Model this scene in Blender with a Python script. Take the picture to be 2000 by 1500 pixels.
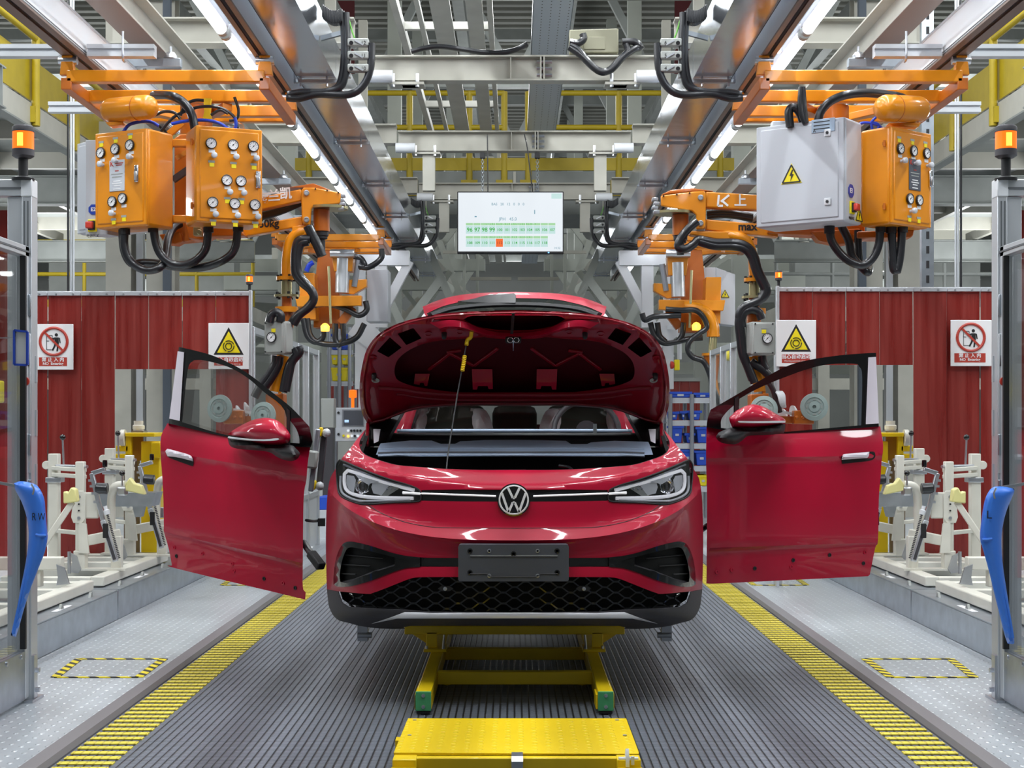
import bpy, bmesh, math, random
from mathutils import Vector, Matrix
from mathutils.geometry import delaunay_2d_cdt
R = math.radians
random.seed(7)
SC = bpy.context.scene
COL = SC.collection
for _o in list(bpy.data.objects): bpy.data.objects.remove(_o)

# ---------------------------------------------------------------- camera, world, lights, exposure
FPX, CX, CY, EYE = 3000.0, 1005.0, 826.0, 1.31
cam = bpy.data.cameras.new('camera'); camo = bpy.data.objects.new('camera', cam); COL.objects.link(camo)
camo.location = (0, 0, EYE); camo.rotation_euler = (R(90), 0, 0)
cam.sensor_width = 36; cam.lens = 36*FPX/2000; cam.shift_x = -(CX-1000)/2000; cam.shift_y = (CY-750)/2000
cam.clip_start = .1; cam.clip_end = 300
SC.camera = camo
W = bpy.data.worlds.new('hall_air'); SC.world = W; W.use_nodes = True
W.node_tree.nodes['Background'].inputs[0].default_value = (.80, .86, .92, 1)
W.node_tree.nodes['Background'].inputs[1].default_value = .32
SC.view_settings.view_transform = 'Standard'; SC.view_settings.look = 'None'
SC.view_settings.gamma = 1; SC.view_settings.use_curve_mapping = False
SC.view_settings.exposure = 0.0
def hall_fill_strip(x, y, z, sx, sy, power, col=(.93, .97, 1)):
    L = bpy.data.lights.new('hall_fill_strip', 'AREA'); L.shape = 'RECTANGLE'; L.size = sx; L.size_y = sy
    L.energy = power; L.color = col
    o = bpy.data.objects.new('hall_fill_strip', L); COL.objects.link(o); o.location = (x, y, z); return o  # unseen strip light, added to light the floor and car from above
for _y in (5.6, 9.6, 13.8):
    for _x in (-4.6, -2.3, -.8, .8, 2.3, 4.6):
        hall_fill_strip(_x, _y, 6.5, .07, 3.6, 100)
def hall_fill(x, y, z, power, col=(.95, .98, 1)):
    L = bpy.data.lights.new('hall_fill_light', 'POINT'); L.shadow_soft_size = .5; L.energy = power; L.color = col
    o = bpy.data.objects.new('hall_fill_light', L); COL.objects.link(o); o.location = (x, y, z)  # unseen point light, added to brighten ceiling and background
for _y in (5, 12, 18, 25, 33, 42, 52):
    for _x in (-12.5, -7, 7, 12.5): hall_fill(_x, _y, 6.7, 300)
for _y in (17.5, 24.5, 32):
    for _x in (-7.5, 7.5): hall_fill(_x, _y, 3.6, 190)  # unseen, added to brighten below the galleries and behind the curtains
for _y in (19, 24.5, 30, 36, 44, 54): hall_fill(0, _y, 6.6, 120)

# ---------------------------------------------------------------- materials
def lin(h):
    h = h.lstrip('#'); c = [int(h[i:i+2], 16)/255 for i in (0, 2, 4)]
    return tuple(x/12.92 if x <= .04045 else ((x+.055)/1.055)**2.4 for x in c) + (1,)
MATS = {}
def mat(name, col, rough=.5, metal=0., coat=0., emit=0., spec=.5, grain=0., gscale=60., bump=0.):
    m = bpy.data.materials.new(name); m.use_nodes = True; nt = m.node_tree; b = nt.nodes['Principled BSDF']
    c = lin(col) if isinstance(col, str) else tuple(col)+(1,)
    b.inputs['Base Color'].default_value = c; b.inputs['Roughness'].default_value = rough
    b.inputs['Metallic'].default_value = metal; b.inputs['Coat Weight'].default_value = coat
    b.inputs['Coat Roughness'].default_value = .04; b.inputs['Specular IOR Level'].default_value = spec
    if emit: b.inputs['Emission Color'].default_value = c; b.inputs['Emission Strength'].default_value = emit
    if grain or bump:
        tc = nt.nodes.new('ShaderNodeTexCoord'); n = nt.nodes.new('ShaderNodeTexNoise'); n.inputs['Scale'].default_value = gscale
        nt.links.new(tc.outputs['Object'], n.inputs['Vector'])
        if grain:
            hs = nt.nodes.new('ShaderNodeHueSaturation'); hs.inputs['Color'].default_value = c
            mr = nt.nodes.new('ShaderNodeMapRange'); mr.inputs['From Min'].default_value = .3; mr.inputs['From Max'].default_value = .7
            mr.inputs['To Min'].default_value = 1-grain; mr.inputs['To Max'].default_value = 1+grain
            nt.links.new(n.outputs['Fac'], mr.inputs['Value']); nt.links.new(mr.outputs[0], hs.inputs['Value'])
            nt.links.new(hs.outputs[0], b.inputs['Base Color'])
        if bump:
            bp = nt.nodes.new('ShaderNodeBump'); bp.inputs['Strength'].default_value = bump; bp.inputs['Distance'].default_value = .01
            nt.links.new(n.outputs['Fac'], bp.inputs['Height']); nt.links.new(bp.outputs[0], b.inputs['Normal'])
    MATS[name] = m; return m
def screen_mat(name, col, e):
    m = mat(name, col, .35, emit=e); m.node_tree.nodes['Principled BSDF'].inputs['Base Color'].default_value = (.01, .01, .01, 1); return m
def glass(name, col=(1, 1, 1), gloss=.12, tint=1.0, rough=.02, edge=.6):
    m = bpy.data.materials.new(name); m.use_nodes = True; nt = m.node_tree; nt.nodes.clear()
    out = nt.nodes.new('ShaderNodeOutputMaterial'); mx = nt.nodes.new('ShaderNodeMixShader')
    t = nt.nodes.new('ShaderNodeBsdfTransparent'); t.inputs[0].default_value = tuple(x*tint for x in col)+(1,)
    g = nt.nodes.new('ShaderNodeBsdfGlossy'); g.inputs['Roughness'].default_value = rough
    lw = nt.nodes.new('ShaderNodeLayerWeight'); lw.inputs[0].default_value = .35
    ma = nt.nodes.new('ShaderNodeMath'); ma.operation = 'MULTIPLY_ADD'; ma.inputs[1].default_value = edge; ma.inputs[2].default_value = gloss
    ma.use_clamp = True
    nt.links.new(lw.outputs['Fresnel'], ma.inputs[0]); nt.links.new(ma.outputs[0], mx.inputs[0])
    nt.links.new(t.outputs[0], mx.inputs[1]); nt.links.new(g.outputs[0], mx.inputs[2]); nt.links.new(mx.outputs[0], out.inputs[0])
    MATS[name] = m; return m
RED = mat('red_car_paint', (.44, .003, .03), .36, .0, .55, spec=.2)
REDIN = mat('red_paint_shaded', (.25, .002, .012), .34, .0, .5, spec=.25)  # body paint darkened: shade under the bonnet put into the colour
REDPAN = mat('red_pan_shade', (.06, .002, .005), .5, spec=.2)  # same paint darker still, the pan cavity's shade is in the colour
BLACKG = mat('gloss_black', (.006, .006, .007), .12, 0, .5)
BLACKM = mat('matt_black_plastic', (.012, .012, .014), .5)
DARK = mat('dark_cavity', (.004, .004, .004), .8)
CLAD = mat('charcoal_cladding', '#3d3b40', .55, bump=.08, gscale=600)
PLATE = mat('slate_plastic', '#4c4f58', .5, bump=.05, gscale=500)
CHROME = mat('chrome', '#e6e6ea', .12, 1)
SILVER = mat('silver_trim', '#e4e4ea', .32, .35)
WHITEFILM = mat('white_film', '#ece6f0', .35)
WHITELED = mat('white_light_guide', '#f6f7fb', .25, 0, .3, emit=.35)
GREYHL = mat('lamp_reflector', '#a3a7b0', .3, .6)
COWL = mat('blue_grey_cowl', '#9fb0c8', .4)
ORANGE = mat('orange_enamel', '#dd890e', .32, 0, .35, grain=.06, gscale=5)
ORANGED = mat('deep_orange_enamel', '#ba620c', .38, 0, .25, grain=.06, gscale=6)
YELLOW = mat('yellow_enamel', '#f2cf0d', .4, 0, .2, grain=.05, gscale=7)
YELLOWR = mat('yellow_railing', '#a9930c', .5, grain=.06, gscale=5)
GREEN = mat('green_end_plate', '#4fa56c', .5)
GALV = mat('galvanised_steel', '#aab2bb', .30, .85, grain=.12, gscale=9)
ZINC = mat('zinc_bolt', '#c9ccd2', .28, .9)
DUCT = mat('mirror_sheet_steel', '#c9d0da', .17, 1, bump=.10, gscale=7)
ALU = mat('anodised_aluminium', '#cdd1d6', .38, .55)
ALUD = mat('aluminium_slot', '#6f7377', .5, .5)
STEELW = mat('white_structural_steel', '#aaa89e', .5, grain=.06, gscale=4)
STEELG = mat('grey_structural_steel', '#7f8380', .55, grain=.1, gscale=3)
STEELD = mat('dark_structural_steel', '#6f726f', .6, grain=.1, gscale=3)
CREAM = mat('cream_enamel', '#dedcd0', .42, 0, .15, grain=.04, gscale=8)
WHITEP = mat('white_enamel', '#dfe2e6', .4)
BROWN = mat('bronze_flange', '#7c675c', .45, .3)
GREYBOX = mat('pale_grey_cabinet', '#c3c7ce', .42)
GREYBOX2 = mat('warm_grey_box', '#9da09c', .45)
RUBBER = mat('black_hose', (.012, .013, .016), .34, 0, .3)
BLUEH = mat('blue_hose', '#1c3fc0', .35)
BLUEP = mat('blue_plastic', '#3f7fe8', .3, 0, .3)
BLUEB = mat('blue_bin', '#1f4fc4', .5)
REDP = mat('red_plastic', '#c43a2c', .4)
PVC = mat('red_pvc_strip', (.235, .020, .014), .38, 0, .12, grain=.16, gscale=3)
def streaks(m):
    nt = m.node_tree; b = nt.nodes['Principled BSDF']; N = nt.nodes.new; L = nt.links.new
    tc = N('ShaderNodeTexCoord'); mp = N('ShaderNodeMapping'); mp.inputs['Scale'].default_value = (16, 16, .7); no = N('ShaderNodeTexNoise'); no.inputs['Scale'].default_value = 1; no.inputs['Detail'].default_value = 5
    L(tc.outputs['Object'], mp.inputs['Vector']); L(mp.outputs[0], no.inputs['Vector'])
    cr = N('ShaderNodeValToRGB'); cr.color_ramp.elements[0].position = .3; cr.color_ramp.elements[0].color = (.19, .013, .011, 1); cr.color_ramp.elements[1].position = .72; cr.color_ramp.elements[1].color = (.27, .026, .017, 1)
    L(no.outputs['Fac'], cr.inputs[0]); L(cr.outputs[0], b.inputs['Base Color'])
    mr = N('ShaderNodeMapRange'); mr.inputs['From Min'].default_value = .35; mr.inputs['From Max'].default_value = .65; mr.inputs['To Min'].default_value = .2; mr.inputs['To Max'].default_value = .5; L(no.outputs['Fac'], mr.inputs['Value']); L(mr.outputs[0], b.inputs['Roughness'])
    bp = N('ShaderNodeBump'); bp.inputs['Strength'].default_value = .025; bp.inputs['Distance'].default_value = .02; L(no.outputs['Fac'], bp.inputs['Height']); L(bp.outputs[0], b.inputs['Normal'])
streaks(PVC)
SIGNW = mat('sign_white', '#e9e9ea', .5)
SIGNR = mat('sign_red', '#b23a2c', .5)
SIGNY = mat('sign_yellow', '#f0dc14', .5)
INK = mat('sign_black', (.01, .01, .012), .5)
BLUES = mat('sign_blue', '#1b3fa6', .45)
PADY = mat('pale_yellow_pad', '#e2dc96', .45)
CUP = mat('grey_suction_rubber', '#8fa09d', .6)
BRASS = mat('pale_brass', '#b4ad83', .3, .8)
SEAT = mat('dark_seat_cloth', '#34382f', .8)
WRAP = mat('white_plastic_wrap', '#cfd3d6', .35, bump=.7, gscale=22)
AMBER = mat('amber_lamp', '#ff6a12', .3, emit=1.1)
AMBERC = mat('amber_lamp_core', '#ffc044', .3, emit=2.2)
TUBE = mat('led_tube', '#f1f6ff', .4, emit=13.0)
GLASS = glass('clear_glass', (.985, .99, .985), .015, 1, .02, .3)
GLASSD = glass('tinted_glass', (.80, .86, .82), .04, .45, .02, .25)
LENS = glass('lamp_lens', (.97, .97, 1), .04)
ROOF = mat('roof_sheet', '#75766f', .7)
WALLM = mat('far_wall_panel', '#8d908d', .8, grain=.1, gscale=.6)

# ---------------------------------------------------------------- geometry helpers
def D(px, py, y): return Vector(((px-CX)/FPX*y, y, EYE+(CY-py)/FPX*y))
OFF = {}
def woff(o): return OFF.get(o.name, Vector((0, 0, 0))) if o is not None else Vector((0, 0, 0))
def tag(o, label=None, cat=None, group=None, kind=None):
    if label: o['label'] = label
    if cat: o['category'] = cat
    if group: o['group'] = group
    if kind: o['kind'] = kind
    return o
def thing(name, label, cat, loc, group=None):
    o = bpy.data.objects.new(name, None); COL.objects.link(o); o.location = loc; o.empty_display_size = .1
    OFF[o.name] = Vector(loc); return tag(o, label, cat, group)
def link(name, me, parent=None, M=None):
    o = bpy.data.objects.new(name, me); COL.objects.link(o)
    if parent is not None: o.parent = parent
    if M is not None:
        o.matrix_local = Matrix.Translation(-woff(parent)) @ M; OFF[o.name] = M.translation.copy()
    else: OFF[o.name] = woff(parent).copy()
    return o
def catmull(pts, n=6, closed=False, corner=48):
    """round a polyline, keeping corners sharper than CORNER degrees"""
    P = [Vector(p) for p in pts]; N = len(P); out = []
    def sharp(i):
        if not closed and i in (0, N-1): return True
        a = P[i]-P[i-1]; b = P[(i+1) % N]-P[i]
        if a.length < 1e-9 or b.length < 1e-9: return True
        return a.angle(b) > R(corner)
    S = [sharp(i) for i in range(N)]
    for i in range(N if closed else N-1):
        p1, p2 = P[i], P[(i+1) % N]
        p0 = 2*p1-p2 if S[i] else P[i-1]
        p3 = 2*p2-p1 if S[(i+1) % N] else P[(i+2) % N]
        for k in range(n):
            t = k/n
            out.append(.5*((2*p1)+(p2-p0)*t+(2*p0-5*p1+4*p2-p3)*t*t+(3*p1-p0-3*p2+p3)*t**3))
    if not closed: out.append(P[-1])
    return out
class MB:
    def __init__(s, M=None): s.v = []; s.f = []; s.M = M
    def add(s, vs, fs):
        n = len(s.v); s.v += [(s.M @ Vector(v)) if s.M else Vector(v) for v in vs]; s.f += [tuple(n+i for i in f) for f in fs]; return s
    def box(s, c, d, rot=None):
        x, y, z = d[0]/2, d[1]/2, d[2]/2; c = Vector(c)
        vs = [Vector(p) for p in ((-x,-y,-z),(x,-y,-z),(x,y,-z),(-x,y,-z),(-x,-y,z),(x,-y,z),(x,y,z),(-x,y,z))]
        if rot: vs = [rot @ v for v in vs]
        return s.add([c+v for v in vs], [(3,2,1,0),(4,5,6,7),(0,1,5,4),(1,2,6,5),(2,3,7,6),(3,0,4,7)])
    def lohi(s, lo, hi): lo, hi = Vector(lo), Vector(hi); return s.box((lo+hi)/2, hi-lo)
    def bar(s, a, b, w, h, up=(0,0,1)):
        a, b = Vector(a), Vector(b); d = (b-a).normalized(); u = Vector(up)
        if abs(d.dot(u)) > .97: u = Vector((0,1,0)) if abs(d.y) < .9 else Vector((1,0,0))
        x = d.cross(u).normalized(); u = x.cross(d).normalized(); x *= w/2; u *= h/2
        return s.add([a-x-u, a+x-u, a+x+u, a-x+u, b-x-u, b+x-u, b+x+u, b-x+u],
                     [(0,1,2,3),(7,6,5,4),(0,4,5,1),(1,5,6,2),(2,6,7,3),(3,7,4,0)])
    def cyl(s, a, b, r, r2=None, n=14):
        a, b = Vector(a), Vector(b); d = (b-a).normalized(); u = Vector((0,0,1)) if abs(d.z) < .9 else Vector((1,0,0))
        x = d.cross(u).normalized(); y = d.cross(x); r2 = r if r2 is None else r2; vs = []
        for q, rr in ((a, r), (b, r2)):
            vs += [q+(x*math.cos(2*math.pi*k/n)+y*math.sin(2*math.pi*k/n))*rr for k in range(n)]
        return s.add(vs, [(k, (k+1) % n, n+(k+1) % n, n+k) for k in range(n)]+[tuple(range(n))[::-1], tuple(range(n, 2*n))])
    def tube(s, pts, r, n=8, sub=5):
        P = catmull(pts, sub, corner=100) if sub else [Vector(p) for p in pts]
        x = None; vs = []
        for i, p in enumerate(P):
            t = (P[min(i+1, len(P)-1)]-P[max(i-1, 0)]).normalized()
            if x is None: x = t.cross(Vector((0,0,1)) if abs(t.z) < .9 else Vector((1,0,0))).normalized()
            x = (x-t*x.dot(t)).normalized(); y = t.cross(x)
            vs += [p+(x*math.cos(2*math.pi*k/n)+y*math.sin(2*math.pi*k/n))*r for k in range(n)]
        m = len(P)
        fs = [(i*n+k, i*n+(k+1) % n, (i+1)*n+(k+1) % n, (i+1)*n+k) for i in range(m-1) for k in range(n)]
        return s.add(vs, fs+[tuple(range(n))[::-1], tuple(range((m-1)*n, m*n))])
    def ext(s, poly, vec):
        n = len(poly); vec = Vector(vec); P = [Vector(p) for p in poly]
        return s.add(P+[p+vec for p in P], [tuple(range(n)), tuple(range(n, 2*n))[::-1]]+[(k, n+k, n+(k+1) % n, (k+1) % n) for k in range(n)])
    def lathe(s, prof, o, ax, n=20):
        """prof: (radius, along) pairs"""
        o, ax = Vector(o), Vector(ax).normalized(); u = Vector((0,0,1)) if abs(ax.z) < .9 else Vector((1,0,0))
        x = ax.cross(u).normalized(); y = ax.cross(x); vs = []
        for r, h in prof: vs += [o+ax*h+(x*math.cos(2*math.pi*k/n)+y*math.sin(2*math.pi*k/n))*max(r, 1e-4) for k in range(n)]
        m = len(prof)
        return s.add(vs, [(i*n+k, i*n+(k+1) % n, (i+1)*n+(k+1) % n, (i+1)*n+k) for i in range(m-1) for k in range(n)]+[tuple(range(n))[::-1], tuple(range((m-1)*n, m*n))])
    def ball(s, c, r, n=12, sc=(1,1,1)):
        m = n//2; vs = []; c = Vector(c)
        for i in range(m+1):
            th = math.pi*i/m
            for k in range(n):
                ph = 2*math.pi*k/n; vs.append(c+Vector((r*sc[0]*math.sin(th)*math.cos(ph), r*sc[1]*math.sin(th)*math.sin(ph), r*sc[2]*math.cos(th))))
        return s.add(vs, [(i*n+k, i*n+(k+1) % n, (i+1)*n+(k+1) % n, (i+1)*n+k) for i in range(m) for k in range(n)])
    def loft(s, A, B):
        n = len(A); return s.add(list(A)+list(B), [(k, k+1, n+k+1, n+k) for k in range(n-1)])
    def hbeam(s, a, b, w, h, t=.014, up=(0,0,1)):
        """H section between two points"""
        a, b = Vector(a), Vector(b); d = (b-a).normalized(); u = Vector(up); x = d.cross(u).normalized(); u = x.cross(d)
        for k in (-1, 1): s.bar(a+u*k*(h-t)/2, b+u*k*(h-t)/2, w, t, up)
        return s.bar(a, b, t, h-2*t, up)
    def mesh(s, name, m, smooth=47, fix=True):
        me = bpy.data.meshes.new(name); me.from_pydata([tuple(v) for v in s.v], [], s.f)
        if fix:
            bm = bmesh.new(); bm.from_mesh(me); bmesh.ops.recalc_face_normals(bm, faces=bm.faces); bm.to_mesh(me); bm.free()
        for q in (m if isinstance(m, (list, tuple)) else [m]): me.materials.append(q)
        if smooth: me.shade_smooth(); me.set_sharp_from_angle(angle=R(smooth))
        return me
    def build(s, name, m, parent=None, bev=0, smooth=47, fix=True, kind=None, label=None):
        off = woff(parent)
        if off.length: s.v = [v-off for v in s.v]
        o = link(name, s.mesh(name, m, smooth, fix), parent)
        if bev:
            b = o.modifiers.new('bevel', 'BEVEL'); b.width = bev; b.segments = 2; b.limit_method = 'ANGLE'; b.angle_limit = R(40)
        if kind: o['kind'] = kind
        if label: o['label'] = label
        return o
def true_normals(o, mb, at, e=.06):
    """shade the front faces with the surface's own normals, so reflections run smooth and creases stay crisp"""
    me = o.data; V, T = mb.uv; N = []
    for p in me.polygons:
        for li in p.loop_indices:
            vi = me.loops[li].vertex_index
            if p.index >= len(T): N.append(p.normal[:]); continue
            cx = sum(V[i][0] for i in T[p.index])/3; cy = sum(V[i][1] for i in T[p.index])/3
            x, y = V[vi][0]*.86+cx*.14, V[vi][1]*.86+cy*.14
            n = (at(x+e, y)-at(x-e, y)).cross(at(x, y+e)-at(x, y-e))
            if n.length < 1e-12: N.append(p.normal[:]); continue
            n.normalize(); N.append((n if n.dot(p.normal) > 0 else -n)[:])
    me.normals_split_custom_set(N)
    return o
def shell(outline, at, t, holes=(), step=14, lines=()):
    """a sheet T thick, its rear face pushed away from the viewer"""
    return slab(outline, at, lambda x, y: at(x, y, -t), holes, step, lines)
def solid(o, t, offset=-1):
    m = o.modifiers.new('solid', 'SOLIDIFY'); m.thickness = t; m.offset = offset; return o
def pip(p, poly):
    x, y = p; c = False; n = len(poly); j = n-1
    for i in range(n):
        xi, yi = poly[i]; xj, yj = poly[j]
        if (yi > y) != (yj > y) and x < (xj-xi)*(y-yi)/(yj-yi)+xi: c = not c
        j = i
    return c
def dist(p, polys):
    best = 1e9; x, y = p
    for poly in polys:
        n = len(poly)
        for i in range(n):
            ax, ay = poly[i]; bx, by = poly[(i+1) % n]; dx, dy = bx-ax, by-ay; L = dx*dx+dy*dy
            t = 0 if L == 0 else max(0, min(1, ((x-ax)*dx+(y-ay)*dy)/L)); d = (x-ax-t*dx)**2+(y-ay-t*dy)**2
            if d < best: best = d
    return math.sqrt(best)
def r2(pts, n=4, closed=True, corner=40):
    """rounded 2-D outline"""
    return [(p.x, p.y) for p in catmull([(a, b, 0) for a, b in pts], n, closed, corner)]
def cdt(outline, holes=(), step=14, lines=(), aspect=1.0):
    """triangulate an outline with holes: (2-D points, triangles); LINES are polylines kept as edges"""
    pts, edges = [], []
    for poly in [outline]+list(holes):
        b = len(pts); n = len(poly); pts += [Vector(p) for p in poly]; edges += [(b+i, b+(i+1) % n) for i in range(n)]
    for ln in lines:
        b = len(pts); pts += [Vector(p) for p in ln]; edges += [(b+i, b+i+1) for i in range(len(ln)-1)]
    xs = [p[0] for p in outline]; ys = [p[1] for p in outline]
    if step:
        sy = step*aspect; y = min(ys)+sy/2; k = 0
        near = [outline]+list(holes)+[list(l)+list(l)[::-1] for l in lines]
        while y < max(ys):
            x = min(xs)+step*(.25 if k % 2 else .75)
            while x < max(xs):
                if pip((x, y), outline) and not any(pip((x, y), h) for h in holes) and dist((x, y), near) > step*.35:
                    pts.append(Vector((x, y)))
                x += step
            y += sy; k += 1
    V, E, F, *_ = delaunay_2d_cdt(pts, edges, [], 0, 1e-5)
    V = [(v.x, v.y) for v in V]; T = []
    for f in F:
        c = (sum(V[i][0] for i in f)/3, sum(V[i][1] for i in f)/3)
        if pip(c, outline) and not any(pip(c, h) for h in holes): T.append(tuple(f))
    return V, T
def sheet(outline, at, holes=(), step=14, lines=(), aspect=1.0):
    V, T = cdt(outline, holes, step, lines, aspect); mb = MB(); mb.add([at(x, y) for x, y in V], T); return mb
def slab(outline, at, back, holes=(), step=14, lines=()):
    """a closed plate: front AT, rear BACK, and the walls between"""
    V, T = cdt(outline, holes, step, lines); n = len(V); mb = MB()
    cnt = {}
    for t in T:
        for k in range(3):
            e = (t[k], t[(k+1) % 3]); cnt[tuple(sorted(e))] = cnt.get(tuple(sorted(e)), 0)+1
    W_ = [e for e, c in cnt.items() if c == 1]
    mb.uv = (V, T)
    mb.add([at(x, y) for x, y in V]+[back(x, y) for x, y in V], list(T)+[tuple(n+i for i in t[::-1]) for t in T]+[(a, b, n+b, n+a) for a, b in W_])
    return mb
def puff(outline, at, T, step=6, back=.5, p=.5):
    """a rounded closed body: swells towards the viewer by T in the middle; AT(x, y, r)"""
    V, Tr = cdt(outline, (), step); n = len(V); ds = [dist(v, [outline]) for v in V]; dm = max(ds); mb = MB()
    h = [(1-(1-min(1, d/dm))**2)**p for d in ds]
    mb.add([at(x, y, T*q) for (x, y), q in zip(V, h)]+[at(x, y, -T*back*q) for (x, y), q in zip(V, h)], list(Tr)+[tuple(n+i for i in t[::-1]) for t in Tr])
    return mb
def flat(y): return lambda px, py, r=0: D(px, py, y-r)
def mir(pts, c=1004.5): return [(2*c-x, y) for x, y in pts]
def text(name, s, size, c, m, parent, right=(1,0,0), up=(0,0,1), th=.0008, align='CENTER', bold=0.0, sx=1.0):
    cu = bpy.data.curves.new(name, 'FONT'); cu.body = s; cu.size = size; cu.align_x = align; cu.align_y = 'CENTER'; cu.extrude = th; cu.offset = bold
    cu.resolution_u = 3
    cu.materials.append(m); r = Vector(right).normalized(); u = Vector(up).normalized(); nrm = r.cross(u)
    M = Matrix(((r.x*sx, u.x, nrm.x, 0), (r.y*sx, u.y, nrm.y, 0), (r.z*sx, u.z, nrm.z, 0), (0, 0, 0, 1)))
    tmp = bpy.data.objects.new('text_source', cu); me = bpy.data.meshes.new_from_object(tmp); me.name = name
    bpy.data.objects.remove(tmp); bpy.data.curves.remove(cu)
    return link(name, me, parent, Matrix.Translation(Vector(c)) @ M)
# ---------------------------------------------------------------- setting: floors, ceiling, walls
def nodes_mat(m): nt = m.node_tree; return nt, nt.nodes['Principled BSDF'], nt.nodes.new, nt.links.new
def relief_mat(name, col, col2, px, py, rough, metal, kind, strength=.6, dist_=.006):
    """repeating fine relief on a PX by PY grid: 'belt' links or 'stud' plate"""
    m = mat(name, col, rough, metal); nt, b, N, L = nodes_mat(m)
    tc = N('ShaderNodeTexCoord'); sp = N('ShaderNodeSeparateXYZ'); L(tc.outputs['Object'], sp.inputs[0])
    def M_(op, a, c=None, d=None):
        n = N('ShaderNodeMath'); n.operation = op
        for i, q in enumerate((a, c, d)):
            if q is None: continue
            if isinstance(q, (int, float)): n.inputs[i].default_value = q
            else: L(q, n.inputs[i])
        return n.outputs[0]
    sx = M_('MULTIPLY', sp.outputs['X'], 1/px); sy = M_('MULTIPLY', sp.outputs['Y'], 1/py)
    row = M_('FLOOR', sx)
    if kind == 'stud': sy = M_('ADD', sy, M_('MULTIPLY', row, .5))
    fx = M_('ABSOLUTE', M_('SUBTRACT', M_('FRACT', sx), .5)); fy = M_('ABSOLUTE', M_('SUBTRACT', M_('FRACT', sy), .5))
    if kind == 'belt':
        rx = N('ShaderNodeMapRange'); rx.interpolation_type = 'SMOOTHSTEP'; rx.inputs['From Min'].default_value = .5; rx.inputs['From Max'].default_value = .32; L(fx, rx.inputs['Value'])
        ry = N('ShaderNodeMapRange'); ry.interpolation_type = 'SMOOTHSTEP'; ry.inputs['From Min'].default_value = .5; ry.inputs['From Max'].default_value = .25; L(fy, ry.inputs['Value'])
        hgt = M_('MULTIPLY', rx.outputs[0], M_('MULTIPLY_ADD', ry.outputs[0], .8, .2))
    else:
        d2 = M_('ADD', M_('POWER', M_('MULTIPLY', fx, 1.0), 2), M_('POWER', M_('MULTIPLY', fy, 1.0), 2))
        rx = N('ShaderNodeMapRange'); rx.interpolation_type = 'SMOOTHSTEP'; rx.inputs['From Min'].default_value = .055; rx.inputs['From Max'].default_value = .005; L(d2, rx.inputs['Value'])
        hgt = rx.outputs[0]
    bp = N('ShaderNodeBump'); bp.inputs['Strength'].default_value = strength; bp.inputs['Distance'].default_value = dist_
    L(hgt, bp.inputs['Height']); L(bp.outputs[0], b.inputs['Normal'])
    mx = N('ShaderNodeMix'); mx.data_type = 'RGBA'; mx.inputs['A'].default_value = lin(col2); mx.inputs['B'].default_value = lin(col); L(hgt, mx.inputs['Factor'])
    no = N('ShaderNodeTexNoise'); no.inputs['Scale'].default_value = .9; no.inputs['Detail'].default_value = 4; L(tc.outputs['Object'], no.inputs['Vector'])
    mr = N('ShaderNodeMapRange'); mr.inputs['To Min'].default_value = .82; mr.inputs['To Max'].default_value = 1.18; L(no.outputs['Fac'], mr.inputs['Value'])
    hs = N('ShaderNodeHueSaturation'); L(mx.outputs['Result'], hs.inputs['Color']); L(mr.outputs[0], hs.inputs['Value']); L(hs.outputs[0], b.inputs['Base Color'])
    mr2 = N('ShaderNodeMapRange'); mr2.inputs['To Min'].default_value = rough*.75; mr2.inputs['To Max'].default_value = rough*1.25; L(no.outputs['Fac'], mr2.inputs['Value']); L(mr2.outputs[0], b.inputs['Roughness'])
    return m
BELT = relief_mat('belt_links', '#6f7580', '#1a1c20', .033, .0254, .38, .2, 'belt', .9, .008)
BELTY = relief_mat('belt_links_yellow', '#e8d544', '#c5b23a', .033, .0254, .45, .0, 'belt', .7, .006)
STUD = relief_mat('studded_steel_plate', '#d6dbdf', '#bcc2c7', .052, .085, .33, .35, 'stud', .9, .006)
PLATEY = relief_mat('yellow_tread_plate', '#f7d70e', '#efcc0a', .05, .05, .38, .0, 'stud', .6, .006)
TAPE = mat('hazard_tape', '#e3cf1f', .5)
def hazard(m):
    nt, b, N, L = nodes_mat(m); tc = N('ShaderNodeTexCoord'); sp = N('ShaderNodeSeparateXYZ'); L(tc.outputs['Object'], sp.inputs[0])
    a = N('ShaderNodeMath'); a.operation = 'ADD'; L(sp.outputs['X'], a.inputs[0]); L(sp.outputs['Y'], a.inputs[1])
    c = N('ShaderNodeMath'); c.operation = 'MULTIPLY'; c.inputs[1].default_value = 9.5; L(a.outputs[0], c.inputs[0])
    d = N('ShaderNodeMath'); d.operation = 'FRACT'; L(c.outputs[0], d.inputs[0])
    e = N('ShaderNodeMath'); e.operation = 'GREATER_THAN'; e.inputs[1].default_value = .55; L(d.outputs[0], e.inputs[0])
    mx = N('ShaderNodeMix'); mx.data_type = 'RGBA'; mx.inputs['A'].default_value = lin('#e3cf1f'); mx.inputs['B'].default_value = lin('#2a2a26')
    L(e.outputs[0], mx.inputs['Factor']); L(mx.outputs['Result'], b.inputs['Base Color'])
hazard(TAPE)
def struct(mb, name, m, parent=None, **k):
    o = mb.build(name, m, parent, **k); o['kind'] = 'structure'; return o
struct(MB().lohi((-30, -8, -.30), (30, 75, -.12)), 'floor', mat('hall_floor', '#8b9094', .35, grain=.08, gscale=.8))
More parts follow.
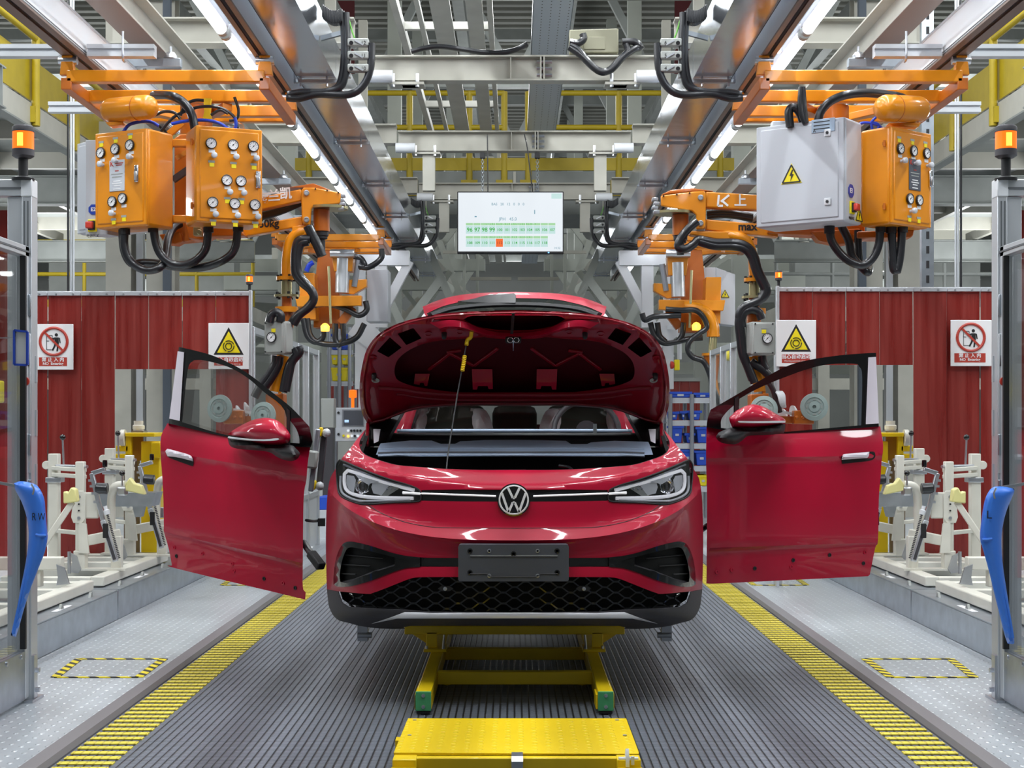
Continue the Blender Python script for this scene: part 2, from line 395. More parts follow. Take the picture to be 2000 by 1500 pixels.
for s, nm in ((-1, 'left'), (1, 'right')):
    struct(MB().lohi((s*1.835, 1, -.12), (s*5.4, 40, .03)), 'trim_1' if s < 0 else 'trim_2', STUD)
    struct(MB().ext([(s*1.775, 1, 0), (s*1.787, 1, .022), (s*1.84, 1, .033), (s*1.84, 1, -.1), (s*1.775, 1, -.1)], (0, 39, 0)), 'trim_3' if s < 0 else 'trim_4', mat('brushed_edge_'+nm, '#8f8d90', .35, .4), smooth=0)
for s, nm in ((-1, 'left'), (1, 'right')):
    struct(MB().lohi((s*20, -8, -.2), (s*20.3, 75, 10.2)), 'wall_'+nm, WALLM)
struct(MB().lohi((-20, 62, -.2), (20, 62.3, 10.2)), 'wall_back', WALLM)
struct(MB().lohi((-20, -8.3, -.2), (20, -8, 10.2)), 'wall_front', WALLM)
ce = struct(MB().lohi((-20.3, -8, 10.1), (20.3, 62.3, 10.3)), 'ceiling', ROOF)
# corrugation of the roof: long ribs under the sheet
rb = MB()
for k in range(118): rb.lohi((-19.8, 7+k*.46, 9.98), (19.8, 7.2+k*.46, 10.1))
struct(rb, 'roof_rib', ROOF, ce, smooth=0)['kind'] = 'stuff'

# ---------------------------------------------------------------- the conveyor belt
cv = thing('conveyor', 'wide grey link belt conveyor with yellow striped edges under the red car', 'conveyor', (0, 6, 0))
MB().lohi((-1.77, 1.5, -.1), (1.77, 34, -.004)).build('belt', BELT, cv)
P_ = .0935
slat = MB().box((0, 0, 0), (.214, .047, .008)).mesh('slat', BELTY, 0)
for s in (-1, 1):
    for k in range(140): link('slat', slat, cv, Matrix.Translation((s*1.651, 5.45+k*P_, -.003)))
mb = MB()
for s in (-1, 1):
    for k in range(140, 280): mb.box((s*1.651, 5.45+k*P_, -.003), (.214, .047, .008))
mb.build('slat', BELTY, cv, smooth=0, kind='stuff')
# taped rectangles on the studded floor
def tape_frame(pts, nm, label):
    t = thing(nm, label, 'floor marking', pts[0])
    for a, b in zip(pts, pts[1:]+pts[:1]):
        w = .03 if abs(a[0]-b[0]) > abs(a[1]-b[1]) else .045
        MB().bar(Vector(a), Vector(b), w, .003).build('tape', TAPE, t)
for s, nm, tail in ((-1, 'left', 'by the left glass enclosure'), (1, 'right', 'by the right glass enclosure')):
    f = lambda x, y: (s*x, y, .0325)
    tape_frame([f(2.31, 7.72), f(1.89, 7.72), f(1.9, 8.32), f(2.36, 8.32)], 'floor_marking', 'yellow and black taped rectangle on the studded floor '+tail)
    tape_frame([f(2.30, 12.1), f(1.89, 12.1), f(1.89, 12.85), f(2.33, 12.85)], 'floor_marking', 'far taped hazard rectangle on the %s studded floor beyond the open door' % nm)

# ---------------------------------------------------------------- plinths along both sides
for s, nm in ((-1, 'left'), (1, 'right')):
    for k, (y0, y1, tag_) in enumerate(((5.6, 9.985, 'near'), (10.0, 12.85, 'far'))):
        t = thing('plinth', '%s section of galvanised sheet steel plinth under the white jigs on the %s' % (tag_, nm), 'plinth', (s*2.9, (y0+y1)/2, .03))
        MB().lohi((s*2.58, y0, .03), (s*3.5, y1, .222)).build('casing', GALV, t, bev=.006)
        MB().lohi((s*2.575, y0+.004, .222), (s*3.5, y1-.004, .228)).build('cover_sheet', GALV, t)
        for q in range(4):
            y = (8.3 if k == 0 else 10.25)+q*.62
            if y > y1-.1: break
            MB().ext([(s*2.64, y-.03, .228), (s*2.64, y+.03, .228), (s*2.64, y+.01, .258), (s*2.64, y-.01, .258)], (-s*.015, 0, 0)).build('stop_lug', GREYBOX2, t)
        for q in range(3):
            MB().lohi((s*2.62, y0+.7+q*1.25, .228), (s*2.655, y0+1.0+q*1.25, .2295)).build('caution_sticker', SIGNW, t)
# ---------------------------------------------------------------- the car
CARC = 1004.5
car = thing('car', 'red car on the yellow carrier with bonnet and both front doors open', 'car', (0, 9, .36))
def zc(X): return .775+.275*min(abs(X), .93)**3.1
def zt(X): return 1.09+.12*(min(abs(X), .93)/.8)**2
def pl(x, K):
    for (a, va), (b, vb) in zip(K, K[1:]):
        if x <= b: return va+(vb-va)*(x-a)/(b-a)
    a, va = K[-2]; b, vb = K[-1]; return vb+(vb-va)/(b-a)*(x-b)
UP = ((0, 0), (.17, .05), (.5, .075), (.76, .095), (.80, .115), (1, .20), (1.4, .62))
LO = ((0, 0), (.12, .022), (.5, .04), (1, .02), (1.6, .02), (2.0, .05), (2.6, .12))
def spl(K, n=8):
    """knots made into a smooth curve"""
    T = []
    for i in range(len(K)):
        a, b = K[max(i-1, 0)], K[min(i+1, len(K)-1)]; T.append((b[1]-a[1])/(b[0]-a[0]))
    out = []
    for i, ((a, va), (b, vb)) in enumerate(zip(K, K[1:])):
        h = b-a
        for k in range(n):
            t = k/n; out.append((a+h*t, (2*t**3-3*t*t+1)*va+(t**3-2*t*t+t)*h*T[i]+(3*t*t-2*t**3)*vb+(t**3-t*t)*h*T[i+1]))
    return out+[K[-1]]
def curve(K):
    T = [(K[min(i+1, len(K)-1)][1]-K[max(i-1, 0)][1])/(K[min(i+1, len(K)-1)][0]-K[max(i-1, 0)][0]) for i in range(len(K))]
    def f(x):
        i = 0
        while i < len(K)-2 and x > K[i+1][0]: i += 1
        (a, va), (b, vb) = K[i], K[i+1]; h = b-a; t = (x-a)/h
        if t > 1: return vb+T[i+1]*(x-b)
        return (2*t**3-3*t*t+1)*va+(t**3-2*t*t+t)*h*T[i]+(3*t*t-2*t**3)*vb+(t**3-t*t)*h*T[i+1]
    return f
UPF, LOF = curve(UP), curve(LO)
def fascia(X, Z):
    t = min(abs(X)/.945, 1.0); g = .22*t*t+.42*t**8
    c = zc(X)
    return 7.0+g+(UPF((Z-c)/(zt(X)-c)) if Z > c else LOF((c-Z)/(c-.604)))
def nose(px, py, r=0):
    y = 7.15
    for _ in range(14):
        p = D(px+.5, py, y); y = .5*y+.5*fascia(p.x, p.z)
    return D(px+.5, py, y)+Vector((0, -r, 0))
def both(f):
    """run F for the left outline and the mirrored one"""
    return [f(lambda P: P), f(lambda P: mir(P))]
half = r2([(1004.5,918),(934,918),(870,916),(820,912.5),(772,908),(734,897),(712,888),(703,876),(702,862),(713,841)], 3, False)[:-1] + \
       r2([(713,839),(698,856),(684,875),(671,890),(661,905),(653,919),(645,933),(640,957),(637,1000),(636,1060),(637,1120),(638,1151)], 3, False) + \
       r2([(660,1155),(716,1160),(728,1158),(750,1150),(780,1138),(800,1130.5),(820,1127.5),(894,1127),(1004.5,1127)], 3, False)
skin_out = half+mir(half[1:-1])[::-1]
HL = r2([(663,898),(672,901),(716,920),(760,936),(800,948),(817,956),(821.5,963),(821.5,976),(812,980),(760,982),(718,985),(698,983),(672,973),(661,962),(658,942),(656.5,920),(657.5,906)], 3)
BAR = [(822.6,957),(900,956),(1004.5,956.5),(1109,956),(1186.4,957),(1186.4,978),(1109,979.5),(1004.5,980),(900,979.5),(822.6,978)]
IT = [(651,1141),(651,1126),(654,1100),(660,1078),(669,1062.5),(681,1057.6),(700,1060),(730,1068),(760,1078),(790,1085),(820,1088.5),(856,1089.5),(1004.5,1090)]
IB = [(1004.5,1107.6),(820,1107),(796,1109),(780,1113),(760,1120),(730,1132),(704,1140),(680,1145.5),(660,1145.5)]
INTAKE = r2(IT, 3, False)[:-1]+mir(r2(IT, 3, False))[::-1]+mir(r2(IB, 3, False)[1:])[::-1]+[(1004.5,1107.6)]+r2(IB, 3, False)[1:]
def toface(X, Z): p = fascia(X, Z); return (CX+X/p*FPX-.5, CY-(Z-EYE)/p*FPX)
XS = [q*.035 for q in range(-26, 27)]
crease = [q for q in (toface(x, zc(x)) for x in XS) if pip(q, skin_out) and dist(q, [skin_out, HL, mir(HL)]) > 2.5]
crease2 = [q for q in (toface(x, zc(x)+.785*(zt(x)-zc(x))) for x in XS if abs(x) < .62) if pip(q, skin_out) and dist(q, [skin_out, HL, mir(HL), BAR]) > 2.5]
_q = shell(skin_out, nose, .012, [HL, mir(HL)[::-1], BAR, INTAKE], 8, [crease, crease2]); true_normals(_q.build('bumper_skin', RED, car, smooth=24), _q, nose)
sheet(skin_out, lambda x, y: nose(x, y, -.05), [], 26).build('bumper_backing', DARK, car)
def line(name, pts, r, m, f, rad=.0016, parent=None, n=5): return MB().tube([f(x, y, r) for x, y in pts], rad, n, 0).build(name, m, parent or car)
sh = [(718,985.5),(740,1000),(770,1013),(800,1022),(840,1029),(880,1031),(1004.5,1031.8)]
line('shut_line', r2(sh, 4, False)+mir(r2(sh, 4, False)[:-1])[::-1], .0004, BLACKM, nose, .002)
# headlights
for mm in (lambda P: P, mir):
    hl = sheet(mm(HL), lambda x, y: nose(x, y, .002), [], 12).build('headlight', LENS, car, label='clear headlight lens')
    V = mm(HL); n = len(V); w = MB(); w.add([nose(x, y, .004) for x, y in V]+[nose(x, y, -.075) for x, y in V], [(k, (k+1) % n, n+(k+1) % n, n+k) for k in range(n)])
    w.build('lamp_housing', BLACKG, hl)
    sheet(mm(HL), lambda x, y: nose(x, y, -.075), [], 14).build('lamp_backing', CLAD, hl)
    rim = MB(); rim.tube([nose(x, y, .002) for x, y in V+V[:1]], .0035, 6, 0); rim.build('lamp_seal', BLACKM, hl)
    # light guides: upper arm, lower arm
    up1 = r2([(808,958),(780,951),(740,940),(700,926),(678,919),(671,926),(671,945),(676,958),(690,966),(715,971),(760,973),(806,974)], 4, False)
    gu = MB(); gu.tube([nose(x, y, -.026) for x, y in mm(up1)], .0085, 8, 0); gu.build('light_guide', WHITELED, hl)
    up2 = r2([(800,951),(760,941),(716,926),(684,913),(670,908)], 3, False)
    gu = MB(); gu.tube([nose(x, y, -.022) for x, y in mm(up2)], .0055, 8, 0); gu.build('light_guide', GREYHL, hl)
    lo2 = r2([(664,930),(664,955),(672,968),(695,978),(720,979.5),(800,977.5)], 4, False)
    gu = MB(); gu.tube([nose(x, y, -.024) for x, y in mm(lo2)], .0065, 8, 0); gu.build('light_guide', WHITEP, hl)
    st = r2([(786,962),(822,964.5)], 2, False)
    gu = MB(); gu.tube([nose(x, y, .0) for x, y in mm(st)], .006, 8, 0); gu.build('light_guide', WHITELED, hl)
    c = nose(*mm([(708,950)])[0], -.045)
    MB().lathe([(.030, .0), (.036, -.004), (.040, .010), (.034, .016), (.030, .012)], c, (0, -1, 0), 24).build('projector_ring', CHROME, hl)
    MB().ball(c, .031, 20, (1, .6, 1)).build('projector_lens', BLACKG, hl)
    fl = [(676,928),(690,930),(694,938),(690,962),(680,956),(675,944)]
    slab(mm(fl), lambda x, y: nose(x, y, -.012), lambda x, y: nose(x, y, -.02), (), 0).build('reflector', WHITEP, hl)
    fl = [(728,938),(762,945),(744,968),(728,964),(724,952)]
    slab(mm(fl), lambda x, y: nose(x, y, -.02), lambda x, y: nose(x, y, -.028), (), 0).build('reflector', WHITEP, hl)
    fl = [(692,926),(716,934),(740,941),(716,946),(700,936)]
    slab(mm(fl), lambda x, y: nose(x, y, -.014), lambda x, y: nose(x, y, -.02), (), 0).build('reflector', WHITEP, hl)
    fl = [(764,946),(784,951),(756,969),(740,969)]
    slab(mm(fl), lambda x, y: nose(x, y, -.02), lambda x, y: nose(x, y, -.028), (), 0).build('reflector', GREYBOX2, hl)
    for k in range(3):
        MB().ball(nose(*mm([(755+8*k, 955.5)])[0], -.022), .006, 8).build('diode', GREYHL, hl)
# grille bar with chrome line
gb = sheet(BAR, lambda x, y: nose(x, y, -.006), [], 12).build('grille_bar', BLACKG, car)
ch = [(786,963.5),(830,964),(900,966.5),(968,969)]
for mm in (lambda P: P, mir):
    MB().tube([nose(x, y, .001) for x, y in mm(ch)], .0042, 8, 3).build('light_strip', WHITELED, gb)
WHITEEM = mat('emblem_white', '#fbfbfd', .3, 0, .2)
# emblem: ring, V over W
ec = nose(1003, 976, .012); eo = ec+Vector((0, -.006, 0)); er = .0735
em = MB().lathe([(.0755, .03), (.0755, -.006), (.066, -.009), (.001, -.009)], ec, (0, 1, 0), 48).build('emblem', BLACKG, car)
MB().lathe([(.0685, .0), (.0695, -.006), (.064, -.0075), (.0615, -.004), (.0615, .0)], eo, (0, 1, 0), 48).build('ring', WHITEEM, em)
def emb(pts, w, name):
    q = MB(); P = [eo+Vector((x*er, -.004, z*er)) for x, z in pts]
    for a, b in zip(P, P[1:]): q.bar(a, b, w, .007, (0, 1, 0))
    q.build(name, WHITEEM, em, smooth=0)
emb([(-.38, .80), (-.06, .13), (.06, .13), (.38, .80)], .0108, 'letter')
emb([(-.74, .42), (-.33, -.76), (-.06, -.16), (.06, -.16), (.33, -.76), (.74, .42)], .0108, 'letter')
# side intakes: black frames, deep pocket, slats
it = sheet(INTAKE, lambda x, y: nose(x, y, -.06), [], 20).build('intake_panel', BLACKG, car)
V = INTAKE; n = len(V); MB().add([nose(x, y, .0) for x, y in V]+[nose(x, y, -.06) for x, y in V], [(k, (k+1) % n, n+(k+1) % n, n+k) for k in range(n)]).build('pocket_wall', BLACKG, it)
bandT = [(770,1083),(820,1089),(856,1090),(1004.5,1090.5)]; bandB = [(1004.5,1107),(820,1106.5),(796,1108.5),(770,1115)]
bd = bandT[:-1]+mir(bandT)[::-1]+mir(bandB[1:])[::-1]+[(1004.5,1107)]+bandB[1:]
sheet(bd, lambda x, y: nose(x, y, -.008), [], 14).build('black_band', BLACKG, it)
for mm in (lambda P: P, mir):
    fr = [(651,1141),(651,1126),(654,1100),(660,1078),(669,1062.5),(681,1057.6),(700,1060),(730,1068),(760,1078),(790,1085),(820,1088.5),(820,1107),(796,1109),(780,1113),(760,1120),(730,1132),(704,1140),(680,1145.5),(660,1145.5)]
    hole = [(664,1136),(663,1122),(668,1094),(676,1074),(684,1069),(700,1071),(730,1078),(760,1086),(788,1093),(800,1097),(788,1101),(760,1108),(730,1118),(704,1127),(680,1138)]
    slab(r2(mm(fr), 3), lambda x, y: nose(x, y, .004), lambda x, y: nose(x, y, -.03), [r2(mm(hole), 3)], 10).build('intake_frame', BLACKG, it)
    slab(mm([(664,1137),(690,1132),(730,1116),(775,1102),(796,1098),(790,1104),(760,1112),(704,1131),(680,1140)]), lambda x, y: nose(x, y, -.02), lambda x, y: nose(x, y, -.05), (), 12).build('intake_ramp', CLAD, it)
    for a, b in (((672,1084),(748,1092)), ((667,1103),(722,1107)), ((664,1121),(694,1123))):
        a, b = mm([a, b]); MB().bar(nose(*a, -.02), nose(*b, -.028), .012, .005).build('slat', BLACKM, it, bev=.002)
# number plate carrier
pc = nose(1003, 1100); pcY = 6.955
def plate_at(x, y, r=0): return D(x, y, pcY)+Vector((0, -r, 0))
po = [(895,1068),(896.5,1065),(899.5,1063.5),(1106.5,1063.5),(1109.5,1065),(1111,1068),(1111,1132),(1109,1135.5),(897,1135.5),(895,1132)]
pk = slab(po, lambda x, y: plate_at(x, y, 0), lambda x, y: plate_at(x, y, -.06), (), 0).build('plate_carrier', PLATE, car)
MB().tube([plate_at(x, y, .001) for x, y in ((918,1087),(1089,1087))], .0022, 6, 0).build('groove', CLAD, pk)
MB().tube([plate_at(x, y, .001) for x, y in ((918,1120.5),(950,1120.5),(957,1126),(1050,1126),(1056,1120.5),(1089,1120.5))], .0022, 6, 0).build('groove', CLAD, pk)
MB().tube([plate_at(x, y, .001) for x, y in ((918,1085),(1089,1085))], .0012, 6, 0).build('ridge', GREYBOX2, pk)
for x, y, m_, q in ((918,1076,BLACKG,.012),(1088,1076,BLACKG,.012),(918,1118,BLACKG,.012),(1088,1118,BLACKG,.012),(1003,1082,BLACKG,.0125),(955.5,1076,GREYHL,.009),(1050,1076,GREYHL,.009),(955.5,1124.5,GREYHL,.009),(1050,1124.5,GREYHL,.009)):
    MB().lathe([(q, 0), (q, -.003), (q*.55, -.0035), (q*.5, -.001), (0, -.001)], plate_at(x, y, -.001), (0, 1, 0), 16).build('screw', m_, pk)
# lower grille, cladding, silver trim
gl = [(638,1151),(660,1156),(716,1161),(728,1159),(750,1151),(780,1139),(800,1131.5),(820,1128.5),(894,1128),(1004.5,1128)]
gb_ = [(1004.5,1196),(840,1195),(792,1191),(716,1188),(680,1185),(665,1175),(660,1160)]
glo = r2(gl[1:], 2, False)+mir(r2(gl[1:-1], 2, False))[::-1]+mir(gb_[1:])[::-1]+gb_
def low(x, y, r=0): return D(x+.5, y, nose(x, 1120).y+.01)+Vector((0, -r, 0))
lg = sheet(glo, lambda x, y: low(x, y, -.085), [], 26).build('lower_grille', DARK, car)
mesh_ = MB(); ax = 44.5; by = 21.0; pts = glo
def gseg(a, b, w):
    m_ = 6
    for k in range(m_):
        p = (a[0]+(b[0]-a[0])*k/m_, a[1]+(b[1]-a[1])*k/m_); q = (a[0]+(b[0]-a[0])*(k+1)/m_, a[1]+(b[1]-a[1])*(k+1)/m_)
        if abs(p[0]-1004.5) < 322 and pip(((p[0]+q[0])/2, (p[1]+q[1])/2), pts): mesh_.bar(low(*p, -.02), low(*q, -.02), .0065, .02, (0, 1, 0))
for j in range(8):
    for i in range(-9, 10):
        cx = 1004.5+(i+(.5 if j % 2 else 0))*44; cy = 1126+j*10.6
        for q in (-1, 1): gseg((cx+q*4, cy), (cx+q*18, cy+10.6), 0)
        if abs(cx-1004.5) < 322 and pip((cx, cy), pts): mesh_.box(low(cx, cy, -.02), (.021, .02, .009))
mesh_.build('honeycomb_mesh', BLACKG, lg, smooth=0, kind='stuff')
for mm in (lambda P: P, mir):
    MB().lathe([(.009, 0), (.009, -.006), (.003, -.008)], low(*mm([(869,1150)])[0], .0), (0, 1, 0), 12).build('sensor', GREYHL, lg)
    slab(mm([(855,1150),(862,1145),(878,1145),(885,1150),(878,1155),(862,1155)]), lambda x, y: low(x, y, -.004), lambda x, y: low(x, y, -.03), (), 0).build('sensor_mount', BLACKM, lg)
cb = [(638,1151),(641,1180),(645,1192),(651,1203),(662,1212),(682,1217),(702,1222.5),(740,1227.5),(790,1228),(802,1222.5),(1004.5,1222)]
clo = [(1004.5,1196.5),(840,1195.5),(792,1191.5),(716,1188.5),(680,1185.5),(668,1178),(662,1162),(660,1156)]
co = r2(cb, 2, False)+mir(r2(cb, 2, False)[:-1])[::-1]+mir(clo)[::-1][0:-1]+clo
def lip(x, y, r=0):
    b = nose(x, 1120).y; k = max(0, (y-1196)/28); return D(x+.5, y, b-.012+.10*k*k)+Vector((0, -r, 0))
_q = shell(co, lip, .02, [], 12); true_normals(_q.build('bumper_lip', CLAD, car), _q, lip)
sv = [(726,1217),(760,1206),(790,1195.5),(1004.5,1196.3)]; svb = [(1004.5,1206.5),(776,1206.8)]
so = sv+mir(sv[:-1])[::-1]+mir(svb[1:])+[svb[0]]+svb[1:]
_f = lambda x, y, r=0: lip(x, y, .006+.020*min(1, max(0, (y-1195.5)/11))+r); _q = shell(so, _f, .008, [], 9); true_normals(_q.build('silver_trim', SILVER, car), _q, _f)
# underbody, subframe feet
MB().lohi((-.52, 7.2, .37), (.52, 7.7, .50)).lohi((-.80, 7.7, .37), (.80, 11.2, .50)).build('underbody', BLACKM, car, bev=.02)
for s in (-1, 1):
    MB().box((s*.745, 7.55, .305), (.05, .05, .13)).cyl((s*.77, 7.53, .27), (s*.70, 7.53, .27), .014).build('subframe_foot', GREYHL, car)
# fenders and body sides
for s in (-1, 1):
    def side(y, z, r=0):
        x = .925-(max(0, z-1.0))*.55-.05*max(0, .75-z)
        if y < 8.2: x -= .012*(8.2-y)/.6
        if y > 10.6: x -= .10*((y-10.6)/.9)**2
        return Vector((s*(x-r), y, z))
    arch = lambda c, r: [(c+r*math.cos(a), .50+r*math.sin(a)) for a in [R(q) for q in range(-10, 191, 12)]]
    out = [(7.70,.62),(7.70,.9),(7.74,1.06),(7.85,1.14),(8.1,1.19),(8.35,1.27),(8.75,1.60),(9.1,1.72),(9.8,1.77),(10.6,1.74),(11.2,1.62),(11.45,1.2),(11.5,.75),(11.4,.45)]+[(11.02,.45)]+arch(10.65,.37)[2:-2]+[(10.27,.42),(8.30,.42)]+arch(7.95,.33)[3:-3]+[(7.70,.6)]
    door_hole = [(8.34,.52),(8.34,1.17),(8.46,1.31),(8.82,1.57),(9.16,1.66),(9.3,1.66),(9.28,.50)]
    win = [(9.42,1.16),(9.45,1.64),(9.8,1.68),(10.3,1.66),(10.75,1.50),(10.85,1.30),(10.4,1.18)]
    b = slab(out, lambda y, z: side(y, z), lambda y, z: side(y, z, .05), [door_hole, win], .14).build('body_side', RED, car)
    slab(out, lambda y, z: side(y, z, .051), lambda y, z: side(y, z, .062), [door_hole, win], .3).build('inner_trim', BLACKM, b)
    sheet(win, lambda y, z: side(y, z, .02), [], .3).build('rear_side_glass', GLASSD, car)
# roof, windscreen, rear
def roof(u, v):
    y = 8.72+v*2.5; z = 1.60+.19*math.sin(min(1, v*1.6+.12)*math.pi/2)-.16*max(0, v-.55)**1.5; x = u*(.60-.03*v); return Vector((x, y, z-.03*u*u))
q = MB(); nu, nv = 12, 10
q.add([roof(-1+2*i/nu, j/nv) for j in range(nv+1) for i in range(nu+1)], [(j*(nu+1)+i, j*(nu+1)+i+1, (j+1)*(nu+1)+i+1, (j+1)*(nu+1)+i) for j in range(nv) for i in range(nu)])
solid(q.build('roof_panel', BLACKG, car), .03, 1)
def ws(u, v):
    y = 7.98+.78*v+.10*u*u; return Vector((u*(.77-.17*v), y+.0, 1.22+.42*v-.02*u*u))
q = MB(); q.add([ws(-1+2*i/12, j/6) for j in range(7) for i in range(13)], [(j*13+i, j*13+i+1, (j+1)*13+i+1, (j+1)*13+i) for j in range(6) for i in range(12)])
q.build('windscreen', GLASS, car)
for s in (-1, 1):
    q = MB(); P = [ws(s*.97, k/5)+Vector((0, .03, 0)) for k in range(6)]
    for A_, B_ in zip(P, P[1:]): q.bar(A_, B_, .15, .03)
    q.build('pillar_trim', BLACKM, car)
# engine bay
bay = r2([(713,841),(702,862),(703,878),(712,888),(734,897),(772,908),(870,916),(1004.5,918),(1139,916),(1237,908),(1275,897),(1297,888),(1306,878),(1307,862),(1296,841)], 2, False)
MB().lohi((-.74, 7.22, .86), (.74, 8.1, .88)).build('bay_floor', DARK, car)
MB().lohi((-.80, 8.08, .8), (.80, 8.14, 1.18)).build('firewall', DARK, car)
for s in (-1, 1):
    MB().ext([(s*.76, 7.5, .86), (s*.76, 8.12, .86), (s*.76, 8.12, 1.28), (s*.775, 7.75, 1.13), (s*.775, 7.5, 1.06)], (s*.02, 0, 0)).build('bay_wall', DARK, car)
bx = MB(); bx.ext([(-.33, 7.45, 1.02), (-.27, 7.45, .98), (.02, 7.45, .98), (.06, 7.45, 1.0), (.06, 7.45, 1.03)], (0, .3, .05)); bx.box((-.10, 7.5, 1.045), (.26, .2, .03)); bx.build('battery_cover', CLAD, car, bev=.006)
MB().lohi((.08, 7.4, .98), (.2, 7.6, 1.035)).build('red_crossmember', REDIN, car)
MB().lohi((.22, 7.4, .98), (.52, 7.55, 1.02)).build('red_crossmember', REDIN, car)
MB().tube([(.22, 7.42, 1.03), (.3, 7.4, 1.05), (.27, 7.5, 1.09), (.22, 7.55, 1.10)], .008).build('bay_hose', RUBBER, car)
# cowl
def cow(x, y, r=0): return D(x+.5, y, 7.96-.012*max(0, y-862)*.9)+Vector((0, -r, .0))
c1 = [(734,888),(739,873),(743,866),(800,860.5),(842,860.5),(860,867),(888,867),(898,862),(950,859.5),(1004.5,859)]
ct = c1+[(1105,861),(1115,867.5),(1147,867.5),(1154,864),(1200,861),(1266,863),(1270,873),(1275,888),(1200,891),(1004.5,890),(820,891.5)]
shell(ct, cow, .03, [], 16).build('cowl_panel', COWL, car)
for y, rr, m_ in ((876, .004, COWL), (884, .007, CLAD), (889, .007, COWL)):
    MB().tube([cow(x, y+(1.5 if abs(x-1004) > 230 else 0), .004) for x in range(738, 1276, 40)], rr, 6, 0).build('cowl_rib', m_, car)
for s in (-1, 1):
    MB().ext([D(1005+s*275, 866, 7.98), D(1005+s*266, 862, 7.98), D(1005+s*262, 838, 8.1), D(1005+s*276, 838, 8.1)], (0, .02, 0)).build('screen_corner', WHITEFILM, car)
# cabin
MB().lohi((-.70, 8.2, .95), (.70, 8.62, 1.255)).build('dashboard', BLACKM, car, bev=.04)
def seat(x, nm):
    so = r2([(x-.27, .7), (x-.27, 1.16), (x-.22, 1.38), (x-.13, 1.42), (x+.13, 1.42), (x+.22, 1.38), (x+.27, 1.16), (x+.27, .7)], 4, True, 60)
    st = puff(so, lambda a, b, r=0: Vector((a, 9.35-r+(b-.7)*.2, b)), .12, .07, .9).build('seat_back', SEAT, car)
    puff(r2([(x-.13, 1.40), (x-.12, 1.58), (x+.12, 1.58), (x+.13, 1.40)], 3, True, 80), lambda a, b, r=0: Vector((a, 9.48-r, b)), .08, .05, .9).build('headrest', SEAT, st)
    for s in (-1, 1):
        puff(r2([(x+s*.14, .9), (x+s*.12, 1.22), (x+s*.13, 1.40), (x+s*.23, 1.38), (x+s*.28, 1.2), (x+s*.27, .9)], 4, True, 80), lambda a, b, r=0: Vector((a, 9.30-r+(b-.7)*.2, b)), .09, .05, .9).build('seat_wrap', WRAP, st)
seat(-.40, 'a'); seat(.42, 'b')
MB().lohi((-.14, 9.6, .6), (.14, 10.1, 1.42)).build('centre_headrest', SEAT, car, bev=.05)
MB().lohi((-.62, 10.0, .6), (.62, 10.3, 1.30)).build('rear_bench', mat('rear_cloth', '#5a2a2c', .8), car, bev=.06)
ste = MB(); cs = Vector((.41, 8.76, 1.265)); tl = R(25)
ring = [cs+Vector((.185*math.cos(a), .185*math.sin(a)*math.sin(tl), .185*math.sin(a)*math.cos(tl))) for a in [2*math.pi*k/28 for k in range(29)]]
ste.tube(ring, .016, 8, 0); ste.cyl(cs+Vector((0, .02, 0)), cs+Vector((0, -.03, 0)), .06); ste.bar(cs, ring[0], .03, .015); ste.bar(cs, ring[14], .03, .015); ste.bar(cs, ring[21], .03, .015); ste.build('steering_wheel', CLAD, car)
MB().tube([Vector((x, 8.62-.12*(x/.65)**2, 1.266)) for x in (-.65, -.5, -.25, 0, .25, .5, .65)], .010).build('dash_reflection', COWL, car)  # pale tube standing in for the dash's reflection line
for x, h_ in ((.43, .07),):
    MB().lohi((x, 8.4, 1.235), (x+.02, 8.41, 1.235+h_)).build('wiper_link', ZINC, car)
# ---------------------------------------------------------------- open bonnet
BP = D(1004.5, 795, 8.0); BT = D(1004.5, 606, 7.3); bx_ = Vector((1, 0, 0)); bu = (BT-BP).normalized(); bn = bx_.cross(bu).normalized()
if bn.y > 0: bn = -bn
def ray_plane(px, py, o, n):
    d = D(px, py, 1.0)-Vector((0, 0, EYE)); t = (o-Vector((0, 0, EYE))).dot(n)/d.dot(n); return Vector((0, 0, EYE))+d*t
def bon(x, y, r=0):
    o = BP
    for _ in range(3):
        p = ray_plane(x+.5, y, o, bn); o = BP+bn*(r-.05*(1-(p.x/.8)**2))
    return ray_plane(x+.5, y, o, bn)
b_half = [(1004.5,606),(932,608),(878,611),(833,617),(788,628),(757,641),(734,657),(716,682),(707,713),(702,749),(702.5,785),(707,808),(713,820),(719,830)]
b_low = [(743,825),(770,814),(806,801.5),(858,795.5),(914,792.5),(1004.5,793.5)]
def sym(top, low, n=3):
    """closed outline from left halves: TOP from centre to the left end, LOW back to the centre"""
    h = r2(top+low, n, False, 50)
    return h+mir(h[1:-1])[::-1]
BO = sym(b_half, b_low)
pan = sym([(1004.5,656),(950,658),(905,662),(860,665),(829,671),(806,680),(788,691),(775,705),(770,722),(772,736)], [(781,745),(806,754),(842,760),(878,765),(914,766.5),(1004.5,766.5)])
slot = sym([(1004.5,616),(960,616),(920,617),(905,624)], [(932,637.5),(968,644),(1004.5,645.5)])
rA = [(776,652),(807,640.5),(823,661),(793,674)]; rB = [(736,686),(761,658.5),(784,679),(758,698)]
hol = [pan, slot]+[f(r2(q, 3, True, 40)) for q in (rA, rB) for f in (lambda P: P, mir)]
bt_ = slab(BO, lambda x, y: bon(x, y, -.1005), lambda x, y: bon(x, y, -.106), (), 30)
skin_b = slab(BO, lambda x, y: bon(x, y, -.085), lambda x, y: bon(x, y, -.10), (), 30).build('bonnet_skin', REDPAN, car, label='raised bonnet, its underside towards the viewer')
bt_.build('outer_skin', RED, skin_b)
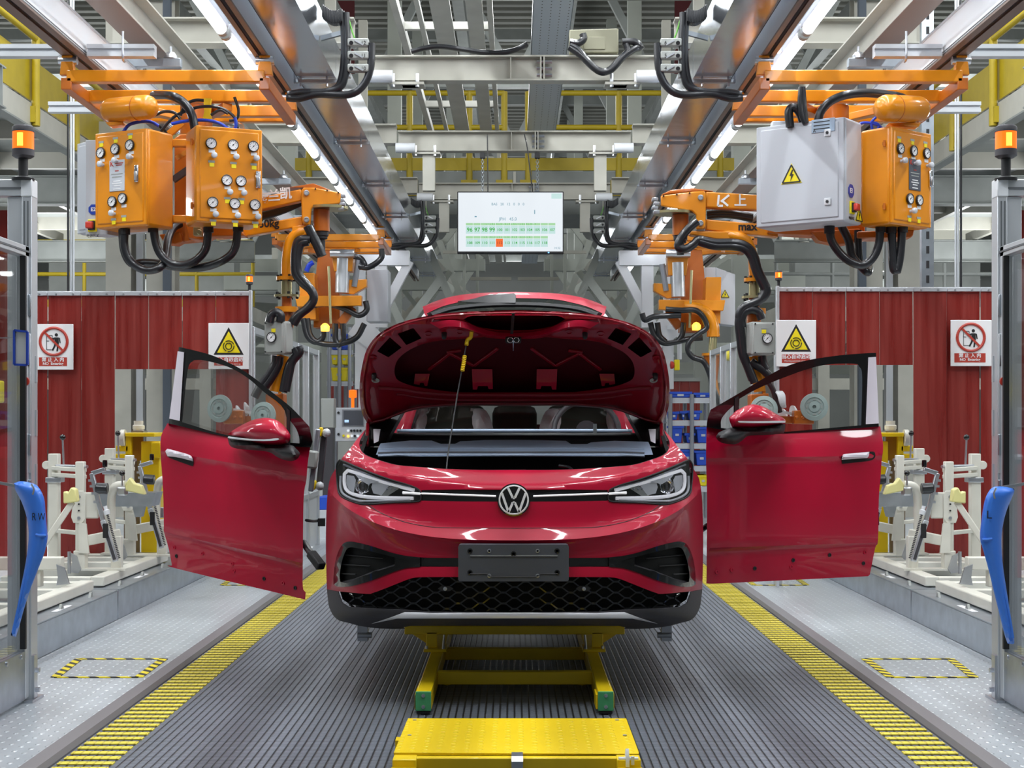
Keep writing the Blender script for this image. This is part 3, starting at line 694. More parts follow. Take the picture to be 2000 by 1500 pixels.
fr = slab(BO, lambda x, y: bon(x, y, 0 if dist((x, y), [BO]) > 6 else -.022), lambda x, y: bon(x, y, -.083), hol, 11).build('bonnet_frame', REDIN, skin_b, smooth=40)
inset = [(1004.5+(x-1004.5)*.975, 704+(y-704)*.95) for x, y in BO]
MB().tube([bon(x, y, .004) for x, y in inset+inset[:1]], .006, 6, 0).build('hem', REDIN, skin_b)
for f in (lambda P: P, mir):
    # raised ridge below the slot, ridge above the hinge edge, ribs, tabs, stops
    A = r2(f([(838,630),(862,626),(885,625),(910,629),(935,640),(968,648),(1004.5,650)]), 4, False); B = r2(f([(858,642),(872,638),(890,638),(908,641),(930,648),(960,655),(1004.5,656.5)]), 4, False)
    q = MB(); q.loft([bon(x, y, .004) for x, y in A], [bon(x, y, .035) for x, y in B]); q.loft([bon(x, y, .035) for x, y in B], [bon(x, y+6, -.02) for x, y in B]); q.build('latch_ridge', RED, skin_b)
    A = r2(f([(738,757),(760,758),(790,761),(820,766),(870,770),(930,771),(1004.5,771)]), 4, False)
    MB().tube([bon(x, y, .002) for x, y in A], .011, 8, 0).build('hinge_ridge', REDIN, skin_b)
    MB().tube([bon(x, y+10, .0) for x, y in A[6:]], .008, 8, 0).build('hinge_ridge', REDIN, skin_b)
    for a, b in (((836,722),(878,690)), ((878,690),(925,714)), ((925,714),(972,680)), ((872,688),(900,684))):
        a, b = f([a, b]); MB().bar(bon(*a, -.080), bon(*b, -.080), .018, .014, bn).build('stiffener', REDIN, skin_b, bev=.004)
    for P in ([(810,730),(839,730),(834,754),(829,754),(827,748),(820,748),(819,752),(808,750)], [(921,721),(961,721),(962,760),(954,760),(952,754),(933,754),(931,761),(923,761)]):
        P = f(P); top = min(y for _, y in P)
        slab(P, lambda x, y: bon(x, y, -.07+.0018*(y-top)), lambda x, y: bon(x, y, -.076+.0018*(y-top)), (), 0).build('bracket', RED, skin_b)
    for x, y, z in ((867,651,.03), (730,731,.028)):
        x, y = f([(x, y)])[0]; MB().lathe([(.012, -.01), (.014, .0), (.012, .026), (.008, .032), (0, .033)], bon(x, y), bn, 12).build('rubber_stop', RUBBER, skin_b)
    for x, y in ((836,652), (898,648), (733,742), (728,698)):
        x, y = f([(x, y)])[0]; MB().lathe([(.018, .0), (.021, .004), (.013, .004), (.011, -.004), (0, -.004)], bon(x, y), bn, 14).build('stamped_hole', REDIN if y != 742 else GREYBOX2, skin_b)
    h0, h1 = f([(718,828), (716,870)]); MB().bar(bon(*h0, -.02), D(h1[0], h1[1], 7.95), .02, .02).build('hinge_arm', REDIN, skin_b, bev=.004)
lt = MB(); lt.bar(bon(1002, 612, .01), bon(999, 652, .045), .014, .004, bn); lt.build('safety_lever', RUBBER, skin_b)
lt = MB(); lt.box(bon(1002, 664, .03), (.078, .02, .034)); lt.build('latch_plate', BLACKM, skin_b, bev=.008)
lt = MB()
for k in (-1, 1): lt.tube([bon(1002+k*6, 664, .042)+Vector((.014*math.cos(a), 0, .013*math.sin(a))) for a in [R(q) for q in range(0, 361, 45)]], .002, 6, 0)
lt.tube([bon(1002, 662, .042), bon(1002, 672, .045), bon(1002, 684, .04)], .004, 8, 2); lt.build('striker', CHROME, skin_b)
# prop rod
pr = MB(); pr.tube([D(872, 917, 7.25), D(876, 880, 7.3), D(892, 780, 7.42), D(911, 672, 7.5)], .0038, 8, 6); pr.build('prop_rod', RUBBER, car)
pr = MB(); pr.tube([D(911, 674, 7.49), D(913, 664, 7.5), D(919, 659, 7.5), D(921, 648, 7.5)], .010, 8, 4); pr.build('prop_hook', YELLOW, car)
pr = MB(); a, b = D(903, 725, 7.455), D(908, 694, 7.485)
for k in range(9): pr.lathe([(.006, 0), (.0105, .002), (.0105, .006), (.006, .008)], a+(b-a)*k/9, b-a, 10)
pr.build('prop_grip', YELLOW, car)
# ---------------------------------------------------------------- raised tailgate
def hat(x, y, r=0):
    t = (612-y)/42; return D(x+.5, y, 10.75+.55*t)+Vector((0, -r, .0))
ho = sym([(1004.5,570),(932,572.5),(887,578),(851,588),(825,599)], [(829,614),(835,625),(900,632),(1004.5,632)])
hg = sym([(1004.5,582),(932,584),(896,590),(862,599),(833,612)], [(838,622),(900,628),(1004.5,628)])
ht = shell(ho, hat, .05, [hg], 12).build('tailgate', RED, car, label='raised tailgate with its wiper')
sheet(hg, lambda x, y: hat(x, y, -.01), [], 20).build('tailgate_glass', GLASSD, ht)
MB().tube([hat(x, y, .0) for x, y in r2([(840,616),(880,604),(940,597),(1004.5,595),(1069,597),(1129,604),(1169,616)], 3, False)], .02, 6, 0).build('high_trim', BLACKM, ht)
slab(r2([(893,589),(927,584),(950,577.5),(1004,574),(1007,578),(1007,593),(940,592.5),(920,591.5)], 2), lambda x, y: hat(x, y, .05), lambda x, y: hat(x, y, .01), (), 10).build('wiper', BLACKM, ht, bev=.004)
for f in (lambda P: P, mir):
    slab(f([(822,620),(828,612),(832,619)]), lambda x, y: hat(x, y, .01), lambda x, y: hat(x, y, -.02), (), 0).build('film_tab', WHITEFILM, ht)
# ---------------------------------------------------------------- doors
DOORK = spl(((-.1, -.02), (0, 0), (.10, .026), (.20, .042)))[:-1]+spl(((.20, .042), (.235, .034), (.5, .036), (.72, .033), (.775, .026)))[:-1]+spl(((.775, .026), (.80, .010), (.9, .002), (1, -.006)))
class Door:
    def __init__(s, hx, hY, fx, fY, belt, bot):
        s.A = D(hx, 826, hY); s.B = D(fx, 826, fY); d = (s.B-s.A).normalized(); s.n = d.cross(Vector((0, 0, 1))).normalized()
        if s.n.y > 0: s.n = -s.n
        s.hx, s.fx, s.belt, s.bot = hx, fx, belt, bot
    def lerp(s, q, x): t = (x-s.hx)/(s.fx-s.hx); return q[0]+(q[1]-q[0])*t
    def at(s, x, y, r=0): return ray_plane(x, y, s.A+s.n*r, s.n)
    def skin(s, x, y, r=0):
        yb, yd = s.lerp(s.belt, x), s.lerp(s.bot, x); t = (y-yb)/(yd-yb)
        u = (x-s.hx)/(s.fx-s.hx)
        q = pl(t, DOORK)-.05*(2*u-1)**2*.5
        return s.at(x, y, r+q)
def door(d, nm, panel, frame, holes, panes, film, handle, recess, cap, strip, house, bar_, label):
    po = r2(panel, 4, True, 30); folds = []
    for t in (.20, .775, .80):
        ln = []
        for k in range(2, 99):
            x = d.hx+(d.fx-d.hx)*k/100; yb, yd = d.lerp(d.belt, x), d.lerp(d.bot, x); q = (x, yb+(yd-yb)*t)
            if pip(q, po) and dist(q, [po]) > 1.5: ln.append(q)
        folds.append(ln[::2])
    _q = shell(po, d.skin, .03, [], 9, folds); p = true_normals(_q.build(nm, RED, car, smooth=26, label=label), _q, d.skin)
    slab(r2(panel, 4, True, 30), lambda x, y: d.skin(x, y, -.012), lambda x, y: d.at(x, y, -.10), (), 30).build('inner_panel', BLACKM, p)
    slab(r2(frame, 4, True, 30), lambda x, y: d.at(x, y, .014), lambda x, y: d.at(x, y, -.06), [r2(h, 4, True, 50) for h in holes], 18).build('window_frame', BLACKG, p)
    for q in panes: slab(q, lambda x, y: d.at(x, y, -.016), lambda x, y: d.at(x, y, -.02), (), 0).build('window_glass', GLASS, p)
    slab(film, lambda x, y: d.at(x, y, .020), lambda x, y: d.at(x, y, .012), (), 0).build('pillar_film', WHITEFILM, p)
    if bar_: slab(bar_, lambda x, y: d.at(x, y, .018), lambda x, y: d.at(x, y, -.03), (), 0).build('division_bar', BLACKM, p)
    slab(r2(recess, 4, True, 70), lambda x, y: d.skin(x, y, .003), lambda x, y: d.skin(x, y, -.008), (), 0).build('handle_recess', DARK, p)
    hd = puff(r2(handle, 4, True, 50), lambda x, y, r=0: d.skin(x, y, r+.014), .02, 4).build('door_handle', WHITEFILM, p)
    m_ = lambda x, y, r=0: d.at(x, y, .14+r)
    mr = puff(r2(cap, 5, True, 60), m_, .10, 6, 1.0).build('mirror_cap', RED, p)
    puff(r2(house, 5, True, 60), lambda x, y, r=0: d.at(x, y, .12+r), .095, 6, 1.0).build('mirror_housing', BLACKM, p)
    slab(r2(strip, 3, True, 80), lambda x, y: d.at(x, y, .235), lambda x, y: d.at(x, y, .16), (), 6).build('indicator_strip', WHITEP, p, bev=.002)
    return p
LD = Door(600, 8.0, 318, 8.65, (871, 826), (1169, 1100))
lp = door(LD, 'door', [(327,826.5),(444,853),(566,870.6),(606,873),(601,905),(598.5,937),(593,975),(591.5,1097),(591.5,1146),(597,1157),(596,1171),(540,1157.5),(343,1110),(336,1104.5),(329,1069.5),(320,1038),(320,1025),(318.5,955),(313.3,862)],
  [(349.5,677.5),(390,687),(426,698.7),(480,726.6),(534,768),(570,797),(604,833),(610.5,863),(607,873.5),(566,871),(444,853.5),(329.5,827),(331,818)],
  [[(379,703.5),(399,704),(444,716),(480,735.6),(516,766),(556,802),(559,860),(530,857),(444,850),(356,824.5),(366.6,723)], [(567,822),(578,837),(584,853),(585,866),(567,864.5)]],
  [[(379,702),(399,703),(444,715),(480,735),(516,765),(559,804),(559,862),(530,859),(444,851),(355,826),(366,722)], [(566,818),(586,840),(586,867),(566,866)]],
  [(347,686),(359.4,688),(351,822),(330.5,817.5)],
  [(322.5,881),(327,876.3),(345,881),(372,889.5),(377,901),(350,894),(327,891)],
  [(324,886),(330,880),(372,892),(378,900),(377,910),(371,909),(331,894)],
  [(445,848),(462,836),(489,822),(507,817),(525,816.5),(543,822),(557,834.6),(567,851),(560,866),(530,869),(500,866),(480,858)],
  [(446,852.5),(480,856.5),(515,858),(540,856),(545,857),(541,860),(515,861.5),(480,860),(447,856)],
  [(444.5,855),(449,870),(462,876),(490,879),(516,881),(530,885),(542,893),(555,898.5),(570,900.5),(581,896),(587,886),(578,876),(566,869),(520,868),(490,862)],
  [(559.5,796),(566,802),(567,868),(559.5,866)], 'open front door on the viewer\'s left')
RDo = Door(1380, 8.0, 1722, 8.45, (834, 831), (1139, 1126))
rp = door(RDo, 'door', [(1380,833.5),(1420,840.5),(1470,844.5),(1536,846),(1640,838.5),(1719,832.5),(1725,870),(1722,900),(1720,930),(1716.5,975),(1715,1055),(1709.5,1070),(1699,1122),(1695.5,1125.5),(1560,1132),(1405,1139.5),(1379.5,1139.5),(1380,1115),(1381,975),(1379,900)],
  [(1711,689),(1690,690),(1640,694),(1580,703),(1540,714),(1500,734),(1440,770),(1388,800),(1382,818),(1380,834),(1420,841),(1470,845),(1536,846.5),(1640,839),(1717,833),(1716,827),(1713.5,760)],
  [[(1682,830.5),(1684,736),(1678,716),(1668,710.5),(1620,711.5),(1580,720),(1540,734),(1500,750),(1470,764),(1444,779),(1442,842),(1480,843.5),(1536,843),(1620,836)], [(1433,792),(1420,804),(1409,819),(1408,835.5),(1433,840)]],
  [[(1683,832),(1685,736),(1678,714),(1620,710),(1580,718),(1540,732),(1500,748),(1470,762),(1443,778),(1442,843),(1536,845)], [(1434,790),(1420,802),(1407,819),(1407,837),(1434,841)]],
  [(1696,698),(1711,697),(1716.5,827),(1691,828.5)],
  [(1646,888.5),(1652,886.5),(1698,882.5),(1697,890),(1694,894.5),(1644,898)],
  [(1644,899),(1648,888),(1700,882),(1709,884),(1709.5,892),(1704,898),(1690,901),(1645,906)],
  [(1424,818),(1430,810),(1440,801),(1466,790),(1490,794),(1512,806),(1533,819),(1533,829),(1500,833),(1460,836),(1430,835)],
  [(1442,823.5),(1444,822.5),(1480,822.8),(1531,822),(1533,824),(1530,826),(1480,826.3),(1446,825.5)],
  [(1534,822),(1533.5,836),(1531,846),(1500,849.5),(1475,850),(1460,852),(1450,860),(1440,866.5),(1430,868),(1412,865.5),(1402,860),(1398,853),(1404,845),(1416,839),(1432,834.5),(1470,835.5),(1500,830)],
  [(1442.5,774),(1435,778),(1434,841),(1442,843)], 'open front door on the viewer\'s right')
# stamped holes in the unpainted-looking lower band
for d, p, hs in ((LD, lp, ((341,1069),(396,1081),(345,1086),(454,1101),(457,1115),(516,1130),(553,1139),(577,1148))), (RDo, rp, ((1429,1113),(1474,1110),(1545,1107),(1549,1094),(1620,1084),(1689,1079),(1686,1100),(1400,1117)))):
    for x, y in hs: MB().lathe([(.011, 0), (.011, .004), (.006, .004), (.006, .001), (0, .001)], d.skin(x, y), d.n, 10).build('fixing_hole', RED if y % 2 else BLACKM, p)
q = MB(); q.tube([LD.at(593, 1060, -.05), LD.at(603, 1075, .0), LD.at(611, 1085, .03)], .018, 8); q.build('wiring_boot', RUBBER, lp)
q = MB(); q.bar(LD.at(607, 1080, .03), LD.at(628, 1108, .05), .05, .04); q.build('wiring_plug', BLACKM, lp, bev=.008)
q = MB(); q.tube([LD.at(598, 1016, -.05), D(612, 1018, 7.95), D(622, 1017, 7.9)], .008, 6); q.box(D(628, 1020, 7.9), (.035, .03, .04)); q.build('check_strap', BLACKM, lp)
MB().tube([D(1382, 1026, 8.05), D(1372, 1034, 8.1), D(1362, 1040, 8.2)], .014, 6).build('wiring_boot', RUBBER, rp)
# padded arm on the left sill side
sp = thing('door_support_arm', 'grey folding arm with yellow and white padded ends beside the left open door', 'support arm', D(620, 950, 8.6))
MB().bar(D(621, 838, 8.6), D(607, 960, 8.6), .028, .028).build('strut', GREYHL, sp, bev=.006)
MB().bar(D(633, 850, 8.7), D(623, 955, 8.7), .034, .03).build('upright', CLAD, sp, bev=.006)
for x, y in ((631, 844), (618, 948)):
    q = MB().bar(D(x-8, y-1, 8.66), D(x-1, y, 8.66), .06, .055).build('yellow_wrap', YELLOW, sp, bev=.015)
    MB().bar(D(x-1, y, 8.66), D(x+14, y+3, 8.66), .058, .05).build('white_pad', WRAP, sp, bev=.02)
MB().bar(D(612, 880, 8.58), D(608, 915, 8.58), .06, .06).build('joint', GREYBOX2, sp, bev=.012)
# ---------------------------------------------------------------- yellow carrier under the car, table in front
sk = thing('carrier_skid', 'yellow steel carrier with green end plates standing on the belt beneath the car', 'carrier', (0, 8, 0))
for s in (-1, 1):
    x = s*.410
    MB().lohi((x-.033, 6.915, .012), (x+.033, 11.2, .10)).build('side_beam', YELLOW, sk, bev=.005)
    MB().lohi((x-.042, 6.95, .015), (x-.034 if s > 0 else x+.034, 7.1, .08)).lohi((x+s*.034, 6.95, .02), (x+s*.041, 7.3, .085)).build('wear_strip', YELLOW, sk)
    g = MB().lohi((x-.035, 6.898, .016), (x+.035, 6.915, .102)).build('end_plate', GREEN, sk, bev=.002)
    for z in (.035, .085): MB().lathe([(.0085, 0), (.0085, -.004), (.004, -.005), (.003, -.002), (0, -.002)], (x, 6.898, z), (0, 1, 0), 12).build('screw', ZINC, g)
    MB().lohi((x-.03, 6.91, .002), (x+.03, 11.1, .012)).build('runner', RUBBER, sk)
    MB().lohi((s*.42-.06, 8.1, .1), (s*.42+.06, 8.3, .115)).build('foot_plate', YELLOW, sk, bev=.003)
    MB().lohi((s*.44-.03, 8.16, .115), (s*.44+.03, 8.24, .20)).build('riser', YELLOW, sk, bev=.004)
    MB().ext([(s*.47, 8.19, .195), (s*.54, 8.19, .195), (s*.54, 8.19, .18), (s*.47, 8.19, .135)], (0, .012, 0)).build('gusset', YELLOW, sk)
    MB().lohi((s*.44-.04, 8.16, .23), (s*.44+.04, 8.24, .368)).build('support_post', YELLOW, sk, bev=.004)
    MB().cyl((s*.38, 8.12, .10), (s*.372, 8.12, .19), .006, n=8).build('lock_pin', ZINC, sk)
    for q in (-1, 1): MB().cyl((s*.42+q*.045, 8.13, .115), (s*.42+q*.045, 8.13, .13), .009, n=6).build('bolt', ZINC, sk)
MB().lohi((-.585, 8.16, .186), (.585, 8.24, .232)).build('cross_beam', YELLOW, sk, bev=.004)
MB().lohi((-.377, 7.48, .035), (.377, 7.54, .097)).build('cross_beam', YELLOW, sk, bev=.004)
MB().lohi((-.377, 8.26, .035), (.377, 8.32, .097)).build('cross_beam', YELLOW, sk, bev=.004)
MB().lohi((-.377, 10.6, .035), (.377, 10.66, .097)).build('cross_beam', YELLOW, sk, bev=.004)
for s in (-1, 1):
    MB().lohi((s*.42-.05, 10.5, .1), (s*.42+.05, 10.6, .368)).build('support_post', YELLOW, sk, bev=.004)
    MB().bar((s*.377, 7.56, .06), (s*.32, 7.5, .06), .03, .06).build('gusset', YELLOW, sk)
tb = thing('carrier_table', 'yellow tread plate table of the next carrier in the foreground', 'carrier', (0, 5.8, 0))
MB().ext([D(797, 1403, 6.19), D(1223, 1403, 6.19), D(1248, 1470, 5.54), D(1247, 1472, 5.54), D(770, 1472, 5.54), D(769, 1470, 5.54)], (0, 0, -.006)).build('tread_plate', PLATEY, tb, smooth=0)
MB().lohi((-.435, 5.46, .02), (-.35, 6.17, .113)).build('side_beam', YELLOW, tb, bev=.004)
MB().lohi((.365, 5.46, .02), (.45, 6.17, .113)).build('side_beam', YELLOW, tb, bev=.004)
MB().lohi((-.40, 5.50, .035), (.42, 5.56, .11)).build('front_beam', YELLOW, tb, bev=.004)
MB().lohi((-.40, 6.05, .02), (.42, 6.12, .11)).build('rear_beam', YELLOW, tb, bev=.004)
MB().lohi((-.44, 3.2, .0), (-.35, 5.47, .085)).build('side_beam', YELLOW, tb, bev=.004); MB().lohi((.365, 3.2, .0), (.455, 5.47, .085)).build('side_beam', YELLOW, tb, bev=.004)
MB().ext([(-.011, 5.53, .125), (-.011, 5.46, .125), (-.011, 5.44, .11), (-.011, 5.44, .0), (-.011, 5.45, .0), (-.011, 5.45, .108), (-.011, 5.465, .119), (-.011, 5.53, .119)], (.041, 0, 0)).build('steel_strap', GALV, tb, smooth=0)
MB().lohi((-.455, 5.85, .05), (-.43, 5.92, .1)).build('stop_block', YELLOW, tb)
q = MB(); q.ext([(.395, 5.5, .09), (.395, 5.44, .09), (.395, 5.44, .12), (.395, 5.47, .15), (.395, 5.5, .13)], (.012, 0, 0)); q.cyl((.37, 5.47, .113), (.44, 5.47, .113), .008); q.cyl((.42, 5.46, .095), (.42, 5.46, .125), .006); q.build('latch_bracket', WHITEP, tb)
for x, y in ((-.40, 6.15), (.41, 6.15), (-.40, 5.85), (.42, 5.85)): MB().cyl((x, y, .119), (x, y, .1225), .008, n=10).build('screw', GREYBOX2, tb)
# ---------------------------------------------------------------- overhead: rails, ducts, lamps, beams
for s, nm in ((-1, 'left'), (1, 'right')):
    # outer crane rail: aluminium profile seen from below
    H = 2.40; z = EYE+H; x0 = s*2.82; x1 = s*2.93
    t = thing('crane_rail', 'outer %s overhead crane rail with white web and dark slot' % nm, 'rail', (s*2.87, 12, z))
    MB().lohi((x0, 2.5, z+.012), (x0+s*.02, 26, z+.235)).build('web', WHITEP, t)
    MB().lohi((x0+s*.09, 2.5, z+.012), (x1, 26, z+.235)).build('web', WHITEP, t)
    MB().lohi((x0+s*.02, 2.5, z+.05), (x0+s*.09, 26, z+.06)).build('slot', BLACKM, t)
    MB().lohi((x0-s*.008, 2.5, z), (x0+s*.04, 26, z+.014)).build('flange', BROWN, t)
    MB().lohi((x0+s*.07, 2.5, z), (x1+s*.03, 26, z+.014)).build('flange', BROWN, t)
    MB().lohi((x0-s*.01, 2.5, z+.222), (x1, 26, z+.236)).build('flange', ALU, t)
    for q in (.02, .035): MB().lohi((x0-s*.004, 2.5, z+q), (x0+s*.001, 26, z+q+.005)).build('groove', ALUD, t)
    # inner crane rail
    xi = s*1.66
    t = thing('crane_rail', 'inner %s overhead crane rail beside the row of tube lamps' % nm, 'rail', (xi, 12, z))
    MB().lohi((xi-s*.035, 2.5, z+.012), (xi-s*.02, 26, z+.235)).build('web', ALU, t); MB().lohi((xi+s*.02, 2.5, z+.012), (xi+s*.035, 26, z+.235)).build('web', ALU, t)
    MB().lohi((xi-s*.045, 2.5, z), (xi-s*.014, 26, z+.014)).build('flange', BROWN, t); MB().lohi((xi+s*.014, 2.5, z), (xi+s*.045, 26, z+.014)).build('flange', BROWN, t)
    MB().lohi((xi-s*.02, 2.5, z+.06), (xi+s*.02, 26, z+.07)).build('slot', BLACKM, t)
    # white H beam carrying the rails
    zb = EYE+2.76
    t = thing('runway_beam', 'long white steel H beam above the %s crane rails' % nm, 'beam', (s*2.62, 14, zb))
    MB().hbeam((s*2.70, 3, zb+.12), (s*2.70, 26, zb+.12), .2, .24).build('beam', STEELW, t, smooth=0)
    MB().lohi((s*2.60, 3, zb-.004), (s*2.80, 26, zb+.001)).build('lower_flange', BROWN, t)
    for y in (9.2, 11.4, 14, 17, 20):
        q = MB().lohi((s*2.48, y, z+.245), (s*3.0, y+.07, z+.31)); q.build('channel_bracket', GALV, t, bev=.004)
        MB().lathe([(.05, 0), (.05, .02), (.03, .045), (.012, .05), (.012, .09), (0, .09)], (s*2.56, y+.03, z+.31), (0, 0, 1), 12).build('clamp_bolt', ZINC, t)
    for y in (10.05, 11.85):
        r_ = thing('cross_profile', '%s slotted aluminium profile across the %s crane rails' % ('nearer' if y < 11 else 'farther', nm), 'profile', (s*3, y, z))
        q = MB(); x_in, x_out = (s*2.36, s*4.2) if y < 11 else (s*2.98, s*3.6)
        
        for xa_, xb_ in (((x_in, s*2.80), (s*2.975, x_out)) if y < 11 else ((x_in, x_out),)):
            q = MB(); q.lohi((xa_, y, z+.0), (xb_, y+.08, z+.028)).lohi((xa_, y+.02, z+.028), (xb_, y+.08, z+.052)).lohi((xa_, y, z+.052), (xb_, y+.08, z+.08)); q.build('profile', ALU, r_)
        MB().tube([(s*2.56, y-.01, z+.16), (s*2.56, y-.01, z-.01), (s*2.56, y+.03, z-.03)], .008, 6, 3).build('hook_bolt', ZINC, r_)
    # galvanised cable duct
    zd = EYE+2.5
    t = thing('cable_duct', 'shiny galvanised sheet duct running overhead on the %s' % nm, 'duct', (s*1.44, 14, zd))
    y = 3.8; k = 0
    while y < 24:
        MB().lohi((s*1.575, y, zd), (s*1.30, y+2.44, zd+.004)).build('bottom_sheet', DUCT, t)
        MB().lohi((s*1.30, y, zd), (s*1.296, y+2.44, zd+.27)).build('side_sheet', DUCT, t)
        MB().lohi((s*1.575, y, zd), (s*1.571, y+2.44, zd+.27)).build('side_sheet', DUCT, t)
        st = MB().lohi((s*1.60, y+2.42, zd-.035), (s*1.28, y+2.46, zd-.012)).build('strap', GALV, t)
        for q in (1.55, 1.36): MB().cyl((s*q, y+2.44, zd-.06), (s*q, y+2.44, zd), .009, n=6).build('bolt', ZINC, st)
        MB().tube([(s*1.595, y+2.44, zd+.28), (s*1.595, y+2.44, zd-.01), (s*1.58, y+2.44, zd-.025)], .008, 6, 2).build('hanger_rod', ZINC, st)
        y += 2.45; k += 1
    # tube lamps
    zt_ = EYE+2.45; xt = s*1.825; first = True
    for k in range(14):
        y0 = 9.62+1.49*(k-4)+.03; lab = '%s tube lamp from the viewer in the %s overhead row' % (('first second third fourth fifth sixth seventh eighth ninth tenth eleventh twelfth thirteenth fourteenth').split()[k], nm)
        t = thing('tube_lamp', lab, 'lamp', (xt, y0+.6, zt_), group='tube lamps of the %s overhead row' % nm)
        MB().cyl((xt, y0+.06, zt_), (xt, y0+1.38, zt_), .034, n=12).build('tube', TUBE, t)
        MB().lohi((xt-.04, y0+.0, zt_+.015), (xt+.04, y0+1.44, zt_+.06)).build('housing', GREYBOX, t, bev=.01)
        MB().lohi((min(xt, s*1.706), y0+.6, zt_+.03), (max(xt, s*1.706), y0+.66, zt_+.06)).build('hanger', ALU, t)
        for a in (y0, y0+1.38): MB().cyl((xt, a, zt_), (xt, a+.06, zt_), .038, n=14).build('end_cap', GREYBOX2, t)
    # transverse beams over the side bays
    for j, y in enumerate((13.0, 17.6, 21.4)):
        zz = EYE+3.2
        t = thing('cross_beam', 'white steel cross beam above the %s side bay, row %s' % (nm, ('nearest', 'middle', 'farthest')[j]), 'beam', (s*2.5, y, zz))
        MB().hbeam((s*1.35, y, zz+.10), (s*3.4, y, zz+.10), .2, .22).build('beam', STEELW, t, smooth=0)
        for x in (2.25, 1.75):
            MB().lohi((s*x-.12, y-.14, zz-.03), (s*x+.12, y+.1, zz-.005)).build('clamp_plate', STEELW, t)
            for q in (-.08, .08): MB().cyl((s*x+q, y-.1, zz-.08), (s*x+q, y-.1, zz+.06), .014, n=6).build('bolt', ZINC, t)
        MB().lohi((s*2.05, y-.06, zz+.21), (s*2.17, y+.06, zz+2.4)).build('post', STEELW, t)
    # pipe along the lamp row
    q = thing('overhead_pipe', 'grey galvanised pipe running along above the %s lamp row' % nm, 'pipe', (s*2.1, 14, EYE+2.95))
    MB().cyl((s*2.1, 6, EYE+2.95), (s*2.1, 26, EYE+2.95), .06, n=14).build('pipe', GALV, q)
    # connector block, drag chain and cables hung at the duct
    for Y, lab in ((10.2, 'near'), (18.9, 'far')):
        sc = 3000/Y/294; P = lambda px, py, dy=0: D(CX+s*(1005-px)*sc, CY-(826-py)*sc, Y+dy)
        t = thing('connector_station', '%s black cables with grey numbered connectors at the %s duct' % (lab, nm), 'cables', P(690, 110))
        MB().ext([P(672, 50), P(684, 50), P(684, 150), P(672, 150)], (0, .06, 0)).build('mounting_plate', ZINC, t)
        MB().bar(P(678, 62, .03), (s*1.29, Y+.03, zd+.06), .03, .03).build('bracket', GALV, t)
        for k, py in enumerate((84, 109, 134)):
            c = MB().box(P(700, py), (.14, .06, .052)).build('connector', GREYBOX2, t, bev=.008)
            MB().cyl(P(686, py, -.035), P(686, py, .0), .014, n=10).build('socket', BLACKM, c)
            MB().bar(P(693, py-5, -.035), P(709, py+4, -.035), .01, .01).build('locking_lever', ZINC, c)
            if Y < 12: text('number', str((12, 11, 10)[k] if s < 0 else (6, 5, 4)[k]), .035, P(710, py, -.0315), INK, c)
        MB().tube([P(726, 85), P(724, 130), P(714, 160), P(695, 180), P(668, 186), P(620, 184), P(585, 192), P(560, 191)], .026, 8).build('cable', RUBBER, t)
        MB().tube([P(676, 25), P(678, 90), P(674, 150), P(662, 172), P(630, 180), P(590, 180), P(562, 185)], .024, 8).build('cable', RUBBER, t)
        MB().tube([P(668, 22), P(671, 90), P(666, 150), P(650, 174), P(600, 184)], .018, 8).build('cable', RUBBER, t)
        MB().tube([P(682, 40), P(688, 62), P(694, 78)], .006, 6).build('earth_wire', mat('green_wire_%s_%s' % (nm, lab), '#5da33b', .5), t)
        MB().tube([P(722, 85), P(726, 105), P(722, 128)], .006, 6).build('earth_wire', MATS['green_wire_%s_%s' % (nm, lab)], t)
        MB().tube([P(675, 70), P(676, 140)], .007, 6).build('orange_wire', ORANGED, t)
        dc = MB()
        for k in range(13): a = P(632+k*3.0, 24+(k/5.5)**2*1.5+10*math.sin(k/4)); dc.box(a, (.010, .09, .085))
        dc.build('drag_chain', RUBBER, t, bev=.003)
# ---------------------------------------------------------------- beams across the line, trays, ladders, monitor
for j, (Y, x0, x1) in enumerate(((14.0, 1.30, 1.30), (17.6, 1.33, 1.33), (21.4, 1.33, 1.33))):
    z0 = EYE+3.105
    t = thing('portal_beam', 'pale steel beam crossing the line overhead, %s of the rows' % ('nearest', 'second', 'third')[j], 'beam', (0, Y, z0))
    MB().hbeam((-x0, Y, z0+.115), (x1, Y, z0+.115), .16, .23).build('beam', STEELW, t, smooth=0)
    q = MB().lohi((.23, Y-.085, z0+.01), (.245, Y, z0+.22)).lohi((.26, Y-.085, z0+.01), (.275, Y, z0+.22)).lohi((-.04, Y-.07, z0+.01), (-.03, Y, z0+.22)); q.build('splice_plate', STEELW, t)
    for k in range(3): MB().cyl((.20, Y-.06, z0+.05+.06*k), (.34, Y-.06, z0+.05+.06*k), .016, n=6).build('bolt', ZINC, t)
    for s in (-1, 1):
        MB().lohi((s*(x0-.16), Y-.1, z0-.04), (s*(x0-.48), Y+.1, z0-.015)).build('end_plate', STEELW, t)
        MB().lohi((s*(x0-.28), Y-.06, z0-.45 if j else z0-.04), (s*(x0-.42), Y+.06, z0-.04)).build('hanger_post', STEELW, t)
        for q in (.2, .42): MB().cyl((s*(x0-q), Y-.08, z0-.06), (s*(x0-q), Y-.08, z0+.06), .018, n=6).build('bolt', ZINC, t)
        MB().cyl((s*(x0+.02), Y-.15, z0+.02), (s*(x0-.2), Y-.15, z0+.02), .055, n=14).build('white_roller', WHITEP, t)
HT = 4.15; LADG = mat('ladder_steel', '#b9b8b0', .5, grain=.08, gscale=3)
TRAY = mat('perforated_tray', '#c3ccd6', .35, .3)
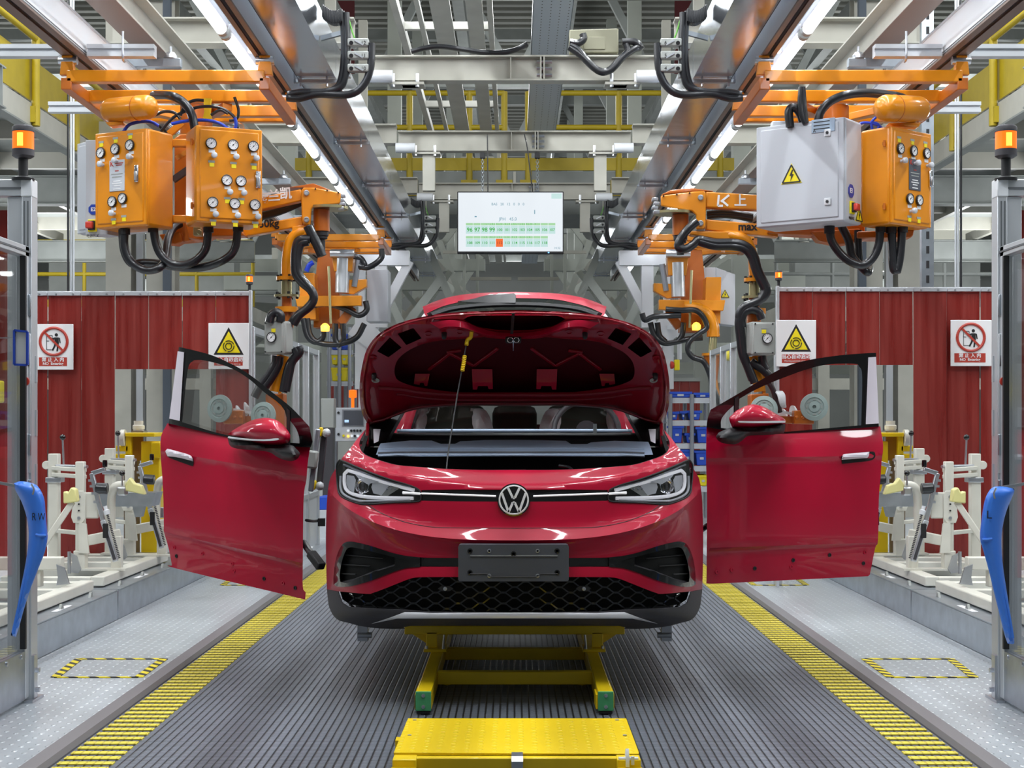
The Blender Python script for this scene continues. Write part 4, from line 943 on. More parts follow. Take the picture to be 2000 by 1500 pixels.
def holes(m):
    nt, b, N, L = nodes_mat(m); tc = N('ShaderNodeTexCoord'); sp = N('ShaderNodeSeparateXYZ'); L(tc.outputs['Object'], sp.inputs[0]); o = []
    for ax, sc, w in (('X', 11, .12), ('Y', 9, .25)):
        a = N('ShaderNodeMath'); a.operation = 'MULTIPLY'; a.inputs[1].default_value = sc; L(sp.outputs[ax], a.inputs[0])
        f = N('ShaderNodeMath'); f.operation = 'FRACT'; L(a.outputs[0], f.inputs[0])
        g = N('ShaderNodeMath'); g.operation = 'LESS_THAN'; g.inputs[1].default_value = w; L(f.outputs[0], g.inputs[0]); o.append(g)
    mu = N('ShaderNodeMath'); mu.operation = 'MULTIPLY'; L(o[0].outputs[0], mu.inputs[0]); L(o[1].outputs[0], mu.inputs[1])
    mx = N('ShaderNodeMix'); mx.data_type = 'RGBA'; mx.inputs['A'].default_value = lin('#c3ccd6'); mx.inputs['B'].default_value = (.01, .01, .01, 1)
    L(mu.outputs[0], mx.inputs['Factor']); L(mx.outputs['Result'], b.inputs['Base Color'])
holes(TRAY)
t = thing('cable_tray', 'perforated steel cable tray running away overhead right of centre', 'cable tray', (.36, 15, EYE+HT))
xa, xb = 37/826*HT, 116/826*HT
for ya, yb in ((10, 22.3), (24.1, 40)):
    MB().lohi((xa, ya, EYE+HT), (xb, yb, EYE+HT+.004)).build('tray_floor', TRAY, t)
    for x in (xa, xb): MB().lohi((x-.004, ya, EYE+HT), (x+.004, yb, EYE+HT+.09)).build('tray_side', GALV, t)
t = thing('overhead_ladder', 'grey steel ladder frame hung overhead left of centre', 'ladder frame', (-.8, 15, EYE+HT))
for a, b, h in ((-246, -232, .10), (-198, -188, .05), (-168, -128, .03), (-97, -64, .03), (-55, -44, .10)):
    for ya, yb in ((10, 22.3), (24.1, 40)): MB().lohi((a/826*HT, ya, EYE+HT), (b/826*HT, yb, EYE+HT+h)).build('rail', LADG, t)
for Y in (14.9, 16.3, 18.3, 20.3, 25, 28):
    MB().lohi((-240/826*HT, Y, EYE+HT+.03), (-46/826*HT, Y+.08, EYE+HT+.11)).build('rung', LADG, t)
t = thing('junction_box', 'olive metal junction box with black cables right of the perforated tray', 'junction box', D(1160, 78, 13.95))
MB().ext([D(1112, 58, 13.95), D(1208, 55, 13.95), D(1208, 103, 13.95), D(1112, 103, 13.95)], (0, .14, 0)).build('box', mat('olive_box', '#7d7b66', .5), t, bev=.01)
MB().ext([D(1140, 72, 13.94), D(1182, 72, 13.94), D(1182, 96, 13.94), D(1140, 96, 13.94)], (0, .02, 0)).build('lid', MATS['olive_box'], t, bev=.003)
for P in ([(1113, 82), (1130, 84), (1140, 76), (1138, 66)], [(1113, 88), (1128, 96), (1150, 122), (1172, 140), (1192, 136), (1215, 112), (1238, 96), (1252, 92), (1240, 82), (1215, 82)], [(1112, 92), (1135, 108), (1165, 136), (1190, 138), (1212, 116), (1226, 100), (1222, 86)]):
    MB().tube([D(x, y, 13.85) for x, y in P], .033, 8).build('cable', RUBBER, t)
t = thing('slack_cable', 'black cable sagging along the nearest portal beam top', 'cable', D(900, 98, 14))
MB().tube([D(x, y, 13.95) for x, y in ((803, 101), (830, 94), (860, 91), (900, 96), (940, 102), (975, 103), (1005, 98), (1030, 86))], .025, 8).build('cable', RUBBER, t)
# monitor
my = 17.45
mo = thing('monitor', 'flat monitor with green number tables hung on chains over the line', 'monitor', D(997, 433, my))
MB().ext([D(893, 374, my), D(1101, 374, my), D(1101, 495, my), D(893, 495, my)], (0, .09, 0)).build('bezel', BLACKM, mo, bev=.006)
SCR = screen_mat('lit_screen', '#e6edf3', 1); CELL = screen_mat('lit_cell', '#c0dfdc', 1); CELLG = screen_mat('lit_green_strip', '#a2d39f', 1); DIG = screen_mat('lit_green_digit', '#22a51f', 1); DIGB = screen_mat('lit_blue_text', '#5e93a6', 1); ORC = screen_mat('lit_orange_cell', '#f0660a', 1); ORD = screen_mat('lit_red_digit', '#8c2406', 1)
scn = MB().ext([D(895, 376, my-.004), D(1099, 376, my-.004), D(1099, 491, my-.004), D(895, 491, my-.004)], (0, .006, 0)).build('screen', SCR, mo)
def cell(x0, y0, x1, y1, m, nm='cell', lift=0): MB().ext([D(x0, y0, my-.008-lift), D(x1, y0, my-.008-lift), D(x1, y1, my-.008-lift), D(x0, y1, my-.008-lift)], (0, .004, 0)).build(nm, m, scn)
p_ = 14.62
for r_, (n0, n, y0) in enumerate(((96, 12, 435.5), (108, 11, 461))):
    for k in range(n):
        x = 910+k*p_
        cell(x, y0, x+p_-.9, y0+4.6, CELLG); cell(x, y0+5.4, x+p_-.9, y0+21, ORC if n0+k == 112 else CELL)
        big = r_ == 0 and k < 4
        text('number', str(n0+k), .066 if big else .043, D(x+p_/2, y0+13.5, my-.009), ORD if n0+k == 112 else DIG, scn, bold=.0006)
    text('row_heading', '  '.join('LR'*n), .022, D(910+n*p_/2, y0+2.3, my-.009), DIG, scn)
text('heading', 'JPH   45.0', .05, D(992, 428, my-.008), DIGB, scn); text('heading', 'BAS   20   12   0   0   0', .04, D(992, 399, my-.008), DIGB, scn)
text('clock', '14:32', .035, D(1088, 484.5, my-.008), DIGB, scn)
cell(1077, 378, 1097, 388, CELL, 'stamp'); cell(1043.5, 410, 1045, 418, DIGB, 'mark'); cell(927, 422, 931, 424, DIGB, 'mark')
cell(1070, 492.3, 1073, 494.3, mat('blue_led', '#6aa8ff', .4, emit=2), 'power_led', .0)
for x in (942.5, 1049.5):
    c = thing('chain', '%s steel chain holding up the monitor' % ('left' if x < 1000 else 'right'), 'chain', D(x, 340, my))
    MB().ext([D(x-5, 297, my), D(x+5, 297, my), D(x+5, 309, my), D(x-5, 309, my)], (0, .06, 0)).build('hook_block', BLACKM, c, bev=.006)
    for k in range(15):
        a = D(x, 309+k*4.4, my+.03); w = Vector((.011, 0, 0)) if k % 2 else Vector((0, .011, 0))
        MB().tube([a+w+Vector((0, 0, -.004)), a+w+Vector((0, 0, -.03)), a-w+Vector((0, 0, -.03)), a-w+Vector((0, 0, -.004)), a+w+Vector((0, 0, -.004))], .004, 5, 2).build('link', GALV, c)
for P in ([(952, 262), (953, 374)], [(1024, 262), (1030, 290), (1040, 375)]):
    c = thing('signal_wire', 'thin black wire dropping to the monitor %s' % ('left of its middle' if P[0][0] < 1000 else 'right of its middle'), 'wire', D(*P[0], my)); MB().tube([D(x, y, my-.02) for x, y in P], .008, 6).build('wire', RUBBER, c)
# ---------------------------------------------------------------- strip curtains and their signs
CYY = 12.0
def px_s(s, px): return CX+s*(px-CX)*-1 if s > 0 else px
for s, nm in ((-1, 'left'), (1, 'right')):
    Q = lambda px, py, dy=0: D(px if s < 0 else 2*1004-px, py-(0 if s < 0 else 8), CYY+dy)
    t = thing('strip_curtain', 'red PVC strip curtain with an aluminium head rail in the %s bay' % nm, 'curtain', Q(300, 572))
    xs = [487-65.6*k for k in range(9)]
    for k, (xr, xl) in enumerate(zip(xs, xs[1:])):
        bot = 721 if k in (1, 2, 3) else 1150
        bend = random.uniform(-.01, .01); w = MB(); n = 6; A = []; B = []
        z_top, z_bot = Q(xr, 577).z, (.236 if bot > 1000 else Q(xr, bot).z)
        x0, x1 = Q(xl+.8, 577).x, Q(xr-.4, 577).x
        for i in range(n+1):
            u = i/n; yy = CYY+.010*(k % 2)+.003*math.sin(u*math.pi)+bend*.3
            A.append(Vector((x0+(x1-x0)*u, yy, z_top))); B.append(Vector((x0+(x1-x0)*u, yy+bend, z_bot)))
        w.loft(A, B); solid(w.build('strip', PVC, t, smooth=0), .004)
        r_ = MB().ext([Q(xl+.4, 570), Q(xr-.4, 570), Q(xr-.4, 577.5), Q(xl+.4, 577.5)], (0, -.02, 0)).build('clamp_rail', ALU, t, bev=.002)
        for q in (.25, .75): MB().lathe([(.009, 0), (.008, -.006), (0, -.007)], Q(xl+65.6*q, 574, -.02), (0, 1, 0), 10).build('rivet', ZINC, r_)
    a, b = Q(487, 577).x, Q(492.5, 577).x
    MB().lohi((a, CYY-.03, .03), (b, CYY+.03, Q(487, 567).z)).build('end_post', ALU, t, bev=.003)
    MB().lohi((Q(-40, 577).x, CYY+.02, Q(0, 577).z), (Q(490, 577).x, CYY+.07, Q(0, 568).z)).build('head_beam', ALU, t)
    # beacon on the curtain post
    def beacon(loc, k, label):
        b = thing('beacon', label, 'beacon', loc)
        x, y, z = loc
        MB().cyl((x, y, z), (x, y, z+.10*k), .022*k, n=12).build('pole', BLACKM, b)
        MB().lathe([(.05*k, 0), (.052*k, .012*k), (.03*k, .02*k)], (x, y, z-.005), (0, 0, 1), 16).build('foot', BLACKM, b)
        MB().lathe([(.035*k, 0), (.05*k, .01*k), (.05*k, .04*k)], (x, y, z+.10*k), (0, 0, 1), 18).build('collar', CLAD, b)
        MB().cyl((x, y, z+.14*k), (x, y, z+.22*k), .048*k, n=18).build('lamp_dome', AMBER, b)
        MB().cyl((x, y-.0486*k+.024*k, z+.15*k), (x, y-.0486*k+.024*k, z+.21*k), .0255*k, n=14).build('lamp_core', AMBERC, b)
        MB().lathe([(.05*k, 0), (.05*k, .02*k), (.04*k, .03*k), (0, .03*k)], (x, y, z+.22*k), (0, 0, 1), 18).build('cap', CLAD, b)
    p = Q(485, 569); beacon((p.x, CYY+.05, p.z), .55, 'small amber beacon above the red curtain post in the %s bay' % nm)
    # signs
    SY = CYY-.046
    def board(pts, label, name):
        t = thing(name, label, 'sign', pts[0]); MB().ext(pts, (0, .012, 0)).build('board', SIGNW, t, bev=.003); return t
    if s < 0: x0, x1, y0, y1, wx0, wx1, wy0, wy1 = 69, 143, 633, 722, 407, 486, 631, 721
    else: x0, x1, y0, y1, wx0, wx1, wy0, wy1 = 1857, 1937, 625, 715, 1516, 1594, 625, 716
    k = SY/FPX
    sg = board([D(x0, y0, SY), D(x1, y0, SY), D(x1, y1, SY), D(x0, y1, SY)], 'white no entering sign with red prohibition ring on the %s curtain' % nm, 'prohibition_sign')
    c = D((x0+x1)/2-1, y0+34, SY-.002); rr = 26.5*k
    ring = MB(); ring.tube([c+Vector((rr*math.cos(a), 0, rr*math.sin(a))) for a in [2*math.pi*q/40 for q in range(41)]], .0115, 6, 0)
    fig = MB()
    h = lambda x, z: c+Vector((x*k, .001, z*k))
    fig.cyl(h(5, 13)+Vector((0, -.002, 0)), h(5, 13)+Vector((0, .002, 0)), 3.2*k, n=14)
    for P in ([(1, 8), (9, 8), (10, -3), (2, -3)], [(9, 8), (12, 7), (13.5, -3), (11.5, -3)], [(1, 8), (-6, 5), (-6, 2), (1, 4)], [(2, -3), (6, -3), (3, -10), (-1, -18), (-4, -17), (0, -9)], [(6, -3), (10, -3), (9, -10), (8, -19), (5, -19), (6, -10)]): fig.ext([h(*q) for q in P], (0, -.002, 0))
    fig.build('walking_figure', INK, sg)
    dr = MB()
    for a, b in (((-14, 12), (-14, -16)), ((-14, 12), (-3, 12)), ((-3, 12), (-3, 6)), ((-14, -16), (-4, -16)), ((-14, 1), (-9, 1))): dr.bar(h(*a), h(*b), .004, .003, (0, 1, 0))
    dr.build('door_outline', INK, sg)
    ring.bar(c+Vector((-rr*.72, -.003, rr*.72)), c+Vector((rr*.72, -.003, -rr*.72)), .016, .004, (0, 1, 0)); ring.build('prohibition_ring', SIGNR, sg)
    cp = MB().ext([D(x0+7, y0+65, SY-.001), D(x1-12, y0+65, SY-.001), D(x1-12, y1-7, SY-.001), D(x0+7, y1-7, SY-.001)], (0, .004, 0)).build('caption_panel', SIGNR, sg)
    cx = (x0+x1)/2-2.5
    text('caption', '禁 止 入 内', .036, D(cx, y0+69.8, SY-.002), SIGNW, cp, bold=.0008); text('caption', 'NO  Entering', .029, D(cx, y0+77.5, SY-.002), SIGNW, cp, bold=.0006)
    sg = board([D(wx0, wy0, SY), D(wx1, wy0, SY), D(wx1, wy1, SY), D(wx0, wy1, SY)], 'white warning sign with yellow triangle on the %s curtain edge' % nm, 'warning_sign')
    cx = (wx0+wx1)/2
    def tri(q, m, n, lift):
        P = [(cx, wy0+8+q*2), (cx+29.5-q*1.7, wy0+62-q), (cx-29.5+q*1.7, wy0+62-q)]
        MB().ext([D(*p, SY-.001-lift) for p in r2(P, 1)], (0, .004, 0)).build(n, m, sg, bev=.001)
    tri(0, INK, 'triangle_border', 0); tri(4, SIGNY, 'triangle_field', .002)
    sw = MB()
    for j in range(3):
        for rr_, a0, a1 in ((6.0, 0, 150), (10.5, 20, 130)):
            sw.tube([D(cx, wy0+45, SY-.006)+Vector((math.cos(R(a+j*120))*rr_*k, 0, math.sin(R(a+j*120))*rr_*k)) for a in range(a0, a1, 15)], .0035, 5, 0)
    sw.build('rotating_arrows', INK, sg)
    cp = MB().ext([D(wx0+11, wy0+67, SY-.001), D(wx1-12, wy0+67, SY-.001), D(wx1-12, wy1-7, SY-.001), D(wx0+11, wy1-7, SY-.001)], (0, .004, 0)).build('caption_panel', SIGNR, sg)
    text('caption', '当心自动启动', .038, D(cx, wy0+72.3, SY-.002), SIGNW, cp, bold=.0008); text('caption', 'Warning automatic start-up', .0165, D(cx, wy0+80, SY-.002), SIGNW, cp)
    for q in ((x0+4, y0+4), (x1-4, y0+4), (wx0+4, wy0+4), (wx1-4, wy0+4)): pass
# ---------------------------------------------------------------- glass enclosures in the foreground
def profile(mb, lo, hi): return mb.lohi(lo, hi)
for s, nm in ((-1, 'left'), (1, 'right')):
    t = thing('glass_enclosure', 'aluminium framed safety enclosure with glass panel at the %s edge' % nm, 'enclosure', (s*2.24, 7, .03))
    Y = 7.06; top = 2.43
    px0 = s*2.22
    MB().lohi((px0, Y, .03), (px0+s*.045, Y+.09, top)).build('end_post', ALU, t, bev=.003)
    MB().lohi((px0+s*.045, Y+.01, .03), (px0+s*.115, Y+.08, top-.08)).build('end_post', ALU, t, bev=.003)
    for x in (.014, .03): MB().lohi((px0+s*x, Y-.002, .3), (px0+s*(x+.006), Y+.001, top-.1)).build('post_slot', ALUD, t)
    MB().lohi((px0, Y, top-.075), (px0+s*1.6, Y+.08, top)).build('head_profile', ALU, t, bev=.004)
    MB().lohi((px0+s*.02, Y-.003, top-.045), (px0+s*1.6, Y+.001, top-.036)).build('head_slot', ALUD, t)
    MB().lohi((px0-s*.002, Y-.004, top-.08), (px0+s*.05, Y+.085, top+.004)).build('corner_cap', WHITEP, t, bev=.005)
    # panel that runs towards the viewer
    zt2 = 2.12; ya = 3.4
    MB().lohi((px0+s*.01, ya, zt2-.05), (px0+s*.055, Y, zt2)).build('panel_rail', ALU, t, bev=.004)
    MB().lohi((px0+s*.006, ya, zt2-.03), (px0+s*.012, Y, zt2-.022)).build('panel_rail_slot', ALUD, t)
    MB().lohi((px0+s*.01, Y-.055, .05), (px0+s*.055, Y-.002, zt2)).build('panel_stile', ALU, t, bev=.004)
    MB().lohi((px0+s*.005, Y-.075, .28), (px0+s*.03, Y-.055, zt2-.05)).build('gasket', BLACKM, t)
    MB().lohi((px0+s*.03, ya, .27), (px0+s*.036, Y-.06, zt2-.05)).build('glass_pane', GLASS, t)
    MB().lohi((px0+s*.012, ya, .045), (px0+s*.05, Y-.05, .27)).build('kick_plate', GALV, t, bev=.003)
    for y in (6.95, 6.75, 6.5): MB().lathe([(.011, 0), (.011, .004), (0, .006)], (px0+s*.012, y, .25), (-s, 0, 0), 10).build('screw', ZINC, t)
    ft = MB().lohi((px0-s*.02, Y-.05, .03), (px0+s*.02, Y+.12, .042)).lohi((px0-s*.012, Y, .03), (px0, Y+.05, .24)); ft.build('foot_bracket', ZINC, t)
    for z in (.08, .17): MB().cyl((px0-s*.012, Y+.025, z), (px0-s*.03, Y+.025, z), .012, n=6).build('bolt', ZINC, t)
    # hardware on the end post: latches, push button, small shelf rail
    xh = px0-s*.004
    for z in (.95, 1.16, 1.80): MB().lohi((px0+s*.0, Y-.02, z), (px0+s*.04, Y, z+.10)).build('latch', GALV, t, bev=.004)
    MB().lohi((px0+s*.002, Y-.014, 1.08), (px0+s*.038, Y-.002, 1.72)).build('inner_profile', ALU, t, bev=.003)
    MB().lohi((px0+s*.016, Y-.018, 1.10), (px0+s*.024, Y-.012, 1.70)).build('profile_slot', ALUD, t)
    q = MB().lathe([(.014, 0), (.014, -.018), (.022, -.022), (.022, -.036), (0, -.04)], (px0+s*.02, Y-.01, 1.50), (0, 1, 0), 14).build('stop_button', REDP, t)
    MB().ext([(px0+s*.005, Y-.02, 1.57), (px0+s*.036, Y-.02, 1.57), (px0+s*.028, Y-.02, 1.64), (px0+s*.012, Y-.02, 1.64)], (0, .02, 0)).build('lock_body', CLAD, t)
    for z in (.7, 1.0, 1.25, 1.5): MB().lohi((px0-s*.006, Y+.05, z), (px0, Y+.07, z+.12)).build('hinge_leaf', ALU, t)
    # red curtain and inner items seen behind the glass
    MB().lohi((px0+s*.12, Y+.09, 1.2), (px0+s*1.2, Y+.095, 2.3)).build('red_screen', PVC, t)
    b = beacon((px0+s*.045, Y+.02, top), 1.0, 'amber beacon on a black pole on top of the %s enclosure post' % nm)
    # blue moulded trough hanging on the post
    Yb = 6.66
    if s < 0: P = [(27,944),(40,940),(60,943),(74,950),(86,972),(89,1000),(92,1036),(93,1052),(87,1080),(76,1108),(62,1144),(48,1186),(38,1222),(31,1244),(21,1241),(25,1222),(32,1194),(40,1150),(48,1110),(54,1072),(56,1040),(52,1010),(42,980),(30,957)]
    else: P = [(1939,952),(1948,950),(1970,951),(1981,955),(1980,964),(1968,992),(1960,1020),(1956,1054),(1958,1096),(1964,1140),(1973,1196),(1981,1250),(1979,1258),(1968,1257),(1962,1240),(1953,1204),(1942,1160),(1930,1110),(1920,1074),(1914,1050),(1917,1014),(1923,978),(1931,960)]
    bt = thing('blue_trough', 'blue moulded plastic trough hung on the %s enclosure post' % nm, 'trough', D(P[0][0], P[0][1], Yb))
    puff(r2(P, 3, True, 60), lambda x, y, r=0: D(x, y, Yb-r), .05, 5, .6, .38).build('shell', BLUEP, bt)
    ha = D(48 if s < 0 else 1958, 952, Yb); MB().bar(ha, (s*2.235, Yb, ha.z+.02), .012, .012).build('hanger', ZINC, bt)
    f = (lambda q: q) if s < 0 else (lambda q: [(2002.5-x*.93, y+8) for x, y in q])
    MB().tube([D(x, y, Yb-.045) for x, y in f([(70, 1044), (80, 1046), (91, 1046)])], .008, 6).build('rib', BLUEP, bt)
    MB().tube([D(x, y, Yb-.03) for x, y in f([(66, 960), (60, 985), (66, 1030), (62, 1080), (48, 1140), (34, 1200), (27, 1238)])], .008, 6).build('rib', BLUEP, bt)
    MB().tube([D(x, y, Yb-.055) for x, y in f([(61, 945), (66, 956), (64, 966)])], .004, 6).build('wire_hook', ZINC, bt)
    if s < 0: text('marking', 'R W', .046, D(75, 1010, Yb-.054), INK, bt, sx=.65)
    else: text('marking', 'L', .05, D(1932, 1006, Yb-.054), INK, bt)
t = thing('document_pouch', 'blue edged clear document pouch on the left enclosure post', 'pouch', D(40, 680, 6.66))
MB().ext([D(29, 646, 6.66), D(53, 649, 6.66), D(53, 712, 6.66), D(29, 711, 6.66)], (0, .006, 0)).build('sheet', SIGNW, t)
q = MB(); P = [D(28, 645, 6.655), D(53.5, 648, 6.655), D(53.5, 713, 6.655), D(28, 712, 6.655)]
for a, b in zip(P, P[1:]+P[:1]): q.bar(a, b, .009, .012, (0, 1, 0))
q.build('blue_border', BLUES, t)
MB().bar(D(32, 660, 6.662), (-2.235, 6.662, D(0, 660, 6.66).z), .02, .004).build('clip', ZINC, t)
MB().ext([D(29, 646, 6.65), D(53, 649, 6.65), D(53, 712, 6.65), D(29, 711, 6.65)], (0, .002, 0)).build('clear_cover', GLASS, t)
for s, nm in ((-1, 'left'), (1, 'right')):
    t = thing('yellow_control_box', 'small yellow button box behind the %s enclosure glass' % nm, 'button box', (s*2.36, 6.9, 1.4))
    MB().lohi((s*2.30, 6.86, 1.40), (s*2.37, 6.93, 1.50)).build('case', SIGNY, t, bev=.008); MB().cyl((s*2.335, 6.85, 1.45), (s*2.335, 6.86, 1.45), .014).build('button', INK, t)
    MB().lohi((s*2.325, 6.89, .27), (s*2.345, 6.91, 1.40)).build('stand', ALU, t)
# ---------------------------------------------------------------- white jigs on the plinths
def jig(s, nm):
    Y0, Y1 = 10.1, 11.97
    t = thing('assembly_jig', 'white steel jig with posts and yellow pads on the far %s plinth' % nm, 'jig', (s*3, 11, .23))
    X = lambda x: s*x
    z0 = .235
    q = MB()
    MB().lohi((X(2.70), Y0, z0), (X(2.79), Y1, z0+.065)).build('base_rail', CREAM, t, bev=.008)
    MB().lohi((X(3.30), Y0, z0), (X(3.38), Y1, z0+.065)).build('base_rail', CREAM, t, bev=.008)
    for y in (Y0, 10.62, 11.2, 11.6, Y1-.09): MB().lohi((X(2.79), y, z0+.005), (X(3.30), y+.08, z0+.06)).build('base_crossbar', CREAM, t, bev=.006)
    def pair(ya, xa, yb, xb, zt_):
        # rear tall post and front post, brackets, levers
        MB().lohi((X(xa)-.035, ya-.035, z0+.06), (X(xa)+.035, ya+.035, zt_)).build('tall_post', CREAM, t, bev=.006)
        MB().lohi((X(xb)-.03, yb-.03, z0+.2), (X(xb)+.03, yb+.03, zt_-.05)).build('short_post', CREAM, t, bev=.006)
        MB().lohi((X(xb)-.04, yb-.04, z0+.06), (X(xb)+.04, yb+.04, z0+.2)).build('short_post_foot', CREAM, t, bev=.006)
        MB().lohi((X(xa)-.06, ya-.06, z0+.06), (X(xa)+.06, ya+.06, z0+.075)).build('foot_plate', CREAM, t)
        for z in (zt_-.10, zt_-.145, .56):
            MB().bar((X(xa), ya-.03, z), (X(xb)-X(.03), yb, z-.01), .035, .028).build('link_bar', CREAM, t, bev=.005)
        MB().cyl((X(xb-.05), yb-.02, zt_-.085), (X(xa-.02), ya-.03, zt_-.085), .012).build('pivot_rod', ZINC, t)
        lv = MB().cyl((X(xa-.08), ya-.05, zt_-.085), (X(xa-.075), ya-.06, zt_+.10), .007).build('lever', ZINC, t)
        MB().ball((X(xa-.075), ya-.06, zt_+.115), .021, 12).build('lever_knob', BLACKG, lv)
        MB().cyl((X(xa+.05), ya-.03, zt_-.08), (X(xa+.05), ya+.02, zt_-.08), .03).build('bumper', CREAM, t, bev=.004)
        cl = MB().lohi((X(xa-.06), ya-.05, zt_-.20), (X(xa+.05), ya+.045, zt_-.165)).build('pipe_clamp', ZINC, t, bev=.004)
        # adjusting plate with bolts and toggle arm
        P = [(X(xb+.035), yb-.04, zt_-.25), (X(xb-.03), yb-.04, zt_-.25), (X(xb-.045), yb-.04, zt_-.28), (X(xb-.045), yb-.04, zt_-.44), (X(xb-.02), yb-.04, zt_-.47), (X(xb+.04), yb-.04, zt_-.47), (X(xb+.055), yb-.04, zt_-.43)]
        pl_ = MB().ext(P, (0, .012, 0)).build('adjusting_plate', CREAM, t, bev=.003)
        for z in (-.29, -.34, -.385, -.435): MB().cyl((X(xb), yb-.05, zt_+z), (X(xb), yb-.04, zt_+z), .012 if z in (-.29, -.435) else .006, n=6 if z in (-.29, -.435) else 10).build('bolt', ZINC if z in (-.29, -.435) else BLACKM, pl_)
        MB().lohi((X(xb-.13), yb-.03, zt_-.44), (X(xb-.03), yb-.01, zt_-.26)).build('side_plate', CREAM, t, bev=.01)
        ta = Vector((X(xb-.09), yb-.05, zt_-.13)); tb_ = Vector((X(xb-.17), yb-.06, zt_-.45)); tc_ = Vector((X(xb-.26), yb-.07, z0+.13))
        MB().bar(ta, tb_, .03, .03, (0, 1, 0)).build('toggle_arm', ZINC, t, bev=.004)
        MB().bar(ta, ta+Vector((-s*.10, -.02, .03)), .025, .03).build('toggle_head', ZINC, t, bev=.004)
        MB().lathe([(.016, 0), (.018, .02), (.016, .045), (0, .048)], ta+Vector((-s*.095, -.02, .045)), (0, 0, 1), 12).build('toggle_tip', BLACKG, t)
        for z in (.05, .09, .14, .2): MB().box(ta+(tb_-ta)*(z/.33)+Vector((s*.012, -.01, 0)), (.035, .03, .016)).build('nut', ZINC, t)
        MB().bar(tb_, tc_, .038, .03, (0, 1, 0)).build('cylinder_body', ALU, t, bev=.005)
        MB().bar(tb_+(tc_-tb_)*.1+Vector((0, -.017, 0)), tb_+(tc_-tb_)*.95+Vector((0, -.017, 0)), .02, .008, (0, 1, 0)).build('cylinder_slot', CLAD, t)
        MB().box(tb_+(tc_-tb_)*.25+Vector((0, -.02, 0)), (.035, .02, .10)).build('slide_block', BLACKM, t, bev=.004)
        sp_ = MB(); a = tb_+Vector((-s*.035, -.02, .04)); b = tc_+Vector((-s*.03, -.02, .02)); d = b-a
        for k in range(26): sp_.lathe([(.0045, 0), (.009, .002), (.009, .007), (.0045, .009)], a+d*k/26, d, 8)
        sp_.build('spring', CLAD, t)
        MB().lathe([(.02, 0), (.022, .03), (.014, .035), (.014, .06), (0, .06)], a, -d, 10).build('spring_seat', WHITEP, t)
        MB().cyl((X(xb-.12), yb-.05, zt_-.23), (X(xb-.20), yb-.05, zt_-.235), .038).build('rubber_buffer', RUBBER, t, bev=.006)
        # lower beam to foot, pad
        MB().bar((X(xb-.03), yb-.02, .50), (X(xb-.26), yb+.06, .545), .05, .07).build('lower_arm', CREAM, t, bev=.006)
        MB().ext([(X(xb-.0), yb-.05, .42), (X(xb-.07), yb-.05, .42), (X(xb-.05), yb-.05, .62), (X(xb-.0), yb-.05, .63)], (0, .02, 0)).build('gusset', CREAM, t)
        MB().lohi((X(xb-.27), yb+.02, z0+.06), (X(xb-.20), yb+.09, .53)).build('arm_leg', CREAM, t, bev=.006)
        MB().lohi((X(xb-.32), yb-.05, z0+.065), (X(xb+.08), yb+.05, z0+.078)).build('sole_plate', CREAM, t)
        pb = MB(); pb.tube([(X(xb-.19), yb+.05, .56), (X(xb-.20), yb+.05, .80), (X(xb-.23), yb+.03, .87), (X(xb-.30), yb+.03, .885)], .03, 8); pb.build('pad_arm', CREAM, t)
        pad = MB().ext([(X(xb-.30), yb, .845), (X(xb-.44), yb, .815), (X(xb-.415), yb, .88), (X(xb-.365), yb, .895), (X(xb-.335), yb, .935), (X(xb-.31), yb, .90)], (0, .07, 0)).build('yellow_pad', PADY, t, bev=.008)
        MB().lohi((X(xb-.31), yb-.01, .81), (X(xb-.25), yb+.07, .87)).build('pad_holder', ZINC, t, bev=.01)
        MB().ball((X(xb-.29), yb-.02, .965), .020, 12).build('lever_knob', BLACKG, t); MB().cyl((X(xb-.29), yb-.02, .88), (X(xb-.29), yb-.02, .95), .006, n=8).build('lever', ZINC, t)
    pair(10.75, 3.22, 10.55, 2.98, 1.095)
    pair(11.85, 3.12, 11.65, 2.92, 1.115)
    MB().ext([(X(2.60+.45), 11.2, .70), (X(2.60+.05), 11.2, .70), (X(2.60+.02), 11.2, .80), (X(2.60+.48), 11.2, .80)], (0, .25, 0)).build('tray', GALV, t)
    MB().ext([(X(2.72), 11.25, .70), (X(2.80), 11.25, .70), (X(2.78), 11.25, .62), (X(2.74), 11.25, .62)], (0, .1, 0)).build('tray_bracket', GALV, t)
    # wing nut clamps
    for x, y in ((2.95, 10.45), (2.9, 11.5)): MB().ext([(X(x), y, z0+.08), (X(x+.03), y, z0+.17), (X(x+.07), y, z0+.19), (X(x+.06), y, z0+.12), (X(x+.08), y, z0+.06), (X(x+.02), y, z0+.05)], (0, .015, 0)).build('clamp_wing', ZINC, t)
    MB().cyl((X(3.03), 10.45, z0+.05), (X(3.03), 10.45, z0+.2), .012, n=8).build('stud', ZINC, t)
    # nearer jig, mostly behind the enclosure
    t = thing('assembly_jig', 'white jig base partly hidden by the %s glass enclosure' % nm, 'jig', (s*3, 9, .23))
    MB().lohi((X(2.70), 7.5, z0), (X(2.79), 9.86, z0+.065)).build('base_rail', CREAM, t, bev=.008)
    MB().lohi((X(3.30), 7.5, z0), (X(3.38), 9.86, z0+.065)).build('base_rail', CREAM, t, bev=.008)
    for y in (7.5, 8.6, 9.35, 9.78): MB().lohi((X(2.79), y, z0+.005), (X(3.30), y+.08, z0+.06)).build('base_crossbar', CREAM, t, bev=.006)
    MB().lohi((X(2.93), 9.5, z0+.06), (X(2.99), 9.56, .47)).build('short_post', CREAM, t, bev=.006)
    MB().lohi((X(2.80), 9.48, .40), (X(3.24), 9.56, .48)).build('lower_arm', CREAM, t, bev=.006)
